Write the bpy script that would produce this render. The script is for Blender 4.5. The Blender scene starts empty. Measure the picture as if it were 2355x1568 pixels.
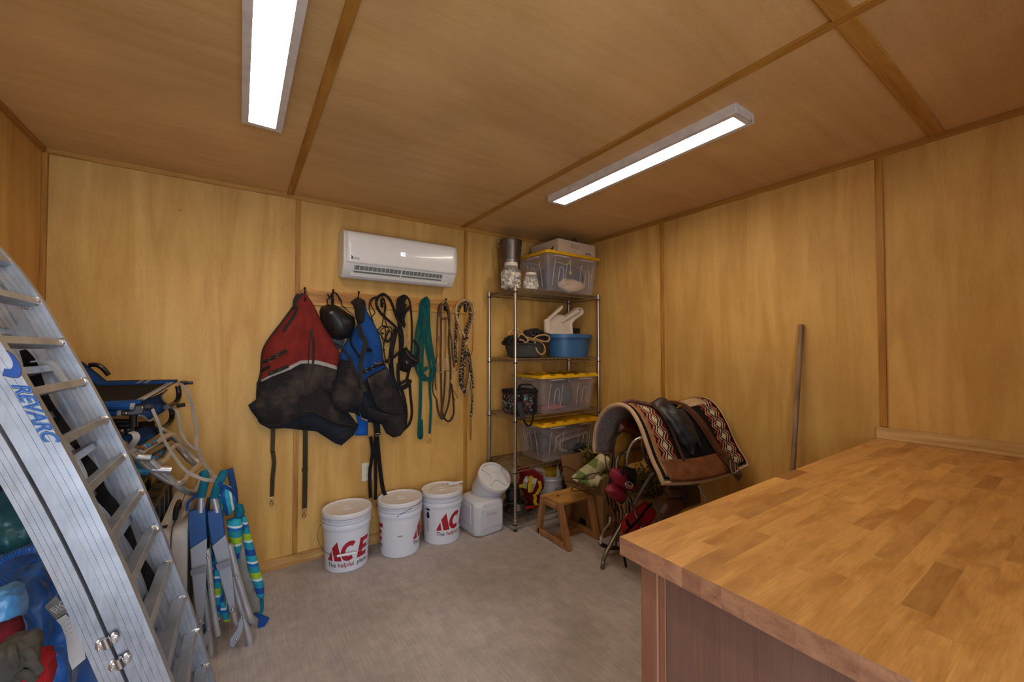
import bpy, bmesh, math, random
from mathutils import Vector as V, Matrix, noise
C = bpy.context; D = bpy.data; SC = C.scene
random.seed(7)
PI = math.pi
COL = SC.collection

# ------------------------------------------------------------------ camera, world, lights, exposure
FPX = 927.84; YAW = math.radians(34.037); PITCH = math.radians(1.2146); CH = 1.39
cam = D.cameras.new('camera'); camo = D.objects.new('camera', cam); COL.objects.link(camo)
cam.sensor_width = 36; cam.lens = 36 * FPX / 2355; cam.clip_start = .02
camo.location = (0, 0, CH); camo.rotation_euler = (PI/2 + PITCH, 0, -YAW)
SC.camera = camo
w = D.worlds.new('world'); SC.world = w; w.use_nodes = True
w.node_tree.nodes['Background'].inputs[0].default_value = (.62, .74, 1, 1)
w.node_tree.nodes['Background'].inputs[1].default_value = .6
SC.view_settings.view_transform = 'Standard'; SC.view_settings.look = 'None'
SC.view_settings.gamma = 1; SC.view_settings.use_curve_mapping = False
SC.view_settings.exposure = 1.08
PANEL_STRENGTH = 15.5
# daylight entering by the open doorway behind the camera
al = D.lights.new('doorway_daylight', 'AREA'); al.shape = 'RECTANGLE'; al.size = 1.3; al.size_y = 1.9
al.energy = 28; al.color = (.72, .84, 1)
alo = D.objects.new('doorway_daylight', al); COL.objects.link(alo)
alo.location = (0.0, -1.35, 1.15); alo.rotation_euler = (math.radians(90), 0, math.radians(-8))

# ------------------------------------------------------------------ rays: a pixel of the survey turned into a point on a real plane
_F = V((math.sin(YAW)*math.cos(PITCH), math.cos(YAW)*math.cos(PITCH), math.sin(PITCH)))
_R = V((math.cos(YAW), -math.sin(YAW), 0)); _U = _R.cross(_F)
O0 = V((0, 0, CH))
def ray(px, py): return _F + _R*((px-1177.5)/FPX) - _U*((py-784)/FPX)
def PX(px, py, x): d = ray(px, py); return O0 + d*(x/d.x)
def PY(px, py, y): d = ray(px, py); return O0 + d*(y/d.y)
def PZ(px, py, z): d = ray(px, py); return O0 + d*((z-CH)/d.z)
def crop(x0, y0, s): return lambda x, y: (x0 + x/s, y0 + y/s)

# ------------------------------------------------------------------ materials
MATS = {}
def nt(name):
    m = D.materials.new(name); m.use_nodes = True
    n = m.node_tree.nodes; l = m.node_tree.links; b = n['Principled BSDF']
    return m, n, l, b
def srgb(c):
    if isinstance(c, str): c = tuple(int(c[i:i+2], 16)/255 for i in (0, 2, 4))
    return tuple((x/12.92 if x <= .04045 else ((x+.055)/1.055)**2.4) for x in c) + (1,)
def mixn(n, l, a, b, f, mode='MIX'):
    x = n.new('ShaderNodeMix'); x.data_type = 'RGBA'; x.blend_type = mode
    for s, v in ((6, a), (7, b), (0, f)):
        if hasattr(v, 'links'): l.new(v, x.inputs[s])
        else: x.inputs[s].default_value = v
    return x.outputs[2]
def ramp(n, l, f, stops):
    r = n.new('ShaderNodeValToRGB'); e = r.color_ramp.elements
    while len(e) < len(stops): e.new(.5)
    for k, (p, c) in enumerate(stops): e[k].position = p; e[k].color = c if len(c) == 4 else tuple(c)+(1,)
    l.new(f, r.inputs[0]); return r.outputs[0]
def coords(n, l, scale=(1, 1, 1), rot=(0, 0, 0), kind='Object', rnd=False):
    t = n.new('ShaderNodeTexCoord'); m = n.new('ShaderNodeMapping')
    m.inputs['Scale'].default_value = scale; m.inputs['Rotation'].default_value = rot
    l.new(t.outputs[kind], m.inputs[0])
    if rnd:
        oi = n.new('ShaderNodeObjectInfo'); mm = n.new('ShaderNodeVectorMath'); mm.operation = 'SCALE'
        cb = n.new('ShaderNodeCombineXYZ')
        for k in range(3): l.new(oi.outputs['Random'], cb.inputs[k])
        l.new(cb.outputs[0], mm.inputs[0]); mm.inputs['Scale'].default_value = 37
        l.new(mm.outputs[0], m.inputs['Location'])
    return m.outputs[0]
def noisen(n, l, vec, scale, detail=4, rough=.5, dist=0):
    x = n.new('ShaderNodeTexNoise'); x.inputs['Scale'].default_value = scale; x.inputs['Detail'].default_value = detail
    x.inputs['Roughness'].default_value = rough; x.inputs['Distortion'].default_value = dist
    l.new(vec, x.inputs['Vector']); return x.outputs['Fac']
def bump(n, l, b, h, strength, dist=.002):
    x = n.new('ShaderNodeBump'); x.inputs['Strength'].default_value = strength; x.inputs['Distance'].default_value = dist
    l.new(h, x.inputs['Height']); l.new(x.outputs[0], b.inputs['Normal'])
def plain(name, col, rough=.5, metal=0, var=.12, vs=18, bmp=0, bs=200, spec=.5, coat=0):
    m, n, l, b = nt(name); c = srgb(col)
    v = coords(n, l); f = noisen(n, l, v, vs, 3)
    d = tuple(x*(1-var) for x in c[:3])+(1,); u = tuple(min(1, x*(1+var)) for x in c[:3])+(1,)
    l.new(ramp(n, l, f, [(.3, d), (.7, u)]), b.inputs['Base Color'])
    b.inputs['Roughness'].default_value = rough; b.inputs['Metallic'].default_value = metal
    b.inputs['Specular IOR Level'].default_value = spec; b.inputs['Coat Weight'].default_value = coat
    if bmp: bump(n, l, b, noisen(n, l, v, bs, 3), bmp)
    MATS[name] = m; return m
def cloth(name, col, dirt=None, amt=.35, rough=.9, wrinkle=0, sheen=0):
    m, n, l, b = nt(name); c = srgb(col); v = coords(n, l)
    d = tuple(x*.72 for x in c[:3])+(1,); u = tuple(min(1, x*1.2) for x in c[:3])+(1,)
    base = ramp(n, l, noisen(n, l, v, 9, 5, .6), [(.3, d), (.7, u)])
    if dirt:
        mk = ramp(n, l, noisen(n, l, v, 4, 4, .6), [(.5, (0, 0, 0, 1)), (.72, (amt, amt, amt, 1))])
        base = mixn(n, l, base, srgb(dirt), mk)
    l.new(base, b.inputs['Base Color']); b.inputs['Roughness'].default_value = rough
    b.inputs['Sheen Weight'].default_value = sheen; b.inputs['Specular IOR Level'].default_value = .25
    wv = noisen(n, l, v, 600, 2)
    if wrinkle:
        a = n.new('ShaderNodeMath'); a.operation = 'MULTIPLY_ADD'
        l.new(noisen(n, l, v, 14, 4, .55, 1.2), a.inputs[0]); a.inputs[1].default_value = wrinkle*8; l.new(wv, a.inputs[2])
        bump(n, l, b, a.outputs[0], .6, .009)
    else: bump(n, l, b, wv, .25, .001)
    MATS[name] = m; return m
def wood(name, light, dark, rough=.45, scale=(1, 14, 14), rnd=True, contrast=(.35, .65), knots=True, spec=.4, vary=.0, cat=0):
    """grain runs along the axis whose scale is smallest"""
    m, n, l, b = nt(name); v = coords(n, l, scale, rnd=rnd)
    f = noisen(n, l, v, 2.2, 6, .6, .6)
    base = ramp(n, l, f, [(contrast[0], srgb(dark)), (contrast[1], srgb(light))])
    fine = noisen(n, l, coords(n, l, tuple(s*6 if s > 3 else s*1.5 for s in scale), rnd=rnd), 6, 2)
    base = mixn(n, l, base, ramp(n, l, fine, [(.3, (.82, .82, .82, 1)), (.7, (1.06, 1.06, 1.06, 1))]), .8, 'MULTIPLY')
    if knots:
        vo = n.new('ShaderNodeTexNoise'); vo.inputs['Scale'].default_value = 5; vo.inputs['Detail'].default_value = 1
        l.new(coords(n, l, tuple(.35*max(1, s*.35) for s in scale), rnd=rnd), vo.inputs['Vector'])
        base = mixn(n, l, base, srgb(dark), ramp(n, l, vo.outputs['Fac'], [(.66, (0, 0, 0, 1)), (.75, (.75, .75, .75, 1))]))
    if vary:
        oi = n.new('ShaderNodeObjectInfo')
        base = mixn(n, l, base, ramp(n, l, oi.outputs['Random'], [(0, (1-vary*1.3, 1-vary*1.6, 1-vary*1.8, 1)), (.10, (1-vary*.35, 1-vary*.45, 1-vary*.5, 1)), (.55, (1, .98, .95, 1)), (1, (1+vary*.5, 1+vary*.5, 1+vary*.4, 1))]), 1.0, 'MULTIPLY')
    l.new(base, b.inputs['Base Color']); b.inputs['Roughness'].default_value = rough
    b.inputs['Specular IOR Level'].default_value = spec
    bump(n, l, b, fine, .12, .0006)
    MATS[name] = m; return m
def plywood(name, light, dark, scale, rough=.55):
    m, n, l, b = nt(name)
    v = coords(n, l, scale, rnd=True)
    f = noisen(n, l, v, 1.3, 7, .62, 1.4)
    base = ramp(n, l, f, [(.28, srgb(dark)), (.72, srgb(light))])
    big = noisen(n, l, coords(n, l, (1, 1, 1), rnd=True), 1.6, 3)
    base = mixn(n, l, base, ramp(n, l, big, [(.35, (.86, .85, .83, 1)), (.65, (1.07, 1.07, 1.06, 1))]), .9, 'MULTIPLY')
    fine = noisen(n, l, coords(n, l, tuple(s*22 for s in scale), rnd=True), 3, 3)
    base = mixn(n, l, base, ramp(n, l, fine, [(.3, (.9, .89, .87, 1)), (.7, (1.05, 1.05, 1.05, 1))]), .8, 'MULTIPLY')
    vo = n.new('ShaderNodeTexVoronoi'); vo.inputs['Scale'].default_value = 3.4
    l.new(coords(n, l, (1, 1, 1), rnd=True), vo.inputs['Vector'])
    base = mixn(n, l, base, srgb('6b4420'), ramp(n, l, vo.outputs['Distance'], [(0, (.7, .7, .7, 1)), (.028, (0, 0, 0, 1))]))
    l.new(base, b.inputs['Base Color']); b.inputs['Roughness'].default_value = rough
    b.inputs['Specular IOR Level'].default_value = .3
    bump(n, l, b, fine, .1, .0008)
    MATS[name] = m; return m
def glassy(name, col, rough=.08, alpha=.3, trans=0):
    """thin clear plastic"""
    m, n, l, b = nt(name)
    tr = n.new('ShaderNodeBsdfTransparent'); tr.inputs[0].default_value = (1, 1, 1, 1)
    mx = n.new('ShaderNodeMixShader'); mx.inputs[0].default_value = alpha
    b.inputs['Base Color'].default_value = srgb(col); b.inputs['Roughness'].default_value = rough
    b.inputs['Coat Weight'].default_value = .3
    v = coords(n, l); bump(n, l, b, noisen(n, l, v, 30, 2), .08, .001)
    l.new(tr.outputs[0], mx.inputs[1]); l.new(b.outputs[0], mx.inputs[2])
    l.new(mx.outputs[0], n['Material Output'].inputs[0])
    MATS[name] = m; return m
def emit(name, col, s):
    m, n, l, b = nt(name); b.inputs['Base Color'].default_value = (.8, .8, .8, 1)
    b.inputs['Emission Color'].default_value = srgb(col); b.inputs['Emission Strength'].default_value = s
    MATS[name] = m; return m
def stripes(name, cols, axis, period, rough=.85, off=0, diag=0, axis2=0):
    m, n, l, b = nt(name); t = n.new('ShaderNodeTexCoord'); sp = n.new('ShaderNodeSeparateXYZ'); l.new(t.outputs['Object'], sp.inputs[0])
    q = n.new('ShaderNodeMath'); q.operation = 'MULTIPLY_ADD'; l.new(sp.outputs[axis2], q.inputs[0]); q.inputs[1].default_value = diag; l.new(sp.outputs[axis], q.inputs[2])
    a = n.new('ShaderNodeMath'); a.operation = 'MULTIPLY_ADD'; l.new(q.outputs[0], a.inputs[0]); a.inputs[1].default_value = 1/period; a.inputs[2].default_value = 50+off
    f = n.new('ShaderNodeMath'); f.operation = 'FRACT'; l.new(a.outputs[0], f.inputs[0])
    r = n.new('ShaderNodeValToRGB'); r.color_ramp.interpolation = 'CONSTANT'; e = r.color_ramp.elements
    while len(e) < len(cols): e.new(.5)
    for k, (p, c) in enumerate(cols): e[k].position = p; e[k].color = srgb(c)
    l.new(f.outputs[0], r.inputs[0]); l.new(r.outputs[0], b.inputs['Base Color']); b.inputs['Roughness'].default_value = rough
    v = coords(n, l); bump(n, l, b, noisen(n, l, v, 20, 3, .5, 1), .3, .004)
    MATS[name] = m; return m

plywood('ply_wall', 'd9ae64', 'bd8c44', (5, 5, .55))
plywood('ply_ceiling', 'dab27a', 'c99f62', (.45, 4.5, 4.5))
wood('batten', 'c48a36', '93601c', .5, (14, 14, 1), contrast=(.3, .7))
wood('batten_x', 'c99445', 'a36f28', .5, (1, 14, 14), contrast=(.3, .7))
wood('batten_y', 'bd8536', '94601c', .5, (14, 1, 14), contrast=(.3, .7))
wood('hook_pine', 'cf9440', '9a6222', .4, (.8, 9, 9), contrast=(.38, .6))
wood('pine_x', 'd0a263', 'a8743a', .45, (.8, 10, 10), contrast=(.35, .6))
wood('pine_y', 'd9b377', 'b08546', .45, (10, .8, 10), contrast=(.35, .6))
wood('stave_wood', 'cf9a54', 'a46c30', .36, (2.2, 9, 9), contrast=(.24, .56), vary=.26, spec=.5)
wood('cab_wood_v', '806052', '6d4d41', .5, (16, 16, .7), contrast=(.25, .8), knots=False)
wood('cab_stile', '9a6d52', '7a4c36', .5, (14, 14, 1), contrast=(.25, .75))
wood('stool_wood', 'b98a58', '91623a', .45, (9, 9, 1.2), contrast=(.3, .7))
wood('stool_top_wood', 'cd9a58', 'a8743a', .45, (1.2, 9, 9), contrast=(.3, .7), knots=False)
wood('end_grain', 'b08262', '7e5440', .5, (14, 7, 14), contrast=(.25, .7), vary=.25)
wood('old_wood', 'a98b69', '6b523a', .7, (20, 20, 1.2), contrast=(.3, .7))
plain('wall_core', 'b89060', .7)

def concrete():
    m, n, l, b = nt('concrete'); v = coords(n, l)
    big = noisen(n, l, v, 1.7, 5, .6, .4)
    base = ramp(n, l, big, [(.3, srgb('9d938e')), (.7, srgb('b9afaa'))])
    mid = noisen(n, l, v, 14, 5, .65)
    base = mixn(n, l, base, ramp(n, l, mid, [(.35, (.86, .86, .86, 1)), (.65, (1.08, 1.07, 1.06, 1))]), .8, 'MULTIPLY')
    br = noisen(n, l, coords(n, l, (120, 4, 1), (0, 0, .5)), 1.6, 3)
    base = mixn(n, l, base, ramp(n, l, br, [(.35, (.86, .85, .85, 1)), (.65, (1.06, 1.06, 1.06, 1))]), .9, 'MULTIPLY')
    vo = n.new('ShaderNodeTexNoise'); vo.inputs['Scale'].default_value = 24; vo.inputs['Detail'].default_value = 2
    l.new(coords(n, l, (1, 2.2, 1), (0, 0, .8)), vo.inputs['Vector'])
    base = mixn(n, l, base, srgb('5d4b40'), ramp(n, l, vo.outputs['Fac'], [(.7, (0, 0, 0, 1)), (.78, (.55, .55, .55, 1))]))
    l.new(base, b.inputs['Base Color']); b.inputs['Roughness'].default_value = .85; b.inputs['Specular IOR Level'].default_value = .25
    a = n.new('ShaderNodeMath'); a.operation = 'ADD'; l.new(br, a.inputs[0]); l.new(mid, a.inputs[1])
    bump(n, l, b, a.outputs[0], .35, .003); MATS['concrete'] = m
concrete()

# ------------------------------------------------------------------ mesh helpers
def fr(d, up=V((0, 0, 1))):
    d = V(d).normalized(); u = V(up)
    if abs(d.dot(u)) > .98: u = V((1, 0, 0))
    a = u.cross(d).normalized(); return a, d.cross(a).normalized(), d
def spl(pts, k=6, closed=False):
    P = [V(p) for p in pts]; n = len(P); out = []
    if n < 3: return P
    rng = n if closed else n-1
    for i in range(rng):
        if closed: a, b, c, d = P[(i-1) % n], P[i], P[(i+1) % n], P[(i+2) % n]
        else: a, b, c, d = P[max(i-1, 0)], P[i], P[i+1], P[min(i+2, n-1)]
        for j in range(k):
            t = j/k
            out.append(.5*((2*b)+(c-a)*t+(2*a-5*b+4*c-d)*t*t+(3*b-a-3*c+d)*t**3))
    if not closed: out.append(P[-1])
    return out
class MB:
    def __init__(s): s.v = []; s.f = []
    def add(s, vs, fs):
        o = len(s.v); s.v += [V(x) for x in vs]; s.f += [tuple(o+i for i in f) for f in fs]; return s
    def box(s, c, d, R=None):
        x, y, z = d[0]/2, d[1]/2, d[2]/2; c = V(c)
        vs = [V((i*x, j*y, k*z)) for i in (-1, 1) for j in (-1, 1) for k in (-1, 1)]
        if R is not None: vs = [R @ q for q in vs]
        return s.add([c+q for q in vs], [(0, 1, 3, 2), (4, 6, 7, 5), (0, 4, 5, 1), (2, 3, 7, 6), (0, 2, 6, 4), (1, 5, 7, 3)])
    def b2(s, a, b):
        a = V(a); b = V(b); return s.box((a+b)/2, [abs(b[i]-a[i]) for i in range(3)])
    def bar(s, p, q, wd, th, up=(0, 0, 1)):
        p = V(p); q = V(q); a, b, d = fr(q-p, up); L = (q-p).length
        R = Matrix((a, b, d)).transposed(); return s.box((p+q)/2, (wd, th, L), R)
    def tube(s, pts, r, n=8, closed=False, cap=True):
        P = [V(p) for p in pts]; N = len(P); vs = []; prev = None
        rs = r if isinstance(r, (list, tuple)) else [r]*N
        for i in range(N):
            if closed: d = P[(i+1) % N]-P[i-1]
            else: d = P[min(i+1, N-1)]-P[max(i-1, 0)]
            if d.length < 1e-9: d = V((0, 0, 1))
            d.normalize()
            if prev is None: a, b, _ = fr(d)
            else:
                a = prev - d*prev.dot(d)
                a = a.normalized() if a.length > 1e-6 else fr(d)[0]
                b = d.cross(a)
            prev = a
            for j in range(n):
                t = 2*PI*j/n; vs.append(P[i]+(a*math.cos(t)+b*math.sin(t))*rs[i])
        fs = []
        for i in range(N if closed else N-1):
            k = (i+1) % N
            for j in range(n): fs.append((i*n+j, i*n+(j+1) % n, k*n+(j+1) % n, k*n+j))
        if cap and not closed: fs += [tuple(range(n))[::-1], tuple((N-1)*n+j for j in range(n))]
        return s.add(vs, fs)
    def cyl(s, p, q, r, n=16, r2=None):
        return s.tube([p, q], [r, r if r2 is None else r2], n)
    def lathe(s, prof, c=(0, 0, 0), n=32, M=None, sx=1, sy=1, expo=None):
        c = V(c); vs = []
        for (r, z) in prof:
            for j in range(n):
                t = 2*PI*j/n; cx, cy = math.cos(t), math.sin(t)
                if expo:
                    k = (abs(cx)**expo+abs(cy)**expo)**(-1/expo); cx *= k; cy *= k
                q = V((r*cx*sx, r*cy*sy, z))
                vs.append((M @ q if M is not None else q)+c)
        fs = [(i*n+j, i*n+(j+1) % n, (i+1)*n+(j+1) % n, (i+1)*n+j) for i in range(len(prof)-1) for j in range(n)]
        if prof[0][0] > 1e-6: fs.append(tuple(range(n))[::-1])
        if prof[-1][0] > 1e-6: fs.append(tuple((len(prof)-1)*n+j for j in range(n)))
        return s.add(vs, fs)
    def ribbon(s, pts, wd, th, wdir):
        P = [V(p) for p in pts]; N = len(P); vs = []
        for i in range(N):
            d = (P[min(i+1, N-1)]-P[max(i-1, 0)]).normalized()
            W = V(wdir[i] if isinstance(wdir, list) else wdir); W = W-d*W.dot(d)
            W = W.normalized() if W.length > 1e-5 else fr(d)[0]
            ww = wd[i] if isinstance(wd, (list, tuple)) else wd
            nn = d.cross(W)
            for a, b in ((-1, -1), (1, -1), (1, 1), (-1, 1)): vs.append(P[i]+W*a*ww/2+nn*b*th/2)
        fs = [(i*4+j, i*4+(j+1) % 4, i*4+4+(j+1) % 4, i*4+4+j) for i in range(N-1) for j in range(4)]
        fs += [(3, 2, 1, 0), tuple((N-1)*4+j for j in range(4))]
        return s.add(vs, fs)
    def prism(s, poly, o, u, v, t):
        """polygon in (u,v) pushed from o by t along u x v"""
        o = V(o); u = V(u); v = V(v); nn = u.cross(v).normalized(); k = len(poly)
        A = [o+u*p[0]+v*p[1] for p in poly]; B = [q+nn*t for q in A]
        fs = [tuple(range(k))[::-1], tuple(range(k, 2*k))]+[(i, (i+1) % k, k+(i+1) % k, k+i) for i in range(k)]
        return s.add(A+B, fs)
    def sweep(s, pts, ns, bs, sec):
        """section [(n,b)] carried along pts with per-point axes"""
        k = len(sec); vs = []
        for p, a, b in zip(pts, ns, bs): vs += [V(p)+V(a)*q[0]+V(b)*q[1] for q in sec]
        N = len(pts)
        fs = [(i*k+j, i*k+(j+1) % k, (i+1)*k+(j+1) % k, (i+1)*k+j) for i in range(N-1) for j in range(k)]
        fs += [tuple(range(k))[::-1], tuple((N-1)*k+j for j in range(k))]
        return s.add(vs, fs)
    def grid(s, rows, closed=False):
        n = len(rows[0]); vs = [q for r in rows for q in r]
        fs = [(i*n+j, i*n+(j+1) % n, (i+1)*n+(j+1) % n, (i+1)*n+j) for i in range(len(rows)-1) for j in range(n if closed else n-1)]
        return s.add(vs, fs)
    def ball(s, c, r, n=12, m=8, R=None, sc=(1, 1, 1), amp=0, seed=0, fq=3):
        c = V(c); rows = []
        for i in range(m+1):
            ph = PI*i/m; row = []
            for j in range(n):
                t = 2*PI*j/n; q = V((math.sin(ph)*math.cos(t), math.sin(ph)*math.sin(t), math.cos(ph)))
                k = 1+amp*noise.noise(q*fq+V((seed, seed, seed)))
                q = V((q.x*sc[0], q.y*sc[1], q.z*sc[2]))*r*k
                if R is not None: q = R @ q
                row.append(c+q)
            rows.append(row)
        return s.grid(rows, True)

INV = {}; TF = {}
def empty_root(o, loc, rotz=0):
    M = Matrix.Translation(V(loc)) @ Matrix.Rotation(rotz, 4, 'Z'); INV[o.name] = M.inverted(); TF[o.name] = M
    o.location = loc; o.rotation_euler = (0, 0, rotz)
def build(mb, name, mat, parent=None, bevel=0, smooth=True, loc=None, ang=35, seg=2, solid=0, stuff=False, label=None, subd=0):
    me = D.meshes.new(name); o = D.objects.new(name, me); COL.objects.link(o)
    if parent is not None:
        o.parent = parent; inv = INV[parent.name]; INV[o.name] = inv
    elif loc is not None: empty_root(o, loc); inv = INV[o.name]
    else: INV[o.name] = Matrix(); inv = INV[o.name]
    me.from_pydata([inv @ q for q in mb.v], [], mb.f); me.update()
    bm = bmesh.new(); bm.from_mesh(me); bmesh.ops.remove_doubles(bm, verts=bm.verts, dist=1e-6)
    bmesh.ops.recalc_face_normals(bm, faces=bm.faces); bm.to_mesh(me); bm.free()
    if smooth:
        for p in me.polygons: p.use_smooth = True
        me.set_sharp_from_angle(angle=math.radians(ang))
    m = MATS[mat] if isinstance(mat, str) else mat
    me.materials.append(m)
    if solid:
        k = o.modifiers.new('solid', 'SOLIDIFY'); k.thickness = solid; k.offset = 0
    if subd:
        k = o.modifiers.new('sub', 'SUBSURF'); k.levels = subd; k.render_levels = subd
    if bevel:
        k = o.modifiers.new('bevel', 'BEVEL'); k.width = bevel; k.segments = seg; k.limit_method = 'ANGLE'; k.angle_limit = math.radians(40)
        k.harden_normals = False
    if stuff: o['kind'] = 'stuff'
    if label: o['label'] = label
    return o
def tag(o, label, cat, group=None):
    o['label'] = label; o['category'] = cat
    if group: o['group'] = group
    return o
def thing(name, label, cat, loc, rotz=0, group=None):
    o = D.objects.new(name, None); COL.objects.link(o); o.empty_display_size = .05; empty_root(o, loc, rotz)
    return tag(o, label, cat, group)
def struct(name, mb, mat, parent=None, **k):
    o = build(mb, name, mat, parent, **k)
    if parent is None: o['kind'] = 'structure'
    return o
def copy_tree(o, parent=None):
    c = o.copy(); COL.objects.link(c)
    if parent is not None: c.parent = parent
    for ch in [x for x in D.objects if x.parent == o and x != c]: copy_tree(ch, c)
    return c

def inpoly(x, y, P):
    c = False; j = len(P)-1
    for i in range(len(P)):
        if (P[i][1] > y) != (P[j][1] > y) and x < (P[j][0]-P[i][0])*(y-P[i][1])/(P[j][1]-P[i][1])+P[i][0]: c = not c
        j = i
    return c
def edist(x, y, P):
    b = 1e9; j = len(P)-1
    for i in range(len(P)):
        ax, ay = P[j]; bx, by = P[i]; dx, dy = bx-ax, by-ay; L = dx*dx+dy*dy or 1e-12
        t = max(0, min(1, ((x-ax)*dx+(y-ay)*dy)/L)); d = math.hypot(x-ax-t*dx, y-ay-t*dy)
        if d < b: b = d
        j = i
    return b
def relief(poly, o, u, v, f, step=.02, back=0.0, edge=.0):
    """cut polygon (u,v metres) into cells, push the front out by f(a,b,edge distance) along u x v, close it at the back"""
    o = V(o); u = V(u).normalized(); v = V(v).normalized(); nn = u.cross(v)
    bm = bmesh.new(); bm.faces.new([bm.verts.new((p[0], p[1], 0)) for p in poly])
    xs = [p[0] for p in poly]; ys = [p[1] for p in poly]
    for ax, lo, hi in ((0, min(xs), max(xs)), (1, min(ys), max(ys))):
        t = lo+step*.5
        while t < hi:
            co = [0, 0, 0]; co[ax] = t; no = [0, 0, 0]; no[ax] = 1
            bmesh.ops.bisect_plane(bm, geom=bm.verts[:]+bm.edges[:]+bm.faces[:], dist=1e-7, plane_co=co, plane_no=no); t += step
    bm.verts.index_update(); mb = MB(); base = []
    bvs = set(v_ for e in bm.edges if len(e.link_faces) == 1 for v_ in e.verts)
    front = []; backv = []
    for q in bm.verts:
        d = 0 if q in bvs else edist(q.co.x, q.co.y, poly)
        h = f(q.co.x, q.co.y, d)
        front.append(o+u*q.co.x+v*q.co.y+nn*h); backv.append(o+u*q.co.x+v*q.co.y-nn*(back if q not in bvs or back else 0))
    n = len(front); fs = [tuple(x.index for x in fc.verts) for fc in bm.faces]
    ff = list(fs)+[tuple(n+i for i in reversed(g)) for g in fs]
    for e in bm.edges:
        if len(e.link_faces) == 1:
            a, b = e.verts[0].index, e.verts[1].index; ff.append((a, b, n+b, n+a))
    bm.free(); mb.add(front+backv, ff); return mb

def text_mb(s, size, wrap=None, steps=0, shear=0, cutstep=.008, ext=0, bold=0):
    """lettering as real flat mesh; wrap((x,y)) gives its 3-D place"""
    cu = D.curves.new('t', 'FONT'); cu.body = s; cu.size = size; cu.shear = shear; cu.offset = bold; cu.resolution_u = 3
    ob = D.objects.new('t', cu); COL.objects.link(ob); C.view_layer.update()
    me = D.meshes.new_from_object(ob.evaluated_get(C.evaluated_depsgraph_get()))
    bm = bmesh.new(); bm.from_mesh(me); D.objects.remove(ob); D.meshes.remove(me); D.curves.remove(cu)
    return cut_wrap(bm, wrap, cutstep)
def cut_wrap(bm, wrap, cutstep):
    xs = [q.co.x for q in bm.verts]; t = min(xs)+cutstep
    while t < max(xs):
        bmesh.ops.bisect_plane(bm, geom=bm.verts[:]+bm.edges[:]+bm.faces[:], dist=1e-7, plane_co=(t, 0, 0), plane_no=(1, 0, 0)); t += cutstep
    bm.verts.index_update(); mb = MB(); mb.add([wrap(q.co.x, q.co.y) for q in bm.verts], [tuple(x.index for x in fc.verts) for fc in bm.faces])
    bm.free(); return mb
def poly_mb(polys, wrap, cutstep=.008):
    bm = bmesh.new()
    for p in polys: bm.faces.new([bm.verts.new((a, b, 0)) for a, b in p])
    return cut_wrap(bm, wrap, cutstep)
# ------------------------------------------------------------------ room
H = 2.405; YB = 2.983; XR = 2.714; XL = -.828; YF = -.95
b1, b2x, r1, r2 = .312, 1.548, 1.931, .646; cx0, cx1, cy1 = .262, 1.516, .434
struct('floor', MB().b2((XL-.1, YF-1.2, -.12), (XR+.1, YB+.1, 0)), 'concrete', smooth=False)
ce = struct('ceiling', MB().b2((XL-.1, YF-.1, H+.012), (XR+.1, YB+.1, H+.12)), 'wall_core', smooth=False)
for (xa, xb) in ((XL, cx0), (cx0, cx1), (cx1, XR)):
    for (ya, yb) in ((YF, cy1), (cy1, YB)):
        build(MB().b2((xa+.002, ya+.002, H), (xb-.002, yb-.002, H+.012)), 'panel', 'ply_ceiling', ce, smooth=False)
wb = struct('wall_back', MB().b2((XL-.1, YB+.012, 0), (XR+.1, YB+.12, H+.012)), 'wall_core', smooth=False)
for xa, xb in ((XL, b1), (b1, b2x), (b2x, XR)): build(MB().b2((xa+.002, YB, 0), (xb-.002, YB+.012, H)), 'panel', 'ply_wall', wb, smooth=False)
wr = struct('wall_right', MB().b2((XR+.012, YF-.1, 0), (XR+.12, YB+.012, H+.012)), 'wall_core', smooth=False)
for ya, yb in ((YF, r2), (r2, r1), (r1, YB)): build(MB().b2((XR, ya+.002, 0), (XR+.012, yb-.002, H)), 'panel', 'ply_wall', wr, smooth=False)
wl = struct('wall_left', MB().b2((XL-.12, YF-.1, 0), (XL-.012, YB+.012, H+.012)), 'wall_core', smooth=False)
for ya, yb in ((YF, .55), (.55, 1.77), (1.77, YB)): build(MB().b2((XL-.012, ya+.002, 0), (XL, yb-.002, H)), 'panel', 'ply_wall', wl, smooth=False)
wf = struct('wall_front', MB().b2((XL, YF-.012, 0), (-.6, YF-.1, H)).b2((.62, YF-.012, 0), (XR, YF-.1, H)).b2((-.6, YF-.012, 2.06), (.62, YF-.1, H)), 'wall_core', smooth=False)
for xa, xb, za in ((XL, -.6, 0), (-.6, .62, 2.06), (.62, 1.6, 0), (1.6, XR, 0)):
    build(MB().b2((xa+.001, YF-.012, za), (xb-.001, YF, H)), 'panel', 'ply_wall', wf, smooth=False)
ti = [0]
def trim(a, b, mat):
    ti[0] += 1
    return struct('trim_%d' % ti[0], MB().b2(a, b), mat, bevel=.002)
hw = .0145; t = .009
for x in (b1, b2x): trim((x-hw, YB-t, .07), (x+hw, YB, H-.028), 'batten')
for y in (r1, r2): trim((XR-t, y-hw, .07 if y > 1 else 1.0), (XR, y+hw, H-.028), 'batten')
trim((XL, YB-.02, .07), (XL+.02, YB, H-.02), 'batten')
trim((XR-.02, YB-.02, .07), (XR, YB, H-.02), 'batten')
trim((XL+.012, YB-.012, H-.028), (XR-.012, YB, H), 'batten_x')
trim((XR-.012, YF, H-.03), (XR, YB, H), 'batten_y')
trim((XL, YF, H-.03), (XL+.012, YB, H), 'batten_y')
trim((cx0-.018, YF, H-t), (cx0+.018, YB-.013, H), 'batten_y')
trim((cx1-.018, YF, H-t), (cx1+.018, YB-.013, H), 'batten_y')
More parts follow.
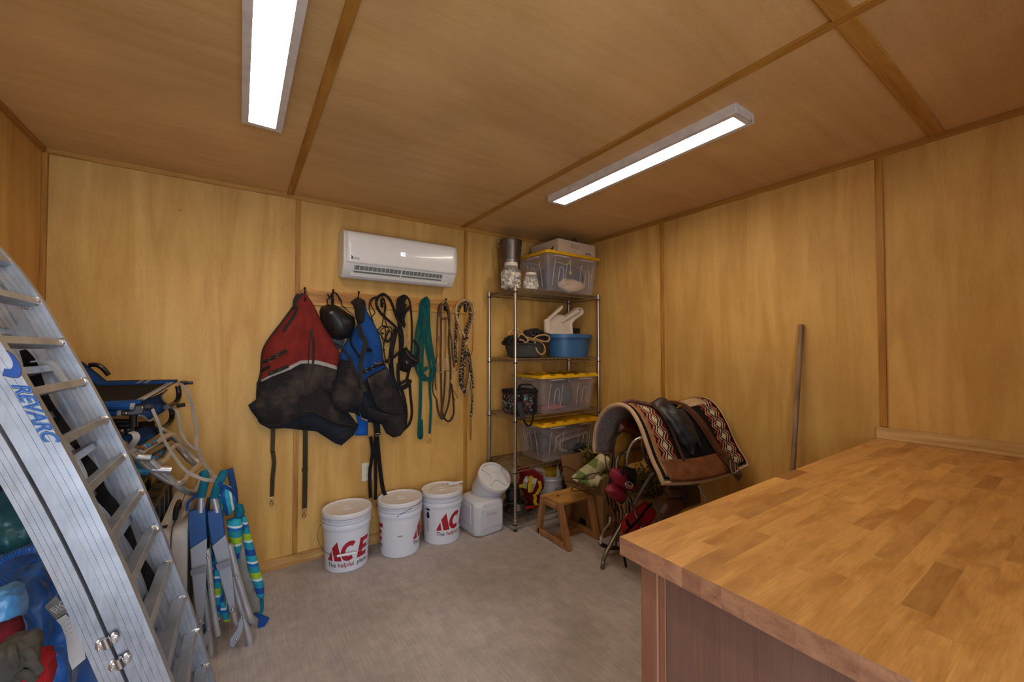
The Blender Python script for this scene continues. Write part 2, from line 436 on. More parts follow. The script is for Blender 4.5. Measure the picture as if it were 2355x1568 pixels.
for xa, xb in ((XL+.013, cx0-.018), (cx0+.018, cx1-.018), (cx1+.018, XR-.013)):
    trim((xa, cy1-.026, H-t), (xb, cy1+.026, H), 'batten_x')
struct('baseboard_back', MB().b2((XL+.02, YB-.016, 0), (XR-.02, YB, .068)), 'pine_x', bevel=.002)
struct('baseboard_right', MB().b2((XR-.016, .7, 0), (XR, YB-.02, .068)), 'pine_y', bevel=.002)
struct('baseboard_left', MB().b2((XL, YF, 0), (XL+.016, YB-.02, .068)), 'pine_y', bevel=.002)

# ------------------------------------------------------------------ ceiling lights
plain('lamp_frame', 'cfc6bd', .5); plain('lamp_gap', '2a2622', .8)
emit('lamp_glow', 'fff0dc', PANEL_STRENGTH)
def lamp(x0, x1, y0, y1, label):
    r = thing('ceiling_light', label, 'light', ((x0+x1)/2, (y0+y1)/2, H), group='long LED panels on the ceiling')
    zb = H-.042; f = .026
    m = MB().b2((x0, y0, zb), (x0+f, y1, H)).b2((x1-f, y0, zb), (x1, y1, H)).b2((x0+f, y0, zb), (x1-f, y0+f, H)).b2((x0+f, y1-f, zb), (x1-f, y1, H))
    build(m, 'frame', 'lamp_frame', r, bevel=.0015)
    build(MB().b2((x0+f, y0+f, zb+.004), (x1-f, y1-f, zb+.012)), 'diffuser', 'lamp_glow', r, smooth=False)
lamp(-.005, .148, .90, 2.07, 'long white LED panel above the hanging horse gear, left one')
lamp(1.675, 1.828, .84, 2.06, 'long white LED panel nearer the wire shelf, right one')

# ------------------------------------------------------------------ workbench
ZB = .94
X0, Y1 = .764, .668
wt = thing('worktop', 'thick butcher block worktop of pale wooden staves', 'worktop', (X0, Y1, ZB-.042))
rnd = random.Random(3)
ys = [Y1]; k = 0
first = []
while ys[-1] > YF+.25:
    ys.append(ys[-1]-(first[k] if k < len(first) else .0412)); k += 1
for i in range(len(ys)-1):
    x = X0; 
    while x < XR-.001:
        L = rnd.uniform(.16, .48) if x > X0 else rnd.uniform(.10, .4)
        xe = x+L
        if xe > XR-.12: xe = XR-.001
        so = build(MB().b2((x+.00002, ys[i+1]+.00002, ZB-.042), (xe-.00002, ys[i]-.00002, ZB-rnd.uniform(0, .0003))), 'stave', 'stave_wood', wt, smooth=False)
        if x == X0:
            so.data.materials.append(MATS['end_grain'])
            for pf in so.data.polygons:
                if pf.normal.x < -.9: pf.material_index = 1
        x = xe
build(MB().b2((XR-.022, ys[-1], ZB), (XR-.002, Y1+.004, ZB+.058)), 'backsplash', 'pine_y', wt, bevel=.002)
yb_ = ys[-1]+.03
cab = thing('cabinet', 'reddish brown wooden cabinet carrying the butcher block worktop', 'cabinet', (X0+.045, Y1-.03, 0))
cx = X0+.042; cyb = Y1-.028; zt = ZB-.043
build(MB().b2((cx+.012, yb_, .0), (XR-.02, cyb-.012, zt)), 'body', 'cab_wood_v', cab, bevel=.001)
build(MB().b2((cx, cyb-.045, 0), (cx+.04, cyb, zt)), 'stile', 'cab_stile', cab, bevel=.0015)
build(MB().b2((cx+.006, cyb-.062, 0), (cx+.02, cyb-.045, zt)), 'stile', 'cab_stile', cab, bevel=.001)
build(MB().b2((cx+.009, yb_, .0), (cx+.013, cyb-.063, zt)), 'side_panel', 'cab_wood_v', cab)
build(MB().b2((cx+.042, cyb-.012, .0), (XR-.02, cyb-.004, zt)), 'back_panel', 'cab_wood_v', cab)

# ------------------------------------------------------------------ air conditioner
plain('white_plastic', 'e4dfd8', .25, var=.02, coat=.3); plain('white_plastic_dull', 'd9d4cc', .4, var=.02)
plain('dark_fin', '6f7571', .6); plain('ink', '23201e', .6)
ac = thing('air_conditioner', 'white wall mounted split air conditioner showing 82', 'air conditioner', (.96, YB, 1.88))
xa, xb = .556, 1.367
prof = [(YB, 1.892), (2.87, 1.87), (2.845, 1.879), (2.7885, 1.957), (2.786, 1.965), (2.786, 2.14), (2.80, 2.172), (2.83, 2.188), (YB, 2.19)]
build(MB().prism([(p[0], p[1]) for p in prof], (xa, 0, 0), (0, 1, 0), (0, 0, 1), xb-xa), 'housing', 'white_plastic_dull', ac, bevel=.008, seg=3, ang=50)
rows = []
for i in range(13):
    t_ = i/12; z = 1.963+(2.183-1.963)*t_
    y = 2.779 - .010*math.sin(PI*min(1, t_*1.02)) + (max(0, t_-.82)/.18)**2*.03
    rows.append([V((xa+.016+(xb-xa-.02)*j/24, y, z)) for j in range(25)])
m = MB().grid(rows); back = [[q+V((0, .01, 0)) for q in r] for r in rows]
build(m, 'front_panel', 'white_plastic', ac, solid=.006, ang=60)
# outlet: opening in the sloping underside
def acp(u, s_, h=0):   # u along x, s_ 0..1 down the slope, h out of it
    a = V((0, 2.7885, 1.957)); b = V((0, 2.845, 1.879)); n_ = V((0, -.81, -.58))
    q = a.lerp(b, s_)+n_*h; return V((xa+u, q.y, q.z))
def acbox(u0, u1, s0, s1, h0, h1): 
    vs = [acp(u, s_, h) for u in (u0, u1) for s_ in (s0, s1) for h in (h0, h1)]
    return vs, [(0, 1, 3, 2), (4, 6, 7, 5), (0, 4, 5, 1), (2, 3, 7, 6), (0, 2, 6, 4), (1, 5, 7, 3)]
build(MB().add(*acbox(.07, .70, .08, .62, .0005, .0025)), 'outlet_grille', 'dark_fin', ac, smooth=False)
m = MB()
for k in range(22): m.add(*acbox(.074+.0287*k, .0765+.0287*k, .08, .5, .002, .006))
build(m, 'vane', 'white_plastic_dull', ac, smooth=False, stuff=True)
build(MB().add(*acbox(.07, .70, .40, .47, .003, .008)), 'vane_bar', 'white_plastic_dull', ac, smooth=False)
build(MB().add(*acbox(.384, .392, .06, .62, .002, .009)), 'divider', 'white_plastic_dull', ac, smooth=False)
build(MB().add(*acbox(.05, .755, .64, .9, .003, .009)), 'louver', 'white_plastic_dull', ac, bevel=.002)
build(MB().add(*acbox(.705, .75, .08, .6, .001, .004)), 'outlet_blank', 'white_plastic_dull', ac, bevel=.001)
emit('display_glow', 'dfe6ff', 1.3)
fy = 2.7635
q = PY(922, 588, fy)
build(text_mb('82', .036, lambda x, y: V((q.x+x*.95, fy+.0005, q.z+y))), 'display', 'display_glow', ac, smooth=False)
q2 = PY(812, 594, 2.7636)
build(text_mb('comfee', .017, lambda x, y: V((q2.x+x, 2.7638, q2.z+y))) if False else text_mb('coPrep', .015, lambda x, y: V((q2.x+x, 2.7636, q2.z+y))), 'logo_lettering', 'ink', ac, smooth=False)
build(MB().prism([(-.012, -.002), (-.002, -.004), (-.005, .004), (.002, .008), (-.008, .02), (-.012, .02), (-.009, .01)], (q2.x, 2.7638, q2.z), (1, 0, 0), (0, 0, 1), .0006), 'logo_mark', 'ink', ac, smooth=False)

# outlet plate
plain('ivory', 'd8cfb4', .4, var=.02)
q = PY(832, 1065, YB); r_ = PY(856, 1107, YB)
po = thing('wall_outlet', 'ivory double power outlet low on the back wall behind dangling straps', 'outlet', (q.x+.035, YB, .46))
build(MB().b2((q.x, YB-.006, q.z-.128), (q.x+.074, YB, q.z)), 'cover_plate', 'ivory', po, bevel=.002)
for k in (0, 1):
    zc = q.z-.04-.046*k
    o_ = build(MB().b2((q.x+.020, YB-.009, zc-.018), (q.x+.054, YB-.005, zc+.018)), 'socket', 'ivory', po, bevel=.004)
    build(MB().b2((q.x+.028, YB-.0095, zc-.002), (q.x+.031, YB-.0088, zc+.009)).b2((q.x+.042, YB-.0095, zc-.002), (q.x+.045, YB-.0088, zc+.009)).b2((q.x+.035, YB-.0095, zc-.012), (q.x+.039, YB-.0088, zc-.008)), 'slot', 'ink', o_, smooth=False)
# ------------------------------------------------------------------ wire shelf unit
plain('chrome', 'b9b4ac', .28, 1.0, .05, bmp=.05)
plain('wire_chrome', 'a89f92', .35, .9, .1)
plain('black_rubber', '1b1a19', .6)
SX0, SX1, SY0, SY1 = 1.764, 2.668, 2.566, 2.958
sh = thing('wire_shelf', 'tall chrome wire shelf unit with five levels in the corner', 'shelf', ((SX0+SX1)/2, (SY0+SY1)/2, 0))
SZ = (1.868, 1.318, .867, .475, .085)
for x in (SX0, SX1):
    for y in (SY0, SY1):
        po_ = build(MB().cyl((x, y, .018), (x, y, 1.885), .0125, 14), 'post', 'chrome', sh)
        m = MB()
        for k in range(72): m.lathe([(.0124, 0), (.0127, .0006), (.0124, .0012)], (x, y, .04+k*.0254), 12)
        build(m, 'post_groove', 'lamp_gap', po_, stuff=True)
        build(MB().lathe([(.011, 0), (.015, .002), (.013, .02)], (x, y, 0), 12), 'foot', 'black_rubber', po_)
        for z in SZ:
            build(MB().lathe([(.0135, 0), (.018, .002), (.0175, .035), (.0135, .038)], (x, y, z-.03), 14), 'collar', 'chrome', sh)
            build(MB().lathe([(.0135, 0), (.0175, 0), (.0175, .005), (.0135, .006)], (x, y, z-.036), 14), 'clip_ring', 'black_rubber', sh)
for z in SZ:
    fr_ = MB(); a = .012
    for zz in (z, z-.026):
        for p, q in (((SX0+a, SY0), (SX1-a, SY0)), ((SX0+a, SY1), (SX1-a, SY1)), ((SX0, SY0+a), (SX0, SY1-a)), ((SX1, SY0+a), (SX1, SY1-a))):
            fr_.cyl((*p, zz), (*q, zz), .0032, 6)
    sf = build(fr_, 'shelf_frame', 'wire_chrome', sh)
    tr = MB()
    def zig(p, q, n):
        p = V(p); q = V(q); pts = [p.lerp(q, i/n)+V((0, 0, 0 if i % 2 else -.026)) for i in range(n+1)]
        for u_, v_ in zip(pts, pts[1:]): tr.cyl(u_, v_, .0018, 5)
    zig((SX0+a, SY0, z), (SX1-a, SY0, z), 42); zig((SX0+a, SY1, z), (SX1-a, SY1, z), 42)
    zig((SX0, SY0+a, z), (SX0, SY1-a, z), 18); zig((SX1, SY0+a, z), (SX1, SY1-a, z), 18)
    build(tr, 'truss_wire', 'wire_chrome', sf, stuff=True)
    dk = MB()
    n_ = 36
    for i in range(n_): x = SX0+.02+(SX1-SX0-.04)*i/(n_-1); dk.cyl((x, SY0, z+.003), (x, SY1, z+.003), .0016, 5)
    for f_ in (.33, .67): dk.cyl((SX0, SY0+(SY1-SY0)*f_, z-.001), (SX1, SY0+(SY1-SY0)*f_, z-.001), .0025, 5)
    build(dk, 'deck_wire', 'wire_chrome', sf, stuff=True)
ST = [z+.005 for z in SZ]

# ------------------------------------------------------------------ lidded totes
glassy('clear_plastic', 'cfc6c8', .2, .22); glassy('jar_plastic', 'e2ded8', .05, .16); glassy('tote_rib', 'e0d6d2', .2, .45)
plain('yellow_lid', 'd9a514', .35, var=.04)
def rrect(hx, hy, r, n=5):
    out = []
    for cx_, cy_, a0 in ((hx-r, hy-r, 0), (-hx+r, hy-r, 90), (-hx+r, -hy+r, 180), (hx-r, -hy+r, 270)):
        for k in range(n+1):
            a_ = math.radians(a0+90*k/n); out.append((cx_+r*math.cos(a_), cy_+r*math.sin(a_)))
    return out
def tote(name, label, corner, rotz, LX, LY, z0, h, group):
    """corner = front left lid corner"""
    ca, sa = math.cos(rotz), math.sin(rotz); U = V((ca, sa, 0)); W = V((-sa, ca, 0))
    cen = V((corner[0], corner[1], 0))+U*LX/2+W*LY/2; cen.z = z0
    r = thing(name, label, 'storage box', cen, rotz, group)
    def w3(a, b, z): return cen+U*a+W*b+V((0, 0, z))
    body = MB(); top = rrect(LX/2-.022, LY/2-.022, .035); bot = rrect(LX/2-.055, LY/2-.055, .03)
    rows = []
    for t_ in (0, .5, 1): rows.append([w3(bot[i][0]*(1-t_)+top[i][0]*t_, bot[i][1]*(1-t_)+top[i][1]*t_, .003+t_*(h-.02)) for i in range(len(top))])
    rows.insert(0, [w3(p[0], p[1], .0) for p in bot]); body.grid(rows, True); nb = len(bot)
    body.f.append(tuple(range(nb)))
    build(body, 'body', 'clear_plastic', r, ang=60)
    rib = MB()
    hx, hy = LX/2, LY/2
    def side(axis, s, a, zz, out=.002):  # a along, zz height fraction 0..1
        ins = .055-.033*zz/h
        return w3(a, s*(hy-ins+out), zz) if axis == 0 else w3(s*(hx-ins+out), a, zz)
    for axis, s, n_ in ((0, -1, 2), (0, 1, 2), (1, -1, 1), (1, 1, 1)):
        ext = hx if axis == 0 else hy
        for k in range(n_):
            c_ = (k-(n_-1)/2)*ext*.95; wv = .075 if axis == 0 else .09
            build(MB().tube([side(axis, s, c_-wv, .04), side(axis, s, c_-wv*.9, h*.55), side(axis, s, c_-wv*.75, h*.78)], .0022, 5), 'molded_rib', 'tote_rib', r)
            build(MB().tube([side(axis, s, c_-wv*.2, .07), side(axis, s, c_-wv*.05, h*.6), side(axis, s, c_+wv*.3, h*.66), side(axis, s, c_+wv*.55, h*.55), side(axis, s, c_+wv*.5, .08), side(axis, s, c_+wv*.8, .05), side(axis, s, c_+wv, h*.75)], .0022, 5), 'molded_rib', 'tote_rib', r)
    for axis, s, n_ in ((0, -1, 2), (1, -1, 1), (0, 1, 2), (1, 1, 1)):
        ext = hx if axis == 0 else hy
        for k in range(n_):
            c_ = (k-(n_-1)/2)*ext*.95; q0 = side(axis, s, c_-.07, h-.035, .004); q1 = side(axis, s, c_+.07, h-.035, .004)
            build(MB().bar(q0, q1, .03, .01, (0, 0, 1)), 'latch_tab', 'tote_rib', r)
    # lid
    lid = MB(); o1 = rrect(hx, hy, .04); i1 = rrect(hx-.018, hy-.018, .03); i2 = rrect(hx-.05, hy-.05, .02)
    rows = [[w3(p[0], p[1], h-.022) for p in o1], [w3(p[0], p[1], h-.002) for p in o1], [w3(p[0]*.995, p[1]*.995, h) for p in o1],
            [w3(p[0], p[1], h) for p in i1], [w3(p[0], p[1], h-.012) for p in i2]]
    lid.grid(rows, True); nb = len(o1); lid.f.append(tuple(4*nb+i for i in range(nb)))
    rows2 = [[w3(p[0], p[1], h-.022) for p in o1], [w3(p[0], p[1], h-.022) for p in i1], [w3(p[0], p[1], h-.018) for p in i2]]
    o_ = len(lid.v); lid.grid(rows2, True); lid.f.append(tuple(o_+2*nb+i for i in range(nb))[::-1])
    ld = build(lid, 'lid', 'yellow_lid', r, ang=40)
    for k in range(5):
        a_ = -hx*.8+hx*1.6*k/4
        for s in (-1, 1): build(MB().box(w3(a_, s*(hy-.03), h+.003), (.065, .03, .012), Matrix.Rotation(rotz, 3, 'Z')), 'lid_rib', 'yellow_lid', ld, bevel=.002)
    return r, w3
GT = 'clear totes with yellow lids'
c1 = PZ(1252, 577, 2.185); e1 = PZ(1380, 600, 2.185)
T1, w1 = tote('storage_tote', 'clear tote with yellow lid on the top shelf, white carton on it', (2.03, 2.50), math.radians(1.5), .64, .42, ST[0], 2.195-ST[0], GT)
T2, w2 = tote('storage_tote', 'clear tote with yellow lid on the middle shelf beside the floral bag', (1.985, 2.512), math.radians(1), .66, .43, ST[2], 1.178-ST[2], GT)
T3, w3_ = tote('storage_tote', 'clear tote with yellow lid on the fourth level, bedding inside', (2.0, 2.52), math.radians(1), .66, .43, ST[3], .788-ST[3], GT)
cloth('grey_stuff', '3c4148', rough=.95, wrinkle=.3); cloth('pale_cloth', 'cdb79e', wrinkle=.2); cloth('pink_stuff', 'a4525a', wrinkle=.2)
cloth('fleece_dark', '41434b', wrinkle=.3); cloth('fleece_edge', 'b59c8a', wrinkle=.2)
plain('neon', 'a9a83a', .5)
def lump(name, label, cat, c, sc, mat, amp=.25, seed=1, rot=None, n=24, m=16, group=None, fq=2.5, subd=1):
    o_ = build(MB().ball((0, 0, 0), 1, n, m, rot, sc, amp, seed, fq), name, mat, None, loc=None, subd=subd)
    o_.location = c; return tag(o_, label, cat, group)
lump('folded_blanket', 'dark grey folded blanket filling the top tote', 'blanket', (2.36, 2.71, ST[0]+.15), (.24, .13, .12), 'grey_stuff', .2, 3)
lump('towel', 'pale towel lying in the front of the top tote', 'towel', (2.36, 2.575, ST[0]+.065), (.15, .04, .055), 'pale_cloth', .2, 5)
q = w1(-.02, -.16, .19)
tg = build(MB().tube(spl([q+V((-.12, .02, .06)), q+V((-.03, .01, .05)), q+V((0, 0, .09)), q+V((.0, 0, 0)), q+V((.002, 0, -.04))]), .004, 6).ball(q+V((0, 0, -.02)), .013, 8, 6), 'drawstring', 'neon', None, loc=tuple(q))
tag(tg, 'yellow green drawstring with toggle inside the top tote', 'cord')
lump('dark_helmet', 'dark rounded gear in the middle shelf tote', 'gear', (2.33, 2.68, ST[2]+.13), (.11, .09, .12), 'grey_stuff', .35, 8)
lump('red_fabric', 'reddish fabric lying flat in the middle shelf tote', 'fabric', (2.2, 2.66, ST[2]+.03), (.13, .09, .022), 'pink_stuff', .3, 9)
lump('stuffed_bedding', 'dark bedding on the left in the fourth level tote', 'bedding', (2.13, 2.72, ST[3]+.12), (.075, .12, .09), 'grey_stuff', .3, 12)
for k in range(2):
    y_ = 2.62+k*.06
    pts = [V((2.32, y_, ST[3]+.05)), V((2.255, y_, ST[3]+.07)), V((2.24, y_, ST[3]+.11)), V((2.27, y_, ST[3]+.14)), V((2.45, y_, ST[3]+.165)), V((2.57, y_, ST[3]+.175))]
    s_ = build(MB().ribbon(spl([p+V((0, 0, k*.03)) for p in pts]), .05, .014, (0, 1, 0)), 'fleece_pad', 'fleece_edge', None, loc=(2.42, y_, ST[3]+.03))
    tag(s_, ['pale edged fleece pad curled nearer the front of the fourth level tote', 'pale edged fleece pad curled behind in the fourth level tote'][k], 'pad')
lump('fleece_bedding', 'dark fleece body of bedding right in the fourth level tote', 'bedding', (2.44, 2.66, ST[3]+.075), (.14, .11, .065), 'fleece_dark', .2, 14)

# carton on top tote
plain('white_card', 'bfa890', .7, var=.04); plain('brown_card', '8f6a42', .8, var=.1, vs=6); plain('card_dark', '3a2a1c', .9)
zt = 2.195
cA = V((2.17, 2.53, zt)); Ub = V((math.cos(.03), math.sin(.03), 0)); Wb = V((-math.sin(.03), math.cos(.03), 0))
cw, cd, chh = .44, .36, .115
cb = thing('carton', 'white cardboard carton on the yellow lidded top tote', 'box', tuple(cA+Ub*cw/2+Wb*cd/2), .03)
Rb = Matrix.Rotation(.03, 3, 'Z')
def cbx(a, b, c_, d, mat, name, bev=.001, par=cb): return build(MB().box(cA+Ub*a[0]+Wb*a[1]+V((0, 0, a[2])), b, Rb), name, mat, par, bevel=bev)
th = .004
for nm, ce_, sz in (('front_panel', (cw/2, th/2, chh/2), (cw, th, chh)), ('back_panel', (cw/2, cd-th/2, chh/2), (cw, th, chh)), ('side_panel', (th/2, cd/2, chh/2), (th, cd-2*th, chh)), ('side_panel', (cw-th/2, cd/2, chh/2), (th, cd-2*th, chh)), ('base', (cw/2, cd/2, th/2), (cw-2*th, cd-2*th, th))):
    cbx(ce_, sz, 0, 0, 'white_card', nm)
cbx((cw*.43, -.0008, chh*.62), (.085, .002, .026), 0, 0, 'brown_card', 'hand_hole', .0009)
cbx((cw*.43, -.0014, chh*.62), (.075, .002, .018), 0, 0, 'white_card', 'hand_flap', .0009)
def lay(org, u, n_, off=.0012):
    u = V(u); n_ = V(n_); v = n_.cross(u)
    return lambda x, y: org+u*x+v*y+n_*off
fw = lay(cA, Ub, -Wb)
m = MB()
for k in range(14):
    x_ = .315+k*.005; m.add([fw(x_, .02), fw(x_+.0015+.0018*(k*7 % 3 == 0), .02), fw(x_+.0015+.0018*(k*7 % 3 == 0), .038), fw(x_, .038)], [(0, 1, 2, 3)])
build(m, 'barcode', 'ink', cb, smooth=False)
for k in range(3):
    build(text_mb(['LOT 24', 'QTY 12', 'NET WT'][k] if False else ['8 1 4', '2 6 0', '7 1'][k], .009, lambda x, y, k=k: fw(.18+x, .036-k*.01+y)), 'print_line', 'ink', cb, smooth=False)
lw = lay(cA+Wb*.34, -Wb, -Ub)
build(MB().add([lw(x, y) for x, y in ((.17, .012), (.19, .03), (.22, .026), (.235, .045), (.26, .05), (.29, .07), (.275, .04), (.285, .02), (.25, .012))], [(0, 1, 2, 3, 4, 5, 6, 7, 8)]), 'printed_mark', 'ink', cb, smooth=False)
q = cA+Ub*.3+Wb*.1+V((0, 0, .10))
tag(build(MB().tube(spl([q+V((-.14, .0, -.08)), q+V((-.04, 0, .01)), q+V((-.02, 0, .07)), q+V((.0, 0, .075)), q+V((.03, .0, .015)), q+V((.07, .02, .03)), q+V((.11, .02, .0)), q+V((.12, .03, -.085))]), .005, 6), 'cable', 'ink', None, loc=tuple(q)), 'black cable looping out of the white carton', 'cable')

# galvanised bucket, jars
plain('galv', '77706a', .38, .9, .2, 8)
q = PY(1171, 556, 2.83)
gb = thing('metal_bucket', 'small galvanised metal bucket behind the jars on the top shelf', 'bucket', (1.892, 2.83, ST[0]))
hB = 2.31-ST[0]-.001; rB = .101
build(MB().lathe([(rB*.66, 0), (rB*.68, .002), (rB*.82, hB*.42), (rB*.84, hB*.425), (rB*.83, hB*.44), (rB*.88, hB*.62), (rB*.9, hB*.625), (rB*.89, hB*.64), (rB*.98, hB-.01), (rB*1.02, hB-.006), (rB*1.02, hB), (rB*.97, hB), (rB*.96, hB-.012), (rB*.64, .006)], (1.892, 2.83, ST[0]), 40), 'body', 'galv', gb)
for s in (-1, 1):
    build(MB().tube(spl([V((1.892+s*rB*.96, 2.83, ST[0]+hB-.075)), V((1.892+s*rB*1.18, 2.83, ST[0]+hB-.06)), V((1.892+s*rB*1.15, 2.83, ST[0]+hB-.03)), V((1.892+s*rB*1.2, 2.83, ST[0]+hB-.008)), V((1.892+s*rB*1.03, 2.83, ST[0]+hB-.02))]), .0035, 6), 'handle_ear', 'galv', gb)
plain('pvc', 'd9cdb9', .4, var=.04); plain('white_lid', 'd9cbb8', .4, var=.03)
def jar(label, x, y, r, h, lr, nf, fill, glabel, seed):
    j = thing('plastic_jar', label, 'jar', (x, y, ST[0]))
    build(MB().lathe([(r*.9, 0), (r, .008), (r, h*.6), (r*.97, h*.68), (lr*.98, h*.84), (lr*.96, h*.88)], (x, y, ST[0]), 32), 'body', 'jar_plastic', j)
    build(MB().lathe([(lr*.96, h*.86), (lr*1.04, h*.86), (lr*1.04, h*.875), (lr, h*.885), (lr, h*.98), (lr*.95, h), (0, h)], (x, y, ST[0]), 40), 'lid', 'white_lid', j, ang=50)
    rr = random.Random(seed)
    proto = None; placed = []
    for k in range(nf):
        for tr_ in range(400):
            a_ = rr.uniform(0, 2*PI); q_ = (r-.021)*math.sqrt(rr.random()); 
            if rr.random() < .75: q_ = r-.021
            zz = .016+rr.random()*(h*fill-.02)
            p_ = V((x+q_*math.cos(a_), y+q_*math.sin(a_), ST[0]+zz))
            if all((p_-s_).length > .0235 for s_ in placed): break
        else: break
        placed.append(p_)
        if proto is None:
            m_ = MB(); rO, rI, hh = .0145, .0105, .017
            m_.lathe([(rI, -hh), (rO*.98, -hh), (rO, -hh+.002), (rO, hh-.002), (rO*.98, hh), (rI, hh)], (0, 0, 0), 14); nn = 14
            m_.f = [f for f in m_.f if len(f) == 4]; m_.grid([[V((rI*math.cos(2*PI*i/nn), rI*math.sin(2*PI*i/nn), s_)) for i in range(nn)] for s_ in (-hh, hh)], True)
            o_ = build(m_, 'pipe_fitting', 'pvc'); proto = o_
            tag(o_, glabel, 'fitting', 'white pipe fittings in the '+('large' if r > .07 else 'small')+' jar')
        else: o_ = proto.copy(); COL.objects.link(o_)
        o_.location = p_; o_.rotation_euler = (rr.uniform(0, PI), rr.uniform(0, PI), rr.uniform(0, PI))
jar('large clear jar with white lid, standing left on the top shelf', 1.80, 2.68, .082, .212, .055, 46, .66, 'short white pipe fitting inside the large lidded jar', 5)
jar('small clear jar with white lid, right of the larger jar', 1.975, 2.65, .066, .145, .047, 32, .66, 'short white pipe fitting inside the small lidded jar', 6)

# second level
plain('blue_tub', '2f5f8c', .4, var=.05, vs=5); plain('rubber_pan', '3b3a36', .8, var=.25, vs=20); plain('scoop_plastic', 'cfc0ac', .35, var=.03)
bx, by = 2.46, 2.735; z1 = ST[1]; hb = .20
bt = build(MB().lathe([(.205, 0), (.21, .003), (.232, hb-.035), (.262, hb-.033), (.265, hb-.004), (.262, hb), (.235, hb), (.230, hb-.008), (.203, .008), (0, .008)], (bx, by, z1), 56, sx=.93, sy=.70), 'oval_tub', 'blue_tub', None, loc=(bx, by, z1))
tag(bt, 'blue oval plastic tub on the second shelf', 'tub')
rx, ry = 1.975, 2.735
rp = build(MB().lathe([(.125, 0), (.15, .01), (.178, .105), (.19, .108), (.19, .118), (.172, .118), (.168, .1), (.12, .012), (0, .012)], (rx, ry, z1), 44, sx=.98, sy=.82), 'rubber_pan', 'rubber_pan', None, loc=(rx, ry, z1))
tag(rp, 'worn black rubber feed pan under the netting', 'pan')
# scoop: pan with grid floor, handle, side arm
K = crop(1080, 520, 4.9)
yS = 2.72
def on(K_, pts, y): return [PY(*K_(a, b), y) for a, b in pts]
def flat(pts): 
    return [(p.x, p.z) for p in pts]
sc = thing('plastic_scoop', 'white plastic scoop with a long handle standing in the blue tub', 'scoop', (2.35, yS, z1+.1))
body = flat(on(K, [(868, 1215), (858, 1120), (880, 1040), (940, 995), (1020, 1000), (1060, 1010), (1130, 965), (1190, 915), (1235, 920), (1262, 960), (1255, 990), (1215, 1020), (1165, 1055), (1130, 1100), (1140, 1215)], yS))
build(relief(body, (0, yS, 0), (1, 0, 0), (0, 0, 1), lambda a, b, d: .012+.018*math.exp(-d/.006) if d > 0 else .03, .012, .012), 'pan', 'scoop_plastic', sc, ang=50)
arm = flat(on(K, [(820, 1200), (815, 1060), (850, 1040), (985, 915), (1010, 895), (1016, 925), (990, 955), (900, 1030), (868, 1060), (868, 1215)], yS))
build(MB().prism(arm, (0, yS-.02, 0), (1, 0, 0), (0, 0, 1), .03), 'side_arm', 'scoop_plastic', sc, bevel=.004)
m = MB()
for cx_, cy_ in ((1100, 1050), (1150, 1005), (1200, 962)): m.ball(PY(*K(cx_, cy_), yS-.02), .001)
build(MB().tube([PY(*K(1040, 1080), yS-.02), PY(*K(1120, 1020), yS-.022), PY(*K(1235, 945), yS-.02)], [.006, .018, .022], 12), 'handle', 'scoop_plastic', sc)
build(MB().cyl(PY(*K(1238, 944), yS-.038), PY(*K(1243, 942), yS-.043), .007, 10), 'hang_hole', 'ink', sc)
for i in range(2):
    for j in range(3):
        c_ = PY(*K(925+62*j, 1105+68*i), yS-.012); build(MB().box(c_, (.018, .008, .012)), 'molded_cell', 'scoop_plastic', sc, bevel=.002)
tag(build(MB().b2(tuple(PY(*K(1130, 1200), 2.85)), tuple(PY(*K(1318, 1155), 2.87))), 'black_tray', 'ink', None, loc=tuple(PY(*K(1220, 1200), 2.86)), bevel=.003), 'flat black tray edge standing behind in the blue tub', 'tray')

# netting: tangled black cord, stuff
rr = random.Random(11)
def tangle(c, sc_, n_, r_, seed, pts=14, f=1.0):
    rr = random.Random(seed); m_ = MB(); c = V(c)
    for k in range(n_):
        d = V((rr.gauss(0, 1), rr.gauss(0, 1), rr.gauss(0, 1))).normalized(); pp = []
        e = V((rr.gauss(0, 1), rr.gauss(0, 1), rr.gauss(0, 1))).normalized()
        for i in range(pts):
            d = (d+e*.55+V((rr.gauss(0, .25), rr.gauss(0, .25), rr.gauss(0, .25)))).normalized(); e = (e-d*.5).normalized()
            q_ = V((d.x*sc_[0], d.y*sc_[1], max(-.25, d.z)*sc_[2]))*(.8+.2*rr.random()); pp.append(c+q_)
        m_.tube(spl(pp, 3), r_, 5)
    return m_
m = tangle((1.93, 2.735, z1+.125), (.175, .11, .07), 40, .0034, 21); m2 = tangle((2.07, 2.735, z1+.15), (.125, .10, .10), 45, .0034, 22)
m.add(m2.v, m2.f); m3 = MB().ball((2.0, 2.735, z1+.12), 1, 14, 10, None, (.15, .1, .07), .2); m.add(m3.v, m3.f)
hn = build(m, 'hay_net', 'black_rubber', None, loc=(rx, ry, z1+.1)); tag(hn, 'heap of black knotted hay netting over the rubber pan', 'net'); hn['kind'] = 'stuff'
cloth('tan_rope', 'b08a58', rough=.9)
pts = [PY(*K(a, b), 2.60) for a, b in ((430, 1215), (480, 1175), (540, 1165), (590, 1200), (640, 1260), (700, 1285), (790, 1300), (840, 1350), (850, 1410), (815, 1445), (770, 1420), (735, 1340), (740, 1300))]
m = MB().tube(spl(pts, 6), .0065, 8)
m.tube(spl([PY(*K(a, b), 2.59) for a, b in ((700, 1285), (760, 1240), (840, 1225), (895, 1245), (890, 1290), (840, 1300), (760, 1275), (690, 1265), (640, 1250))], 6), .0065, 8)
m.tube(spl([PY(*K(a, b), 2.585) for a, b in ((545, 1255), (560, 1225), (600, 1220), (660, 1285), (625, 1310), (600, 1285), (560, 1280))], 6), .0065, 8)
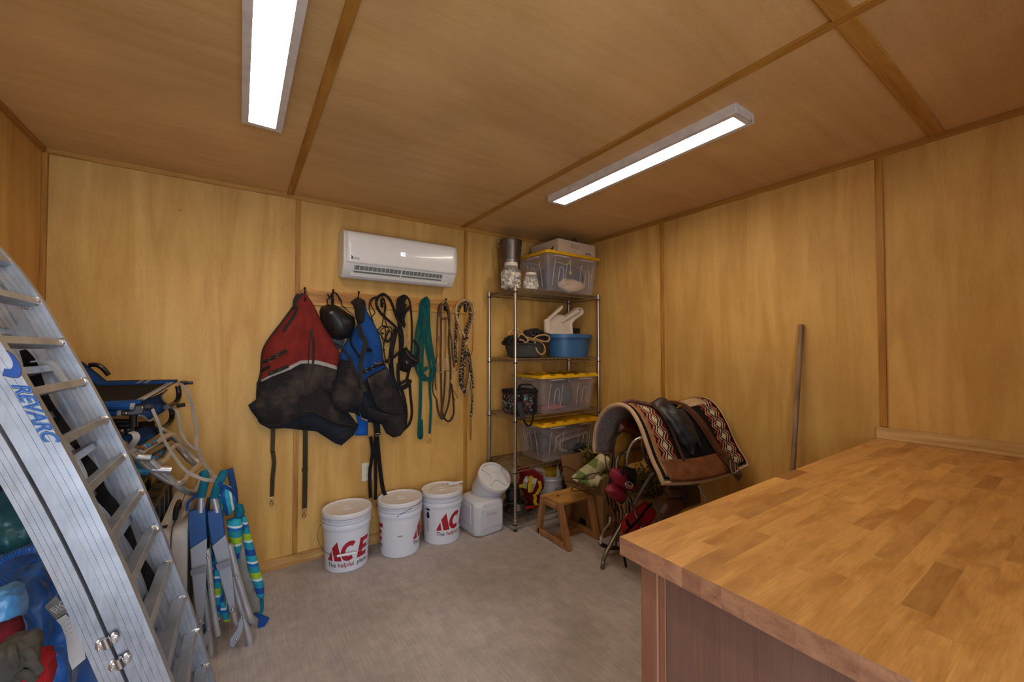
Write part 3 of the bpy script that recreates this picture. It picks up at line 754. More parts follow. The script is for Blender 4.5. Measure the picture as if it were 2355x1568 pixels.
rp_ = build(m, 'rope', 'tan_rope', None, loc=tuple(pts[6])); tag(rp_, 'looped tan rope hanging over the black netting', 'rope')

# floral bag on the third level
def floral():
    m, n, l, b = nt('floral'); v = coords(n, l)
    def spots(sc_, th, c, base, off):
        vo = n.new('ShaderNodeTexVoronoi'); vo.inputs['Scale'].default_value = sc_
        mp = n.new('ShaderNodeMapping'); mp.inputs['Location'].default_value = off; l.new(v, mp.inputs[0])
        ds = n.new('ShaderNodeTexNoise'); ds.inputs['Scale'].default_value = 60; l.new(mp.outputs[0], ds.inputs['Vector'])
        ad = n.new('ShaderNodeMix'); ad.data_type = 'RGBA'; ad.blend_type = 'LINEAR_LIGHT'; ad.inputs[0].default_value = .02
        l.new(mp.outputs[0], ad.inputs[6]); l.new(ds.outputs['Color'], ad.inputs[7]); l.new(ad.outputs[2], vo.inputs['Vector'])
        return mixn(n, l, base, srgb(c), ramp(n, l, vo.outputs['Distance'], [(th, (1, 1, 1, 1)), (th+.03, (0, 0, 0, 1))]))
    c = spots(26, .28, '2f6f7d', srgb('0e0d10'), (0, 0, 0)); c = spots(34, .24, '7aa3ad', c, (3, 1, 2)); c = spots(40, .24, 'b0452f', c, (5, 7, 2)); c = spots(55, .16, 'c98a72', c, (9, 2, 4))
    l.new(c, b.inputs['Base Color']); b.inputs['Roughness'].default_value = .8; MATS['floral'] = m
floral(); cloth('black_web', '18171a', rough=.8); cloth('grey_pad', '38373a', rough=.85)
z2 = ST[2]
fb = thing('lunch_bag', 'black floral insulated bag with shoulder strap on the third shelf', 'bag', (1.895, 2.70, z2))
build(MB().b2((1.785, 2.585, z2), (2.005, 2.80, z2+.185)), 'body', 'floral', fb, bevel=.022, seg=4)
build(MB().b2((1.80, 2.578, z2+.01), (1.99, 2.60, z2+.12)), 'front_pocket', 'floral', fb, bevel=.01, seg=3)
build(MB().b2((1.783, 2.583, z2+.165), (2.007, 2.802, z2+.198)), 'lid_flap', 'black_web', fb, bevel=.014, seg=3)
for x_ in (1.83, 1.965): build(MB().ribbon([V((x_, 2.574, z2+.01)), V((x_, 2.574, z2+.17))], .022, .004, (1, 0, 0)), 'webbing', 'black_web', fb)
build(MB().ribbon(spl([V((1.83, 2.585, z2+.16)), V((1.825, 2.60, z2+.21)), V((1.85, 2.62, z2+.235)), V((1.90, 2.62, z2+.238)), V((1.955, 2.62, z2+.232)), V((1.985, 2.60, z2+.2)), V((1.975, 2.585, z2+.16))]), .022, .006, (0, 1, .3)), 'handle', 'black_web', fb)
st_ = build(MB().ribbon(spl([V((1.80, 2.59, z2+.15)), V((1.80, 2.555, z2+.08)), V((1.835, 2.545, z2-.035)), V((1.87, 2.545, z2-.075)), V((1.905, 2.548, z2-.06)), V((1.925, 2.55, z2+.0)), V((1.935, 2.56, z2+.07)), V((1.965, 2.578, z2+.16))]), .02, .004, (1, .3, 0)), 'shoulder_strap', 'black_web', fb)
build(MB().ribbon(spl([V((1.797, 2.56, z2+.11)), V((1.80, 2.548, z2+.05)), V((1.825, 2.54, z2-.02))]), .045, .012, (1, .2, 0)), 'shoulder_pad', 'grey_pad', fb, bevel=.003)
# ------------------------------------------------------------------ buckets
plain('pail_white', 'd2d3da', .35, var=.015); plain('red_print', 'a01428', .45, var=.02); plain('black_print', '1d1d20', .5); plain('wire_metal', '8c867c', .35, .9); plain('pail_lid', 'd6d2d1', .4, var=.02)
RB, HB = .149, .368
def Rz(z): return .130+(.1455-.130)*z/.33
def bucket(label, cx_, cy_, face, handle):
    """face = direction (radians) the printed side looks; handle: 'down' hanging at the print, 'up' resting over the lid"""
    o = V((cx_, cy_, 0)); r = thing('bucket', label, 'bucket', (cx_, cy_, 0), 0, 'white lidded buckets along the back wall')
    pr = [(.126, 0), (.130, .004), (Rz(.262), .262), (.1475, .264), (.149, .269), (.149, .288), (.1475, .293), (.139, .295), (.139, .304), (.1495, .307), (.1495, .312), (.139, .315), (.139, .322), (.149, .325), (.149, .329), (.139, .331), (.139, .336)]
    bd = build(MB().lathe(pr, o, 64), 'body', 'pail_white', r, ang=30)
    lp = [(.1455, .332), (.151, .334), (.1525, .338), (.1525, .352), (.151, .36), (.147, .364), (.142, .362), (.1385, .356), (.136, .355), (.03, .356), (.028, .359), (.024, .359), (.022, .356), (0, .356)]
    ld = build(MB().lathe(lp, o, 64), 'lid', 'pail_lid', r, ang=28)
    m = MB()
    for k in range(22):
        a = 2*PI*k/22; m.box(o+V((math.cos(a)*.1405, math.sin(a)*.1405, .3605)), (.009, .006, .006), Matrix.Rotation(a, 3, 'Z'))
    build(m, 'lid_tab', 'pail_white', ld, stuff=True, bevel=.001)
    build(text_mb('PRY TO OPEN', .008, lambda x, y: o+V((.05+x*.7, .03+y, .3562))) if False else text_mb('3 7 2', .012, lambda x, y: o+V((.055+x*.7, .035+y, .3564))), 'lid_print', 'black_print', ld, smooth=False)
    def wrap(s0, z0, off=.0006):
        def f(s, h):
            z = z0+h; a = face+(s0+s)/.139; R = Rz(z)+off
            return o+V((math.cos(a)*R, math.sin(a)*R, z))
        return f
    return r, o, wrap
L_ = .20; sx_ = .078   # logo scale (height)
def ace(wrap, par):
    h = .118
    def sc_(pl): return [(a*h, b*h) for a, b in pl]
    polys = [sc_([(-.02, 0), (.33, 0), (.25, .52)]), sc_([(.30, .66), (.60, 1.03), (.82, 0), (.44, 0)])]
    C0 = []; cxx, cyy = 1.22, .50
    for k in range(25):
        a = math.radians(52+(308-52)*k/24); y_ = cyy+.52*math.sin(a); C0.append((cxx+.42*math.cos(a)+.16*(y_-.5), y_))
    for k in range(25):
        a = math.radians(308-(308-52)*k/24); y_ = cyy+.27*math.sin(a); C0.append((cxx+.20*math.cos(a)+.16*(y_-.5), y_))
    polys.append(sc_(C0))
    E0 = [(0, 0), (.60, 0), (.60, .22), (.26, .22), (.26, .40), (.54, .40), (.54, .60), (.26, .60), (.26, .78), (.60, .78), (.60, 1), (0, 1)]
    polys.append(sc_([(1.62+a+.2*b, b) for a, b in E0]))
    for p in polys: build(poly_mb([p], lambda x, y: wrap(x-.14, y)), 'logo_letter', 'red_print', par, smooth=True)
    tt = .038
    build(text_mb('The', tt, lambda x, y: wrap(x-.14, y-.038), bold=.0004), 'slogan_word', 'black_print', par)
    build(text_mb('helpful', tt, lambda x, y: wrap(x-.067, y-.038), bold=.0004), 'slogan_word', 'red_print', par)
    build(text_mb('place.', tt, lambda x, y: wrap(x+.052, y-.038), bold=.0004), 'slogan_word', 'black_print', par)
def facing(cx_, cy_): return math.atan2(-cy_, -cx_)
F1 = facing(.597, 2.815)
r, o, wrap = bucket('white lidded bucket nearest the beach chairs, handle hanging over its red letters', .597, 2.815, F1, 'down')
w0 = wrap(.012, .075); ace(lambda x, y: w0(x, y), r)
a_ = F1
side = V((-math.sin(a_), math.cos(a_), 0)); fro = V((math.cos(a_), math.sin(a_), 0))
pp = [o+side*s*.150+V((0, 0, .272)) for s in (-1, 1)]
hd = [pp[0], o-side*.162+fro*.02+V((0, 0, .262)), o-side*.168+fro*.05+V((0, 0, .2)), o-side*.125+fro*.125+V((0, 0, .15)), o-side*.05+fro*.162+V((0, 0, .128)), o+side*.05+fro*.162+V((0, 0, .128)), o+side*.12+fro*.128+V((0, 0, .155)), o+side*.168+fro*.05+V((0, 0, .215)), o+side*.162+fro*.02+V((0, 0, .265)), pp[1]]
h_ = build(MB().tube(spl(hd, 5), .0018, 6), 'handle', 'wire_metal', r)
build(MB().cyl(o-side*.055+fro*.163+V((0, 0, .127)), o+side*.055+fro*.163+V((0, 0, .127)), .0075, 12), 'grip', 'pail_white', h_)
F2 = facing(.945, 2.795)
r, o, wrap = bucket('white lidded bucket, middle one, its red letters turned to the sides', .945, 2.795, F2, 'up')
w0 = wrap(.235, .10); ace(w0, r); w0 = wrap(-.275, .10); ace(w0, r)
fr2 = V((math.cos(F2), math.sin(F2), 0)); sd2 = V((-math.sin(F2), math.cos(F2), 0))
piv = o+fr2*.150-sd2*.02+V((0, 0, .285)); piv2 = o-fr2*.150+sd2*.02+V((0, 0, .285))
h_ = build(MB().tube(spl([piv, piv+fr2*.012+sd2*.02+V((0, 0, .012)), o+fr2*.09+sd2*.135+V((0, 0, .345)), o+fr2*.05+sd2*.150+V((0, 0, .364)), o-fr2*.05+sd2*.150+V((0, 0, .372)), o-fr2*.12+sd2*.1+V((0, 0, .366)), piv2], 5), .0018, 6), 'handle', 'wire_metal', r)
wl_ = wrap(-.0, .135, .0008)
build(poly_mb([[(-.02, 0), (.02, 0), (.02, .02), (-.02, .02)]], wl_), 'sticker', 'white_plastic', r)
m = MB()
for k in range(12):
    x = -.016+k*.0028; wl2 = wrap(0, .135, .0012); m.add([wl2(x, .006), wl2(x+.0014, .006), wl2(x+.0014, .017), wl2(x, .017)], [(0, 1, 2, 3)])
build(m, 'barcode', 'black_print', r, smooth=False)
F3 = facing(1.262, 2.80)
r, o, wrap = bucket('white lidded bucket beside the slanted pet food container, wire handle across its lid', 1.262, 2.80, F3, 'up')
w0 = wrap(.10, .105); ace(w0, r)
fr2 = V((math.cos(F3), math.sin(F3), 0)); sd2 = V((-math.sin(F3), math.cos(F3), 0))
pv = o-sd2*.135+fr2*.065+V((0, 0, .287)); pv2 = o+sd2*.135-fr2*.06+V((0, 0, .287))
h_ = build(MB().tube(spl([pv, pv+V((0, 0, .03))+fr2*.02, o-sd2*.06+fr2*.0+V((0, 0, .372)), o+sd2*.03-fr2*.02+V((0, 0, .38)), o+sd2*.16-fr2*.04+V((0, 0, .385)), o+sd2*.19-fr2*.05+V((0, 0, .35)), pv2], 5), .0018, 6), 'handle', 'wire_metal', r)
build(MB().cyl(o+sd2*.05-fr2*.02+V((0, 0, .381)), o+sd2*.155-fr2*.04+V((0, 0, .386)), .0065, 10), 'grip', 'pail_white', h_)
wl_ = wrap(-.125, .07, .0008)
build(poly_mb([[(0, .17), (.034, .17), (.034, .185), (0, .185)]], wl_), 'warning_header', 'black_print', r)
m = poly_mb([[(.004, .118), (.016, .112), (.030, .12), (.033, .135), (.026, .16), (.014, .163), (.006, .15), (.002, .135)]], wl_); build(m, 'warning_picture', 'black_print', r)
for k in range(9): build(text_mb('IIIIIII'[:6+k % 2], .011, lambda x, y, k=k: wl_(x+.002, y+.02+.0098*k)), 'warning_line', 'black_print', r, smooth=False)

# ------------------------------------------------------------------ slanted pet food container
plain('bin_white', 'c9cad1', .4, var=.02); plain('bin_lid', 'd3d1cf', .38, var=.02); plain('pencil', '8f8f94', .8)
cxT, cyT = 1.578, 2.765; ang0 = math.radians(3)
pc = thing('pet_food_container', 'white plastic pet food container with slanted round screw lid', 'container', (cxT, cyT, 0), ang0)
oT = V((cxT, cyT, 0)); U = V((math.cos(ang0), math.sin(ang0), 0)); W = V((-math.sin(ang0), math.cos(ang0), 0))
def oct_(hx, hy, ch): return [(hx, hy-ch), (hx-ch, hy), (-hx+ch, hy), (-hx, hy-ch), (-hx, -hy+ch), (-hx+ch, -hy), (hx-ch, -hy), (hx, -hy+ch)]
lv = [(.122, .135, 0, .04), (.13, .143, .018, .035), (.132, .145, .04, .035), (.132, .145, .225, .035), (.122, .137, .25, .05), (.09, .11, .262, .05)]
rows = [[oT+U*p[0]+W*p[1]+V((0, 0, z)) for p in oct_(hx, hy, ch)] for hx, hy, z, ch in lv]
m = MB().grid(rows, True); m.f.append(tuple(range(8))[::-1]); m.f.append(tuple(40+i for i in range(8)))
build(m, 'body', 'bin_white', pc, bevel=.012, seg=3, ang=25)
# raised panels on two faces
Rz_ = Matrix.Rotation(ang0, 3, 'Z')
build(MB().box(oT-W*.146+V((0, 0, .13)), (.19, .006, .15), Rz_), 'molded_panel', 'bin_white', pc, bevel=.004)
build(MB().box(oT-W*.149+V((0, 0, .128)), (.12, .004, .125), Rz_), 'molded_panel', 'bin_white', pc, bevel=.003)
build(MB().box(oT-U*.133+V((0, 0, .15)), (.008, .13, .14), Rz_), 'molded_panel', 'bin_white', pc, bevel=.004)
qd = lay(oT-W*.1512-U*.05+V((0, 0, .15)), U, -W, .0004)
build(text_mb('Paws', .030, lambda x, y: qd(x, y)) if False else text_mb('D Naw', .032, lambda x, y: qd(x, y)), 'handwriting', 'pencil', pc, smooth=False)
ax = (V((-.12, -.62, .0))+V((.18, 0, .78))).normalized(); lc = PY(1136, 1098, 2.715)
lr = .128
M_ = Matrix(fr(ax)).transposed()
base = lc-ax*.19
m = MB().lathe([(lr*.95, .02), (lr*.97, .1), (lr*.97, .155), (lr*1.0, .156), (lr*1.0, .163), (lr*.97, .165), (lr*.97, .175)], base, 48, M_); build(m, 'neck', 'bin_white', pc, ang=40)
m = MB().lathe([(lr*1.02, .176), (lr*1.06, .178), (lr*1.06, .205), (lr*1.03, .212), (lr*.98, .213), (lr*.9, .212), (lr*.88, .197), (lr*.3, .197), (lr*.28, .21), (lr*.2, .212), (0, .212)], base, 56, M_); ld = build(m, 'screw_lid', 'bin_lid', pc, ang=35)
A_, B_, _ = fr(ax)
for k in range(4):
    a = math.radians(35+90*k); d = A_*math.cos(a)+B_*math.sin(a); e = ax.cross(d)
    build(MB().bar(base+ax*.2055+d*lr*.27, base+ax*.2055+d*lr*.89, .026, .011, ax), 'lid_rib', 'bin_lid', ld, bevel=.002)

# ------------------------------------------------------------------ step stool
ss = thing('step_stool', 'small wooden step stool with splayed legs before the shelf', 'stool', (2.03, 2.28, 0))
ztp = .295
tA, tB, tC, tD = (1.895, 2.19), (2.21, 2.20), (2.205, 2.425), (1.895, 2.41)   # top corners: near left, near right, far right, far left
build(MB().b2((1.915, 2.20, ztp-.02), (2.21, 2.42, ztp)), 'top', 'stool_top_wood', ss, bevel=.003)
tops = [((1.905, 2.215), (1.905, 2.12)), ((2.20, 2.215), (2.195, 2.13)), ((2.20, 2.40), (2.195, 2.46)), ((1.905, 2.395), (1.905, 2.455))]
for (t0, b0) in tops:
    dx = -1 if t0[0] < 2 else 1
    build(MB().bar((b0[0], b0[1], 0.0), (t0[0], t0[1], ztp-.001), .04, .036, (1, 0, 0)), 'leg', 'stool_wood', ss, bevel=.002)
for x_ in (1.905, 2.197):
    build(MB().b2((x_-.018, 2.14, .004), (x_+.018, 2.45, .04)), 'foot_rail', 'stool_wood', ss, bevel=.002)
    build(MB().b2((x_-.018, 2.235, ztp-.05), (x_+.018, 2.385, ztp-.0205)), 'apron', 'stool_wood', ss, bevel=.002)
build(MB().b2((1.923, 2.27, .004), (2.179, 2.31, .036)), 'stretcher', 'stool_wood', ss, bevel=.002)
build(MB().lathe([(0, 0), (.011, 0)], (1.99, 2.33, ztp+.0003), 14), 'plug', 'old_wood', ss, smooth=False)

# ------------------------------------------------------------------ leaning pole
a = PX(1823, 1085, 2.62); 
pt = PX(1843, 746, 2.696)
bt_ = a+(a-pt)*(a.z/(pt.z-a.z))
pl = build(MB().tube([bt_, pt], .0135, 14), 'wooden_pole', 'old_wood', None, loc=(bt_.x, bt_.y, 0), bevel=.003)
tag(pl, 'weathered round wooden pole leaning against the right wall', 'pole')
# ------------------------------------------------------------------ coat rack with eight hooks
plain('hook_metal', '1e1b18', .4, .5)
rk = thing('hook_board', 'pine board with eight black hooks on the back wall', 'hook rack', (.96, YB, 1.69))
BX0, BX1, BZ0, BZ1 = .322, 1.625, 1.685, 1.785
build(MB().b2((BX0, YB-.02, BZ0), (BX1, YB, BZ1)), 'board', 'hook_pine', rk, bevel=.002)
HK = [(701, 668), (766, 672), (825, 676), (880, 680), (932, 684), (981, 686), (1026, 690), (1072, 693)]
HP = []
for px, py in HK:
    q = PY(px, py, 2.935); x = q.x; HP.append(x)
    m = MB().tube(spl([V((x, YB-.021, 1.73)), V((x, YB-.028, 1.72)), V((x, YB-.035, 1.735)), V((x, YB-.04, 1.765)), V((x, YB-.05, 1.787))]), .0042, 8)
    m.ball((x, YB-.051, 1.79), .008, 10, 8)
    m.tube(spl([V((x, YB-.024, 1.712)), V((x, YB-.04, 1.695)), V((x, YB-.055, 1.70)), V((x, YB-.06, 1.718))]), .0042, 8); m.ball((x, YB-.061, 1.722), .0075, 10, 8)
    m.b2((x-.009, YB-.023, 1.70), (x+.009, YB-.02, 1.76))
    build(m, 'hook', 'hook_metal', rk)

cloth('red_canvas', '8a2c24', '4a1c18', .6, wrinkle=.5); cloth('black_canvas', '2c2728', '5e5046', 1.0, wrinkle=.6); cloth('navy_canvas', '262a33', '4a4038', .6, wrinkle=.6)
cloth('grey_tape', 'a59d98'); cloth('dark_strap', '2a2620', '4d4436', .5); cloth('blue_canvas', '1d4f92', '123058', .5, wrinkle=.3); cloth('olive_strap', '3a3020', '55472e', .5); cloth('black_strap', '17161a', wrinkle=.1); cloth('bright_blue', '1557a8')
plain('nickel', '9c948a', .3, 1.0); plain('brass', 'b08b45', .3, 1.0)
KC = crop(560, 480, 3.734); KD = crop(560, 860, 3.336); KB = crop(720, 660, 6.533); KA = crop(840, 670, 4.238)
def xz(K_, pts, y): return [(p.x, p.z) for p in [PY(*K_(a, b), y) for a, b in pts]]
def draped(out, hook, B, nf, A, ph=0.0, rad=.25):
    def h(a, b):
        d = edist(a, b, out) if inpoly(a, b, out) else 0
        th = math.atan2(a-hook[0], hook[1]-b); r_ = math.hypot(a-hook[0], hook[1]-b)
        e = 1-math.exp(-d/.035)
        return e*(B*(.35+.65*min(1, r_/rad))+A*min(1, r_/rad)*math.sin(th*nf+ph)+.012*noise.noise(V((a*7, b*4, ph))))+.004*min(1, d/.004)
    return h
def spots_on(h, y0):
    def g(px, py, off=.006):
        p = PY(px, py, y0)
        for _ in range(4): p = PY(px, py, y0-h(p.x, p.z)-off)
        return p
    return g
def snap(m, p, s=1.0):
    """small metal swivel snap hanging from p"""
    m.tube([p+V((-.012*s, 0, 0)), p+V((.012*s, 0, 0)), p+V((.012*s, 0, -.012*s)), p+V((-.012*s, 0, -.012*s))], .0018*s, 6, closed=True)
    m.cyl(p+V((0, 0, -.012*s)), p+V((0, 0, -.024*s)), .0035*s, 8)
    m.tube(spl([p+V((0, 0, -.022*s)), p+V((-.009*s, 0, -.034*s)), p+V((-.007*s, 0, -.052*s)), p+V((.004*s, 0, -.056*s)), p+V((.009*s, 0, -.044*s)), p+V((.006*s, 0, -.03*s))], 4), .0022*s, 6)
    return m
# --- red and black blanket
Y0 = 2.955
OUT = xz(KC, [(500, 715), (545, 735), (600, 820), (640, 900), (690, 1000), (760, 1110), (830, 1240), (815, 1400), (780, 1568)], Y0) + xz(KD, [(660, 150), (760, 300), (882, 400), (840, 470), (752, 548)], Y0)+xz(KD, [(700, 530), (560, 440), (310, 415), (210, 425), (140, 390), (60, 285), (35, 240), (60, 215), (98, 195), (108, 60)], Y0) + xz(KC, [(120, 1568), (125, 1480), (148, 1400), (155, 1260), (175, 1180), (240, 1080), (330, 960), (425, 840), (430, 790), (470, 725)], Y0)
hk1 = (HP[0], 1.76)
hR = draped(OUT, hk1, .080, 13, .019, .5)
bl = thing('horse_blanket', 'red and black horse blanket with grey piping on the first hook', 'blanket', (HP[0], Y0, 1.2))
out2 = xz(KD, [(35, 240), (98, 195), (130, 100), (480, 60), (640, 80), (882, 395), (845, 470), (752, 548), (700, 530), (560, 440), (310, 415), (210, 425), (140, 390), (60, 285)], Y0)
build(relief(out2, (0, Y0, 0), (1, 0, 0), (0, 0, 1), lambda a, b, d: max(0, hR(a, b)-.02), .02, .004), 'lining', 'navy_canvas', bl, ang=60)
low = xz(KC, [(150, 1480), (230, 1435), (390, 1375), (480, 1325), (540, 1322), (620, 1330), (700, 1350), (795, 1380), (780, 1568)], Y0)+xz(KD, [(665, 150), (760, 290), (880, 385), (870, 405), (700, 370), (600, 320), (520, 285), (430, 310), (330, 370), (240, 400), (130, 385), (103, 300), (98, 195), (108, 60)], Y0)+xz(KC, [(120, 1568), (125, 1480)], Y0)
red = xz(KC, [(500, 722), (545, 740), (600, 820), (640, 900), (690, 1000), (760, 1110), (830, 1240), (797, 1352), (700, 1320), (620, 1300), (540, 1296), (480, 1300), (390, 1345), (230, 1420), (150, 1465), (155, 1260), (175, 1180), (240, 1080), (330, 960), (425, 840), (470, 760)], Y0)
band = xz(KC, [(797, 1352), (700, 1320), (620, 1300), (540, 1296), (480, 1300), (390, 1345), (230, 1420), (150, 1465), (150, 1482), (230, 1437), (390, 1377), (480, 1327), (540, 1324), (620, 1332), (700, 1352), (795, 1382)], Y0)
fr_ = lambda a, b, d: hR(a, b)
build(relief(low, (0, Y0, 0), (1, 0, 0), (0, 0, 1), lambda a, b, d: hR(a, b)+.001, .016, .003), 'lower_panel', 'black_canvas', bl, ang=60)
build(relief(red, (0, Y0, 0), (1, 0, 0), (0, 0, 1), fr_, .016, .003), 'red_panel', 'red_canvas', bl, ang=60)
build(relief(band, (0, Y0, 0), (1, 0, 0), (0, 0, 1), lambda a, b, d: hR(a, b)+.003, .016, .003), 'piping', 'grey_tape', bl, ang=60)
gR = spots_on(hR, Y0)
def strapon(g, K_, pts, wd, mat, name, par, th=.003, wdir=None, off=.005, k=4):
    pp = spl([V((a, b, 0)) for a, b in pts], k+2) if len(pts) > 2 else [V((*pts[0], 0)).lerp(V((*pts[1], 0)), t/8) for t in range(9)]
    P_ = [g(*K_(p.x, p.y), off) for p in pp]
    W_ = []
    for i in range(len(P_)):
        d = (P_[min(i+1, len(P_)-1)]-P_[max(i-1, 0)]); W_.append(wdir if wdir is not None else d.cross(V((0, 1, 0))))
    return build(MB().ribbon(P_, wd, th, W_), name, mat, par)
strapon(gR, KC, [(500, 728), (450, 810), (330, 975), (240, 1090), (178, 1190), (158, 1270), (150, 1400), (128, 1500), (122, 1568)], .012, 'dark_strap', 'edge_binding', bl)
strapon(gR, KD, [(108, 62), (102, 200), (108, 310), (135, 378), (240, 393), (330, 365), (430, 306), (520, 283), (600, 316), (700, 366), (870, 400)], .010, 'dark_strap', 'edge_binding', bl)
strapon(gR, KC, [(480, 735), (450, 780), (440, 850)], .028, 'dark_strap', 'collar_strap', bl, off=.008)
strapon(gR, KC, [(465, 840), (430, 920), (385, 990), (340, 1055)], .018, 'dark_strap', 'chest_strap', bl, off=.012)
strapon(gR, KC, [(580, 1035), (580, 1110)], .020, 'olive_strap', 'tail_tab', bl, off=.006)
strapon(gR, KC, [(600, 1110), (602, 1250), (590, 1380), (560, 1480), (555, 1568)], .012, 'dark_strap', 'seam_strap', bl, off=.008)
strapon(gR, KC, [(565, 1120), (560, 1250), (550, 1380), (525, 1480), (535, 1568)], .006, 'dark_strap', 'seam_strap', bl, off=.006)
def dring(g, K_, a, b, r_, par, mat='nickel', off=.012, start=-140, end=130):
    p = g(*K_(a, b), off); pts = [p+V((r_*math.cos(math.radians(t)), -.002, r_*math.sin(math.radians(t)))) for t in range(start, end, 20)]
    return build(MB().tube(pts, r_*.16, 6), 'd_ring', mat, par)
for (p0, p1, rings) in (((165, 1325), (372, 1215), [(230, 1298), (295, 1262)]), ((215, 1420), (385, 1350), [(245, 1418), (318, 1390)]), ((155, 1400), (225, 1350), [])):
    strapon(gR, KC, [p0, p1], .021, 'dark_strap', 'ring_patch', bl, off=.006)
    for rx_, ry_ in rings: dring(gR, KC, rx_, ry_, .0095, bl, off=.011, start=60, end=330)
for pts in ([(228, 410), (225, 500), (222, 600)], [(226, 595), (235, 680), (222, 800), (218, 940)]):
    build(MB().ribbon([PY(*KD(a, b), 2.93) for a, b in pts], .023, .003, (1, 0, 0)), 'dangling_strap', 'olive_strap', bl)
build(MB().ribbon([PY(*KD(a, b), 2.93) for a, b in [(475, 430), (473, 730), (468, 1030)]], .028, .003, (1, 0, 0)), 'dangling_strap', 'olive_strap', bl)
build(MB().b2(tuple(PY(*KD(450, 725), 2.925)), tuple(PY(*KD(492, 748), 2.932))), 'slider', 'olive_strap', bl, bevel=.001)
for a, b in ((216, 945), (466, 1040)): build(snap(MB(), PY(*KD(a, b), 2.93), .95), 'snap_hook', 'nickel', bl)
build(MB().tube([PY(*KC(520+9*math.cos(t*.7)*3, 715+9*math.sin(t*.7)*2.5), 2.92) for t in range(9)], .0022, 6, closed=True), 'hanging_ring', 'nickel', bl)

# --- black helmet bag
Y1_ = 2.95
hbo = xz(KB, [(205, 262), (310, 262), (380, 290), (450, 340), (540, 400), (620, 450), (640, 560), (600, 680), (520, 770), (400, 800), (300, 780), (250, 740), (190, 650), (140, 560), (105, 460), (95, 370), (120, 300)], Y1_)
plain('vinyl_black', '1a1716', .5, var=.3, spec=.5, bmp=.3, bs=25); plain('label_white', 'c9c4bd', .5); cloth('slate', '3c4650')
hb_ = thing('helmet_bag', 'rounded black helmet bag hanging between the two blankets', 'bag', (HP[1], Y1_, 1.45))
fh = lambda a, b, d: .11*(1-math.exp(-d/.035))+.004*noise.noise(V((a*12, b*12, 3)))
build(relief(hbo, (0, Y1_, 0), (1, 0, 0), (0, 0, 1), fh, .012, .0), 'body', 'vinyl_black', hb_, ang=60)
def hH(a, b): return fh(a, b, edist(a, b, hbo) if inpoly(a, b, hbo) else 0)
gH = spots_on(hH, Y1_)
for pts in ([(175, 330), (165, 450), (190, 600)], [(360, 300), (420, 450), (470, 650), (520, 720)], [(355, 520), (420, 640), (460, 720)]): strapon(gH, KB, pts, .0022, 'dark_strap', 'seam_piping', hb_, off=.002)
for k_ in range(3):
    strapon(gH, KB, [(245+k_*8, 610+k_*50), (275+k_*5, 575+k_*50), (310+k_*8, 580+k_*50), (345+k_*10, 620+k_*45)], .0022, 'dark_strap', 'molded_chevron', hb_, off=.003)
build(text_mb('AO', .024, lambda x, y: gH(*KB(248+x*6.533/.0031*.75, 398-y*6.533/.0031*.9), .004)) , 'logo_lettering', 'label_white', hb_, smooth=False)
build(MB().ribbon(spl([PY(*KB(a, b), 2.9) for a, b in ((225, 270), (210, 190), (250, 170), (280, 100), (320, 80), (370, 120), (400, 190), (430, 230), (440, 280), (540, 370), (620, 430))]), .013, .005, (0, 1, .2)), 'handle', 'black_strap', hb_)
build(MB().ribbon(spl([PY(*KB(a, b), 2.895) for a, b in ((300, 85), (340, 90), (385, 150), (425, 215))]), .018, .008, (0, 1, .2)), 'handle_wrap', 'black_strap', hb_)
build(MB().bar(PY(*KB(215, 105), 2.92), PY(*KB(255, 165), 2.92), .012, .006), 'zip_end', 'black_strap', hb_)
q = relief(xz(KB, [(270, 760), (480, 800), (440, 880), (380, 960), (300, 840)], Y1_), (0, Y1_, 0), (1, 0, 0), (0, 0, 1), lambda a, b, d: .03*(1-math.exp(-d/.02)), .015, 0)
build(q, 'lower_pocket', 'slate', hb_, ang=60)

# --- blue and black blanket
Y2_ = 2.95
OB = xz(KC, [(935, 790), (1000, 765), (1045, 790), (1060, 880), (1110, 960), (1160, 1060), (1190, 1170), (1200, 1290), (1245, 1400), (1300, 1568)], Y2_)+xz(KD, [(1150, 60), (1190, 160), (1240, 250), (1240, 420), (1200, 475), (1150, 487), (1095, 455), (1060, 385), (960, 370), (850, 300), (760, 285), (660, 282), (655, 150), (690, 20)], Y2_)+xz(KC, [(745, 1568), (780, 1440), (825, 1290), (840, 1200), (920, 1080), (975, 1000), (975, 900), (945, 840)], Y2_)
hk3 = (HP[2], 1.75); hB_ = draped(OB, hk3, .10, 15, .024, 1.2)
bb = thing('horse_blanket', 'blue and black horse blanket bunched on the third hook', 'blanket', (HP[2], Y2_, 1.2))
build(relief(OB[8:26] if False else OB, (0, Y2_, 0), (1, 0, 0), (0, 0, 1), lambda a, b, d: max(0, hB_(a, b)-.03), .02, .002), 'lining', 'navy_canvas', bb, ang=60)
blu = xz(KC, [(960, 830), (1050, 830), (1062, 890), (1110, 965), (1160, 1065), (1190, 1175), (1195, 1290), (1215, 1350), (1030, 1440), (980, 1480), (940, 1420), (900, 1310), (830, 1285), (843, 1205), (922, 1085), (975, 1000), (972, 900)], Y2_)
build(relief(blu, (0, Y2_, 0), (1, 0, 0), (0, 0, 1), lambda a, b, d: hB_(a, b)-.004, .014, .002), 'blue_panel', 'blue_canvas', bb, ang=60)
lf = xz(KC, [(828, 1288), (880, 1300), (920, 1360), (950, 1470), (960, 1568)], Y2_)+xz(KD, [(870, 60), (885, 150), (880, 205), (830, 245), (760, 282), (665, 280), (662, 150), (690, 20)], Y2_)+xz(KC, [(745, 1568), (785, 1430)], Y2_)
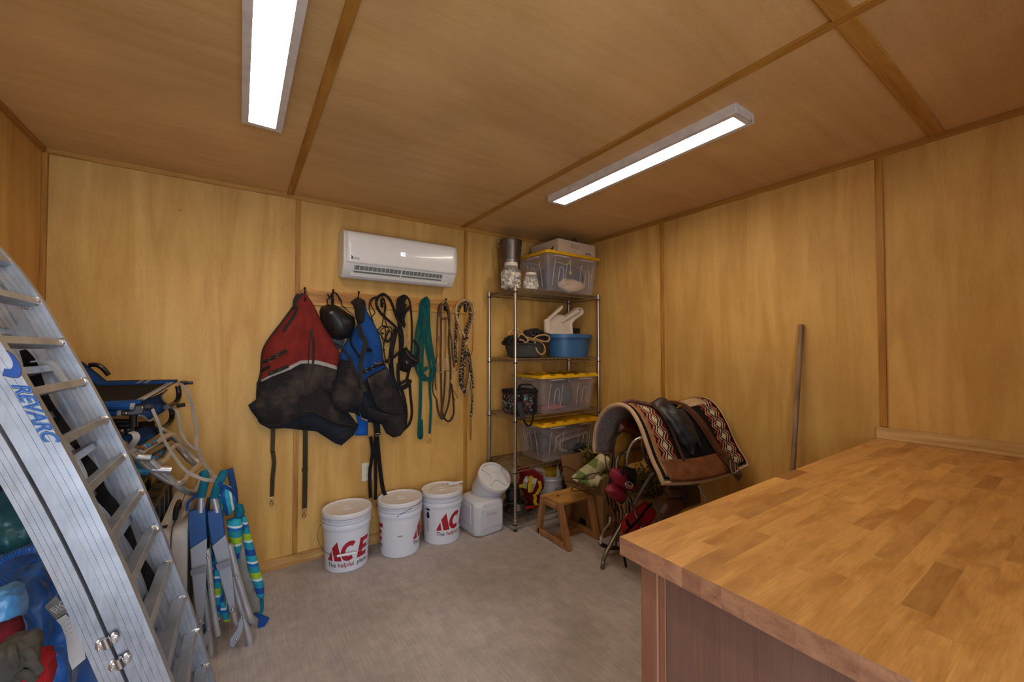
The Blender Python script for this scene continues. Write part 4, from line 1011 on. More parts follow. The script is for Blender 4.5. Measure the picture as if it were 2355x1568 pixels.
build(relief(lf, (0, Y2_, 0), (1, 0, 0), (0, 0, 1), lambda a, b, d: hB_(a, b)+.006+.008*(1-math.exp(-d/.012)), .016, .002), 'left_flap', 'black_canvas', bb, ang=60)
rt = xz(KC, [(1025, 1450), (1215, 1360), (1260, 1450), (1300, 1568)], Y2_)+xz(KD, [(1140, 60), (1200, 250), (1205, 290), (1120, 302), (1060, 280), (990, 235), (940, 120), (905, 0)], Y2_)
build(relief(rt, (0, Y2_, 0), (1, 0, 0), (0, 0, 1), lambda a, b, d: hB_(a, b)+.010+.01*(1-math.exp(-d/.012)), .016, .002), 'right_flap', 'black_canvas', bb, ang=60)
bt2 = xz(KD, [(885, 230), (960, 250), (1060, 290), (1200, 296), (1240, 300), (1238, 420), (1200, 470), (1150, 485), (1095, 455), (1070, 370), (1000, 350), (930, 300)], Y2_)
build(relief(bt2, (0, Y2_, 0), (1, 0, 0), (0, 0, 1), lambda a, b, d: hB_(a, b)+.004+.006*(1-math.exp(-d/.012)), .016, .002), 'lower_panel', 'black_canvas', bb, ang=60)
gB = spots_on(hB_, Y2_)
strapon(gB, KC, [(1025, 1447), (1120, 1400), (1218, 1355), (1262, 1450), (1302, 1568)], .006, 'blue_canvas', 'piping', bb, off=.014)
cola = xz(KB, [(560, 225), (640, 170), (720, 165), (765, 230), (775, 440), (760, 560), (690, 570), (640, 480), (625, 330), (600, 270)], 2.93)
build(relief(cola, (0, 2.93, 0), (1, 0, 0), (0, 0, 1), lambda a, b, d: .07*(1-math.exp(-d/.015))+.006*math.sin(a*150), .012, 0), 'collar', 'dark_strap', bb, ang=60)
strapon(gB, KB, [(690, 560), (720, 700), (770, 780), (790, 860), (750, 1000), (720, 1150), (720, 1300), (730, 1450), (790, 1568)], .028, 'dark_strap', 'long_strap', bb, off=.022)
strapon(gB, KB, [(585, 700), (565, 790), (580, 870), (640, 960), (700, 1060)], .014, 'black_strap', 'chest_strap', bb, off=.02)
bq = gB(*KB(655, 1000), .03)
build(MB().tube([bq+V((a*.012, 0, b*.012)) for a, b in ((-.6, -1), (1, -.5), (.6, 1), (-1, .5))], .0018, 6, closed=True), 'buckle', 'nickel', bb)
strapon(gB, KB, [(260, 845), (330, 850), (450, 930), (520, 1020), (580, 1130), (620, 1230), (690, 1400)], .016, 'dark_strap', 'chest_strap', bb, off=.022)
bq = gB(*KB(585, 1160), .032)
build(MB().tube([bq+V((a*.012, 0, b*.014)) for a, b in ((-.6, -1), (1, -.5), (.6, 1), (-1, .5))], .0018, 6, closed=True), 'buckle', 'nickel', bb)
strapon(gB, KB, [(755, 1270), (860, 1230), (950, 1185), (1060, 1150)], .02, 'black_strap', 'ring_patch', bb, off=.02)
for a, b in ((805, 1250), (895, 1210)): dring(gB, KB, a, b, .0105, bb, off=.028, start=60, end=330)
strapon(gB, KB, [(800, 930), (880, 960)], .022, 'black_strap', 'ring_patch', bb, off=.012)
build(MB().add([gB(*KD(a, b), .02) for a, b in ((655, 130), (672, 135), (688, 45), (680, 38))], [(0, 1, 2, 3)]), 'care_tag', 'grey_tape', bb, solid=.001)
tail = xz(KD, [(850, 262), (955, 262), (955, 470), (850, 472), (880, 400)], 2.965)
build(relief(tail, (0, 2.965, 0), (1, 0, 0), (0, 0, 1), lambda a, b, d: .02*(1-math.exp(-d/.01)), .02, 0), 'tail_flap', 'bright_blue', bb, ang=60)
build(MB().add([gB(*KD(a, b), .02) for a, b in ((888, 285), (900, 320), (905, 335), (950, 350), (955, 365), (905, 350))], [(0, 1, 2, 3, 4, 5)]), 'care_tag', 'grey_tape', bb, solid=.001)
for pts, wd in (([(1030, 370), (1025, 470), (1045, 700), (1070, 880), (1100, 955)], .021), ([(1010, 470), (1012, 650), (1015, 820), (1012, 965)], .016), ([(975, 480), (990, 600), (970, 760), (975, 950)], .018), ([(1000, 300), (1020, 380), (1028, 470)], .034)):
    build(MB().ribbon(spl([PY(*KD(a, b), 2.915-.004*k_) for k_, (a, b) in enumerate(pts)]), wd*1.35, .003, (1, .15, 0)), 'dangling_strap', 'black_strap', bb)
for a, b in ((1013, 968), (985, 950)): build(snap(MB(), PY(*KD(a, b), 2.93), .85), 'snap_hook', 'nickel', bb)
q_ = PY(*KD(1027, 465), 2.895); build(MB().tube([q_+V((s_*.017, -.004, t_*.008)) for s_, t_ in ((-1, -1), (1, -1), (1, 1), (-1, 1))], .002, 6, closed=True), 'slider', 'nickel', bb)

# --- tack on the other hooks
def rope_y(m, K_, pts, r_, y=2.92, k=6, n=8, dy=0):
    P_ = [PY(*K_(a, b), y-dy*i) for i, (a, b) in enumerate(pts)]; return m.tube(spl(P_, k), r_, n)
def rib_y(m, K_, pts, wd, y=2.92, th=.003, k=5, dy=0, flat=True):
    P_ = spl([PY(*K_(a, b), y-dy*i) for i, (a, b) in enumerate(pts)], k)
    W_ = [((P_[min(i+1, len(P_)-1)]-P_[max(i-1, 0)]).cross(V((0, 1, .001)))) if flat else V((0, 1, 0)) for i in range(len(P_))]
    return m.ribbon(P_, wd*1.45, th, W_)
cloth('halter_black', '1b1716', '332a24', .5); cloth('teal_web', '0d4d49', '0a3532', .5); plain('leather_brown', '4a2415', .5, var=.3, spec=.5); plain('leather_dark', '33221a', .5, var=.3); plain('leather_tan', '87541f', .5, var=.25)
plain('rawhide', 'b59468', .55, var=.25, vs=60)
h4 = thing('rope_halter', 'black lead rope and rope halter with brass fittings on the fourth hook', 'halter', (HP[3], 2.95, 1.5))
m = rope_y(MB(), KA, [(180, 25), (130, 50), (108, 110), (130, 180), (200, 260), (290, 340), (350, 420), (368, 500), (340, 580), (280, 640), (210, 678)], .010, 2.925, dy=.003)
m = build(m, 'lead_rope', 'halter_black', h4)
build(rope_y(MB(), KA, [(180, 25), (235, 70), (275, 160), (310, 260), (345, 340), (368, 460)], .010, 2.915, dy=.002), 'lead_rope', 'halter_black', h4)
for a, b in ((185, 675), (232, 672), (190, 700), (232, 692)): build(MB().ball(PY(*KA(a, b), 2.85), .0065, 10, 8), 'brass_knob', 'brass', h4)
build(MB().bar(PY(*KA(170, 690), 2.865), PY(*KA(240, 685), 2.865), .022, .02), 'rope_clamp', 'halter_black', h4)
build(rib_y(MB(), KA, [(170, 690), (120, 705), (85, 690)], .004, 2.86), 'brass_clip', 'brass', h4)
for pts in ([(150, 45), (80, 60), (45, 100), (40, 170), (65, 260), (80, 300)], [(130, 45), (70, 80), (55, 130), (95, 205), (70, 240), (60, 280)], [(180, 60), (200, 150), (190, 260), (210, 330)], [(165, 60), (190, 120), (180, 230), (165, 330)], [(120, 380), (160, 340), (210, 340), (260, 370), (240, 480), (200, 490), (150, 420), (120, 380)], [(165, 330), (200, 380), (185, 500), (180, 570), (200, 680)], [(215, 345), (250, 400), (280, 460), (240, 500)], [(60, 270), (110, 370), (160, 440), (180, 520)], [(200, 340), (150, 380), (170, 420)]):
    build(rope_y(MB(), KA, pts, .0034, 2.945, dy=.001), 'halter_cord', 'halter_black', h4)
for a, b in ((205, 345), (170, 410), (182, 570), (215, 490)): build(MB().ball(PY(*KA(a, b), 2.935), .008, 10, 8, amp=.3), 'knot', 'halter_black', h4)
build(rib_y(MB(), KA, [(300, 370), (270, 500), (250, 640), (260, 800), (290, 900), (340, 940), (400, 920), (440, 860)], .024, 2.93, .006), 'crown_strap', 'halter_black', h4)
build(rib_y(MB(), KA, [(230, 380), (200, 460), (230, 480), (280, 400)], .008, 2.94, .005), 'crown_strap', 'halter_black', h4)
h5 = thing('black_bridle', 'bundled black nylon bridle and reins on the fifth hook', 'bridle', (HP[4], 2.95, 1.5))
for pts, wd, y_ in (([(390, 45), (330, 80), (320, 180), (335, 330), (345, 480), (350, 640)], .020, 2.94), ([(375, 60), (345, 130), (350, 260), (370, 330)], .020, 2.93), ([(400, 45), (370, 110), (365, 250), (380, 340)], .018, 2.925), ([(400, 45), (430, 90), (445, 180), (455, 330), (455, 480), (450, 600)], .009, 2.94), ([(435, 150), (385, 210), (365, 300), (375, 360)], .016, 2.90), ([(455, 470), (500, 510), (520, 580), (500, 650)], .011, 2.91), ([(390, 560), (430, 620), (480, 660), (520, 670)], .022, 2.90), ([(400, 600), (420, 700), (470, 720), (515, 670)], .018, 2.905), ([(430, 760), (400, 860), (340, 900)], .014, 2.93), ([(325, 700), (320, 800), (330, 920)], .016, 2.94),
                    ([(350, 950), (380, 1050), (400, 1200), (380, 1340)], .016, 2.94), ([(430, 860), (440, 1000), (455, 1180), (430, 1290), (370, 1350)], .013, 2.94), ([(290, 930), (330, 1010), (380, 1150), (390, 1250), (370, 1350)], .018, 2.935)):
    build(rib_y(MB(), KA, pts, wd, y_, .004), 'strap', 'halter_black', h5)
nb = xz(KA, [(330, 560), (400, 545), (450, 600), (505, 650), (470, 700), (440, 760), (400, 790), (340, 770), (320, 680)], 2.95)
build(relief(nb, (0, 2.95, 0), (1, 0, 0), (0, 0, 1), lambda a, b, d: .055*(1-math.exp(-d/.015))+.006*noise.noise(V((a*30, b*30, 1))), .01, 0), 'noseband_pad', 'halter_black', h5, ang=60)
for a, b in ((370, 355), (395, 370), (405, 440), (425, 500), (415, 530), (408, 690)):
    build(MB().tube([PY(*KA(a+9*math.cos(t), b+12*math.sin(t)), 2.88) for t in [i*.785 for i in range(8)]], .0022, 6, closed=True), 'ring', 'nickel', h5)
build(rib_y(MB(), KA, [(400, 580), (440, 640), (510, 680)], .003, 2.885), 'reflective_edge', 'nickel', h5)
h6 = thing('teal_lunge_line', 'coiled teal nylon line with snap on the sixth hook', 'lead line', (HP[5], 2.95, 1.45))
for pts, wd, y_ in (([(590, 65), (545, 110), (530, 250), (500, 400), (485, 600), (500, 760), (560, 860), (640, 840)], .013, 2.95), ([(595, 62), (560, 120), (545, 300), (530, 450), (520, 600), (530, 740), (600, 850), (665, 850)], .016, 2.94), ([(600, 62), (575, 150), (560, 350), (560, 500), (555, 650), (560, 770), (610, 740)], .016, 2.93), ([(600, 60), (590, 180), (570, 360), (600, 560), (640, 760)], .016, 2.925), ([(600, 62), (620, 120), (620, 300), (640, 500), (670, 680), (680, 780), (650, 860)], .015, 2.935), ([(600, 62), (615, 200), (600, 420), (630, 600), (665, 700), (670, 800)], .016, 2.92), ([(530, 500), (495, 640), (505, 760), (540, 850)], .009, 2.945), ([(560, 780), (590, 860), (660, 860)], .012, 2.93),
                    ([(535, 700), (540, 860), (538, 1050), (533, 1200), (525, 1400), (540, 1425), (550, 1400), (545, 1250)], .018, 2.945), ([(640, 760), (630, 950), (640, 1100), (635, 1250), (628, 1390)], .014, 2.94)):
    build(rib_y(MB(), KA, pts, wd, y_, .0025), 'webbing_loop', 'teal_web', h6)
build(snap(MB(), PY(*KA(626, 1390), 2.94), 1.3), 'snap_hook', 'brass', h6)
h7 = thing('leather_bridle', 'brown leather bridle with braided chain and bit on the seventh hook', 'bridle', (HP[6], 2.95, 1.4))
for pts, wd, mt, y_ in (([(745, 110), (715, 160), (705, 300), (700, 480), (695, 640), (680, 820), (690, 960)], .007, 'leather_brown', 2.95), ([(745, 105), (738, 200), (740, 420), (735, 650), (740, 900), (745, 1080), (740, 1230)], .010, 'leather_brown', 2.935), ([(790, 110), (815, 180), (820, 300), (815, 520), (830, 700), (830, 900), (815, 1080), (760, 1240), (715, 1180), (695, 1060)], .010, 'leather_dark', 2.93), ([(790, 110), (805, 200), (820, 360), (840, 480), (850, 620), (870, 740)], .009, 'leather_brown', 2.945), ([(780, 770), (775, 900), (760, 1080), (740, 1210)], .009, 'leather_dark', 2.94), ([(840, 900), (860, 1080), (860, 1200), (820, 1265), (775, 1240), (740, 1150)], .010, 'leather_dark', 2.94),
                        ([(735, 130), (725, 230), (760, 270), (810, 250), (815, 190), (790, 140), (750, 130)], .010, 'leather_brown', 2.90), ([(715, 440), (700, 560), (705, 640)], .012, 'leather_tan', 2.93), ([(665, 860), (660, 980), (700, 1060)], .006, 'leather_dark', 2.94), ([(855, 960), (890, 1010), (900, 1045)], .003, 'leather_brown', 2.93), ([(850, 980), (860, 1030), (878, 1062)], .003, 'leather_brown', 2.93)):
    build(rib_y(MB(), KA, pts, wd, y_, .003), 'strap', mt, h7)
m = MB()
for k_ in range(30):
    a, b = 785+3*math.sin(k_*.4), 255+k_*13.5; p = PY(*KA(a, b), 2.92)
    m.tube([p+V((.006*math.cos(t)*(1 if k_ % 2 else .5), -.003*math.sin(t*2), .0045*math.sin(t))) for t in [i*1.05 for i in range(6)]], .0016, 5, closed=True)
build(m, 'chain', 'nickel', h7, stuff=True)
build(MB().tube([PY(*KA(772+24*math.cos(t), 105+22*math.sin(t)), 2.90) for t in [i*.523 for i in range(12)]], .002, 6, closed=True), 'ring', 'nickel', h7)
m = MB().tube(spl([PY(*KA(a, b), 2.915) for a, b in ((780, 650), (790, 720), (770, 750), (770, 650), (785, 650))]), .0022, 6)
build(m, 'snap_hook', 'nickel', h7)
build(MB().tube(spl([PY(*KA(a, b), 2.91) for a, b in ((705, 700), (720, 790), (760, 770), (800, 770), (850, 790), (870, 740))]), .003, 6), 'bit', 'nickel', h7)
for a, b in ((700, 720), (865, 790), (840, 880), (715, 450), (845, 485), (685, 875)): build(MB().tube([PY(*KA(a+13*math.cos(t), b+16*math.sin(t)), 2.915) for t in [i*.785 for i in range(8)]], .002, 6, closed=True), 'ring', 'nickel', h7)
# bosal and mecate
def braid():
    m, n, l, b = nt('mecate'); v = coords(n, l)
    wv = n.new('ShaderNodeTexWave'); wv.inputs['Scale'].default_value = 19; wv.bands_direction = 'DIAGONAL'; wv.inputs['Distortion'].default_value = 7; wv.inputs['Detail Scale'].default_value = 2.5; l.new(v, wv.inputs['Vector'])
    l.new(ramp(n, l, wv.outputs['Fac'], [(.8, srgb('261812')), (.9, srgb('a78e6c'))]), b.inputs['Base Color']); b.inputs['Roughness'].default_value = .85; bump(n, l, b, wv.outputs['Fac'], .6, .003); MATS['mecate'] = m
braid()
h8 = thing('bosal', 'braided rawhide bosal with brown and cream horsehair rope and tassel on the last hook', 'bosal', (HP[7], 2.95, 1.4))
build(MB().tube(spl([PY(*KA(a, b), 2.915) for a, b in ((970, 440), (935, 360), (900, 280), (885, 200), (895, 130), (940, 90), (990, 85), (1040, 110), (1062, 170), (1062, 240), (1035, 350), (1005, 440))]), .0085, 10), 'noseband', 'rawhide', h8)
for a, b in ((887, 210), (1063, 215)): build(MB().ball(PY(*KA(a, b), 2.915), .014, 12, 10, sc=(1, 1, 1.1)), 'side_knot', 'rawhide', h8)
build(MB().ball(PY(*KA(988, 510), 2.91), .0185, 16, 12, amp=.15, fq=6), 'heel_knot', 'rawhide', h8)
build(MB().ball(PY(*KA(988, 455), 2.91), .012, 12, 10, sc=(1.6, 1, .7)), 'wrap', 'leather_dark', h8)
for pts, r_, y_ in (([(985, 110), (930, 140), (905, 220), (890, 330), (880, 480), (880, 600), (890, 700)], .0085, 2.95), ([(985, 110), (1020, 160), (1025, 260), (985, 380), (960, 480), (950, 600), (935, 750), (930, 900), (970, 990)], .0095, 2.94), ([(990, 560), (975, 650), (950, 800), (945, 900), (985, 1000)], .009, 2.93), ([(1010, 620), (1020, 760), (1030, 880), (1045, 1010), (1040, 1100), (1035, 1200), (1030, 1230)], .0065, 2.935), ([(995, 560), (1020, 660), (1035, 800), (1050, 940)], .009, 2.945)):
    build(rope_y(MB(), KA, pts, r_*1.35, y_), 'horsehair_rope', 'mecate', h8)
for pts in ([(915, 420), (930, 540), (910, 660), (890, 775), (940, 700), (1000, 650), (1040, 600), (1050, 450), (1050, 300)], [(890, 300), (915, 420), (930, 480)], [(1030, 1230), (1035, 1340), (1028, 1450)], [(1030, 1230), (1022, 1330), (1026, 1440)]):
    build(rib_y(MB(), KA, pts, .005, 2.905, .002), 'leather_thong', 'leather_tan', h8)
m = MB(); rr = random.Random(4)
for k_ in range(26):
    a = 1018; e = a+rr.uniform(-42, 40); rope_y(m, KA, [(a+rr.uniform(-4, 4), 810), (a+(e-a)*.5, 900), (e, 1005+rr.uniform(-15, 5))], .0012, 2.92-.012*rr.random(), 3, 4)
tas = build(m, 'tassel', 'rawhide', h8, stuff=True)
build(MB().ball(PY(*KA(1016, 805), 2.92), .009, 10, 8), 'tassel_knot', 'rawhide', h8)
# ------------------------------------------------------------------ arched aluminium loading ramp, folded, leaning on the left wall
def alu():
    m, n, l, b = nt('aluminium'); v = coords(n, l)
    f = noisen(n, l, v, 9, 4, .6); l.new(ramp(n, l, f, [(.3, srgb('969ca4')), (.7, srgb('b9bec5'))]), b.inputs['Base Color'])
    b.inputs['Metallic'].default_value = .72
    l.new(ramp(n, l, noisen(n, l, coords(n, l, (40, 40, 3)), 3, 3), [(.3, (.3, .3, .3, 1)), (.7, (.48, .48, .48, 1))]), b.inputs['Roughness'])
    bump(n, l, b, noisen(n, l, v, 120, 3), .05, .001); MATS['aluminium'] = m
alu(); plain('weld', 'd8d4cf', .3, .9, .2, 60, bmp=.6, bs=300); plain('decal_blue', '0b4aa0', .35, var=.2, vs=60); plain('decal_pale', '4f8fc4', .4); plain('decal_dark', '1d2b3f', .5)
plain('steel_bright', 'c9ccd0', .25, 1.0)
ARC = [(-.03, 0), (-.074, .194), (-.135, .44), (-.186, .62), (-.248, .828), (-.308, 1.008), (-.364, 1.16), (-.418, 1.297), (-.46, 1.395), (-.49, 1.465), (-.519, 1.534), (-.546, 1.59), (-.586, 1.66), (-.63, 1.725), (-.69, 1.80), (-.76, 1.875)]
arc = spl([V((a, 0, b)) for a, b in ARC][::-1], 8)   # from the top down
acl = [0]
for i in range(1, len(arc)): acl.append(acl[-1]+(arc[i]-arc[i-1]).length)
def arcat(s):
    s = max(0, min(acl[-1]-1e-6, s)); i = max(k for k in range(len(acl)-1) if acl[k] <= s)
    t = (s-acl[i])/(acl[i+1]-acl[i]); p = arc[i].lerp(arc[i+1], t)
    a = arc[max(i-2, 0)]; b = arc[min(i+3, len(arc)-1)]; d = (b-a).normalized()
    return p, d, V((d.z, 0, -d.x))      # point, downwards, inwards
def arcfind(P_):
    best = min(range(0, int(acl[-1]*1000)), key=lambda k: abs((P_-arcat(k/1000)[0]).dot(arcat(k/1000)[1]))+abs(P_.z-arcat(k/1000)[0].z)*.01)
    p, d, n_ = arcat(best/1000); return best/1000, (P_-p).dot(n_)
rampo = thing('loading_ramp', 'folded arched aluminium ramp with blue lettering leaning on the left wall', 'ramp', (-.12, 1.7, 0))
YN, YFA = 1.458, 1.90
smax = acl[-1]
def rail(y, s0, s1, n0, h, dep, name='rail', grooves=True, face=1):
    N = 46; pts = []; ns = []; bs = []
    for i in range(N+1):
        p, d, n_ = arcat(s0+(s1-s0)*i/N); pts.append(p+V((0, y, 0))); ns.append(n_); bs.append(V((0, 1, 0)))
    sec = [(n0, 0)]
    if grooves:
        for g in (.25, .5, .75): sec += [(n0+h*g-.0016, 0), (n0+h*g-.0012, .0016), (n0+h*g+.0012, .0016), (n0+h*g+.0016, 0)]
    sec += [(n0+h, 0), (n0+h, .005), (n0+.0045+h-.009, .005), (n0+.0045+h-.009, .0052), (n0+.004, .0052), (n0+.004, dep), (n0, dep)] if False else [(n0+h, 0), (n0+h, dep), (n0, dep)]
    return build(MB().sweep(pts, ns, bs, sec), name, 'aluminium', rampo, ang=25)
def rungs(s0, s1, n0, ya, yb, first, step=.1405):
    m = None; s = first
    while s < s1:
        p, d, n_ = arcat(s); c_ = p+n_*(n0+.024)
        R_ = Matrix((n_, V((0, 1, 0)), d)).transposed()
        rg = build(MB().box(c_+V((0, (ya+yb)/2, 0)), (.034, yb-ya, .022), R_), 'rung', 'aluminium', rampo, bevel=.0015)
        if n0 == 0:
            build(MB().ball(c_+V((0, yb-.002, 0))-n_*.010, .014, 10, 6, sc=(1, .6, 1), amp=.8, seed=int(s*50), fq=4), 'weld_bead', 'weld', rg)
            build(MB().ball(c_+V((0, yb-.002, 0))+n_*.016+d*.006, .009, 8, 6, sc=(1, .6, 1), amp=.8, seed=int(s*40)+9, fq=4), 'weld_bead', 'weld', rg)
        s += step
sR, nR = arcfind(V((-.492, 0, 1.409)))
first = sR-.1405*int(sR/.1405)
rail(YN, .02, smax-.001, 0, .050, .030); rail(YFA, .02, smax-.001, 0, .050, .030)
rungs(0, smax-.03, 0, YN+.03, YFA, first)
nbk = .0535
rail(YN+.010, .17, smax-.03, nbk, .021, .022, grooves=False); rail(YFA+.012, .17, smax-.03, nbk, .026, .022, grooves=False)
rungs(0, smax-.05, nbk-.004, YN+.05, YFA+.012, first+.21, .281)
ncc = .079
rail(YN, .34, smax-.04, ncc, .041, .030); rail(YFA, .34, smax-.04, ncc, .041, .030)
rungs(0, smax-.05, ncc+.01, YN+.03, YFA, first+.3512)
# end plate near the top, hooked stop, hinges
p, d, n_ = arcat(arcfind(V((-.60, 0, 1.675)))[0])
build(MB().bar(p+n_*.012+V((0, YN, 0)), p+n_*.012+V((0, YFA+.03, 0)), .05, .02, tuple(n_)), 'end_plate', 'aluminium', rampo, bevel=.002)
pr_ = spl([PY(*crop(0, 540, 4.357)(a, b), 1.80) for a, b in ((340, 1270), (420, 1262), (490, 1275), (550, 1330), (610, 1420), (650, 1470))], 5)
build(MB().ribbon(pr_, .05, .005, (0, 1, 0)), 'hooked_bracket', 'aluminium', rampo)
for px, py in ((245, 1478), (275, 1525)):
    q = PY(px, py, YN-.008); s_, nn_ = arcfind(V((q.x, 0, q.z))); p, d, n_ = arcat(s_)
    hg = build(MB().cyl(q-d*.014, q+d*.014, .0085, 14), 'hinge', 'steel_bright', rampo, bevel=.001)
    for sg in (-1, 1): build(MB().ball(q+n_*sg*.014+V((0, .006, 0)), .009, 10, 8, sc=(1, .5, 1.6), amp=.5), 'weld_bead', 'weld', hg)
# decal
K1 = crop(0, 790, 6.03)
qa = PY(*K1(160, 575), YN); qb = PY(*K1(650, 1430), YN)
sa, na = arcfind(V((qa.x, 0, qa.z))); sb, nb_ = arcfind(V((qb.x, 0, qb.z)))
def decal(off):
    def f(x, y):
        s = sa+x; nn_ = na+(nb_-na)*(x/(sb-sa)); p, d, n_ = arcat(s); q = p+n_*(nn_-y); return V((q.x, YN-off, q.z))
    return f
Lt = sb-sa
def word(bold, off, mat, name):
    cap = .026; xs = 0
    tmp = text_mb('REVARC', cap/.72, lambda x, y: V((x, y, 0)), bold=bold, shear=.5)
    wd = max(q.x for q in tmp.v)-min(q.x for q in tmp.v); x0 = min(q.x for q in tmp.v)
    k = Lt*1.0/wd; f = decal(off)
    tmp.v = [f((q.x-x0)*k, q.y) for q in tmp.v]; build(tmp, name, mat, rampo, smooth=False)
word(.0017, .0006, 'decal_dark', 'decal_lettering'); word(.0010, .0010, 'decal_pale', 'decal_lettering'); word(0, .0014, 'decal_blue', 'decal_lettering')
sw = [(75, 92), (130, 120), (200, 175), (260, 260), (295, 340), (300, 400), (285, 445), (245, 472), (170, 470), (100, 455), (38, 438), (62, 345), (110, 355), (150, 350), (178, 315), (178, 270), (160, 215), (125, 150)]
def swoosh(sc_, off, mat):
    c0 = (150, 330); pts = [PY(*K1(c0[0]+(a-c0[0])*sc_, c0[1]+(b-c0[1])*sc_), YN-off) for a, b in sw]
    build(MB().add(pts, [tuple(range(len(pts)))]), 'decal_mark', mat, rampo, smooth=False)
swoosh(1.05, .0006, 'decal_dark'); swoosh(.98, .0012, 'decal_blue')
# black strap looped behind the rungs
K0 = crop(0, 0, 1)
sp = [PY(*K0(a, b), y) for a, b, y in ((52, 805, 1.80), (68, 832, 1.80), (78, 870, 1.82), (100, 925, 1.84), (150, 990, 1.86), (185, 1040, 1.86), (215, 1085, 1.86), (228, 1130, 1.86), (262, 1170, 1.86), (295, 1225, 1.86), (320, 1280, 1.86), (345, 1330, 1.86), (362, 1372, 1.86))]
tag(build(MB().ribbon(spl(sp, 5), [.012+.022*abs(math.sin(i*.13)) for i in range(61)], .006, (1, .6, .3)), 'black_strap', 'black_strap', None, loc=tuple(sp[6])), 'black strap tangled between the rungs of the aluminium ramp', 'strap')

# ------------------------------------------------------------------ pile behind the ramp
K5 = crop(180, 820, 4.9); K6 = crop(280, 1060, 3.408)
def q5(a, b, y): return PY(*K5(a, b), y)
def q6(a, b, y): return PY(*K6(a, b), y)
cloth('cot_blue', '14498a', '0f2b58', .5, wrinkle=.15); cloth('cot_black', '1a1716', wrinkle=.05, rough=1.0); cloth('cot_grey', '8d8a86'); plain('black_tube', '161618', .25, .3); plain('joint_black', '1a1a1c', .4)
plain('chrome_tube', 'cfc8bf', .3, .75, bmp=.03); plain('alu_tube', 'b9b6b6', .4, .6)
plain('black_case', '191a1d', .35, var=.3); plain('table_white', 'bcb4ab', .45, var=.04)
# cots
yN, yF = 2.10, 2.84
A = q5(690, 530, yN); B = q5(1120, 275, yF)     # near right, far right corners of the fabric
cot = thing('folding_cot', 'black and blue folding cot on top of the pile of chairs', 'cot', (-.5, 2.45, 1.0), group='folding cots on the pile')
ru = V((-.56, 0, .012))
rows = []
for j in range(15):
    v_ = j/14; e = A.lerp(B, v_); row = []
    for i in range(21):
        u_ = i/20; lift = .085*max(0, (u_-.62)/.38)**.8 if v_ > .0 else 0
        lift = (.105*min(1, max(0, (u_-.50)/.17)))*(.25+.75*v_)
        row.append(e+ru*u_*(.92 if v_ < .5 else 1)+V((0, 0, lift-.012*math.sin(PI*v_)*math.sin(PI*min(1, u_*1.2)))))
    rows.append(row)
build(MB().grid([r[:] for r in rows[1:14]]), 'fabric', 'cot_black', cot, solid=.004, ang=70)
for sl in ((0, 2), (12, 15)):
    build(MB().grid([[q+V((0, 0, .003)) for q in r] for r in rows[sl[0]:sl[1]]]), 'edge_sleeve', 'cot_blue', cot, solid=.012, ang=70)
build(MB().grid([[q+V((0, 0, .004)) for q in r[:2]] for r in rows]), 'edge_tape', 'cot_grey', cot, solid=.004)
for t_ in (.20, .285):
    i = 12; c = [rows[j][int(20*t_)]+V((0, 0, .007)) for j in (12, 13, 14)]
    build(MB().ribbon(c, .014, .006, (1, 0, 0)), 'grey_loop', 'cot_grey', cot)
build(MB().tube(spl([q5(120, 100, yF), q5(175, 90, yF), q5(240, 105, yF), q5(295, 150, yF), q5(345, 210, yF)]), .011, 8), 'head_tube', 'black_tube', cot)
q = A.lerp(B, .42)+ru*.25+V((0, 0, .0))
lg = [A.lerp(B, .45)+ru*t_ for t_ in (.42, .42)]
def onfab(a, b): return PZ(*K5(a, b), 1.182)
build(MB().add([onfab(a, b)+V((0, 0, .0)) for a, b in ((365, 390), (440, 388), (590, 388), (545, 418), (490, 432), (440, 420))], [(0, 1, 2, 3, 4, 5)]), 'logo_patch', 'grey_tape', cot, solid=.001)
build(MB().add([onfab(a, b)+V((0, 0, .002)) for a, b in ((385, 394), (425, 392), (435, 410), (410, 408))], [(0, 1, 2, 3)]), 'logo_patch', 'yellow_lid', cot, solid=.001)
build(text_mb('GO', .03, lambda x, y: onfab(450+x*2600, 420-y*900)+V((0, 0, .0025))), 'logo_lettering', 'ink', cot, smooth=False)
for (pts, y_) in (([(280, 562), (600, 562)], yN), ([(325, 632), (450, 632)], yN+.01)): build(MB().tube([q5(a, b, y_) for a, b in pts], .0135, 10), 'side_tube', 'cot_blue', cot)
for (pts, y_) in (([(588, 562), (640, 562)], yN), ([(445, 632), (495, 632)], yN+.01)): build(MB().tube([q5(a, b, y_) for a, b in pts], .0142, 10), 'tape_wrap', 'cot_grey', cot)
build(MB().prism(flat([q5(a, b, yN) for a, b in ((640, 545), (740, 550), (760, 580), (735, 640), (620, 660), (490, 655), (490, 610), (600, 605), (635, 590))]), (0, yN-.014, 0), (1, 0, 0), (0, 0, 1), -.028), 'joint_plate', 'joint_black', cot, bevel=.004)
for a, b in ((718, 580), (537, 640)): build(MB().ball(q5(a, b, yN-.016), .005, 10, 6), 'rivet', 'nickel', cot)
build(MB().tube([q5(740, 572, yN), q5(835, 576, yN)], .0125, 10), 'handle_end', 'joint_black', cot, bevel=.004)
build(MB().tube([q5(1140, 300, yF), q5(1215, 295, yF)], .012, 8), 'handle_end', 'joint_black', cot); build(MB().tube([q5(1215, 295, yF), q5(1295, 296, yF)], .009, 8), 'handle_end', 'joint_black', cot, bevel=.003)
build(MB().tube(spl([q5(1120, 330, yF), q5(1135, 420, yF), q5(1110, 500, yF-.03), q5(1040, 548, yF-.1), q5(990, 570, yF-.25)]), .0125, 9), 'leg', 'black_tube', cot)
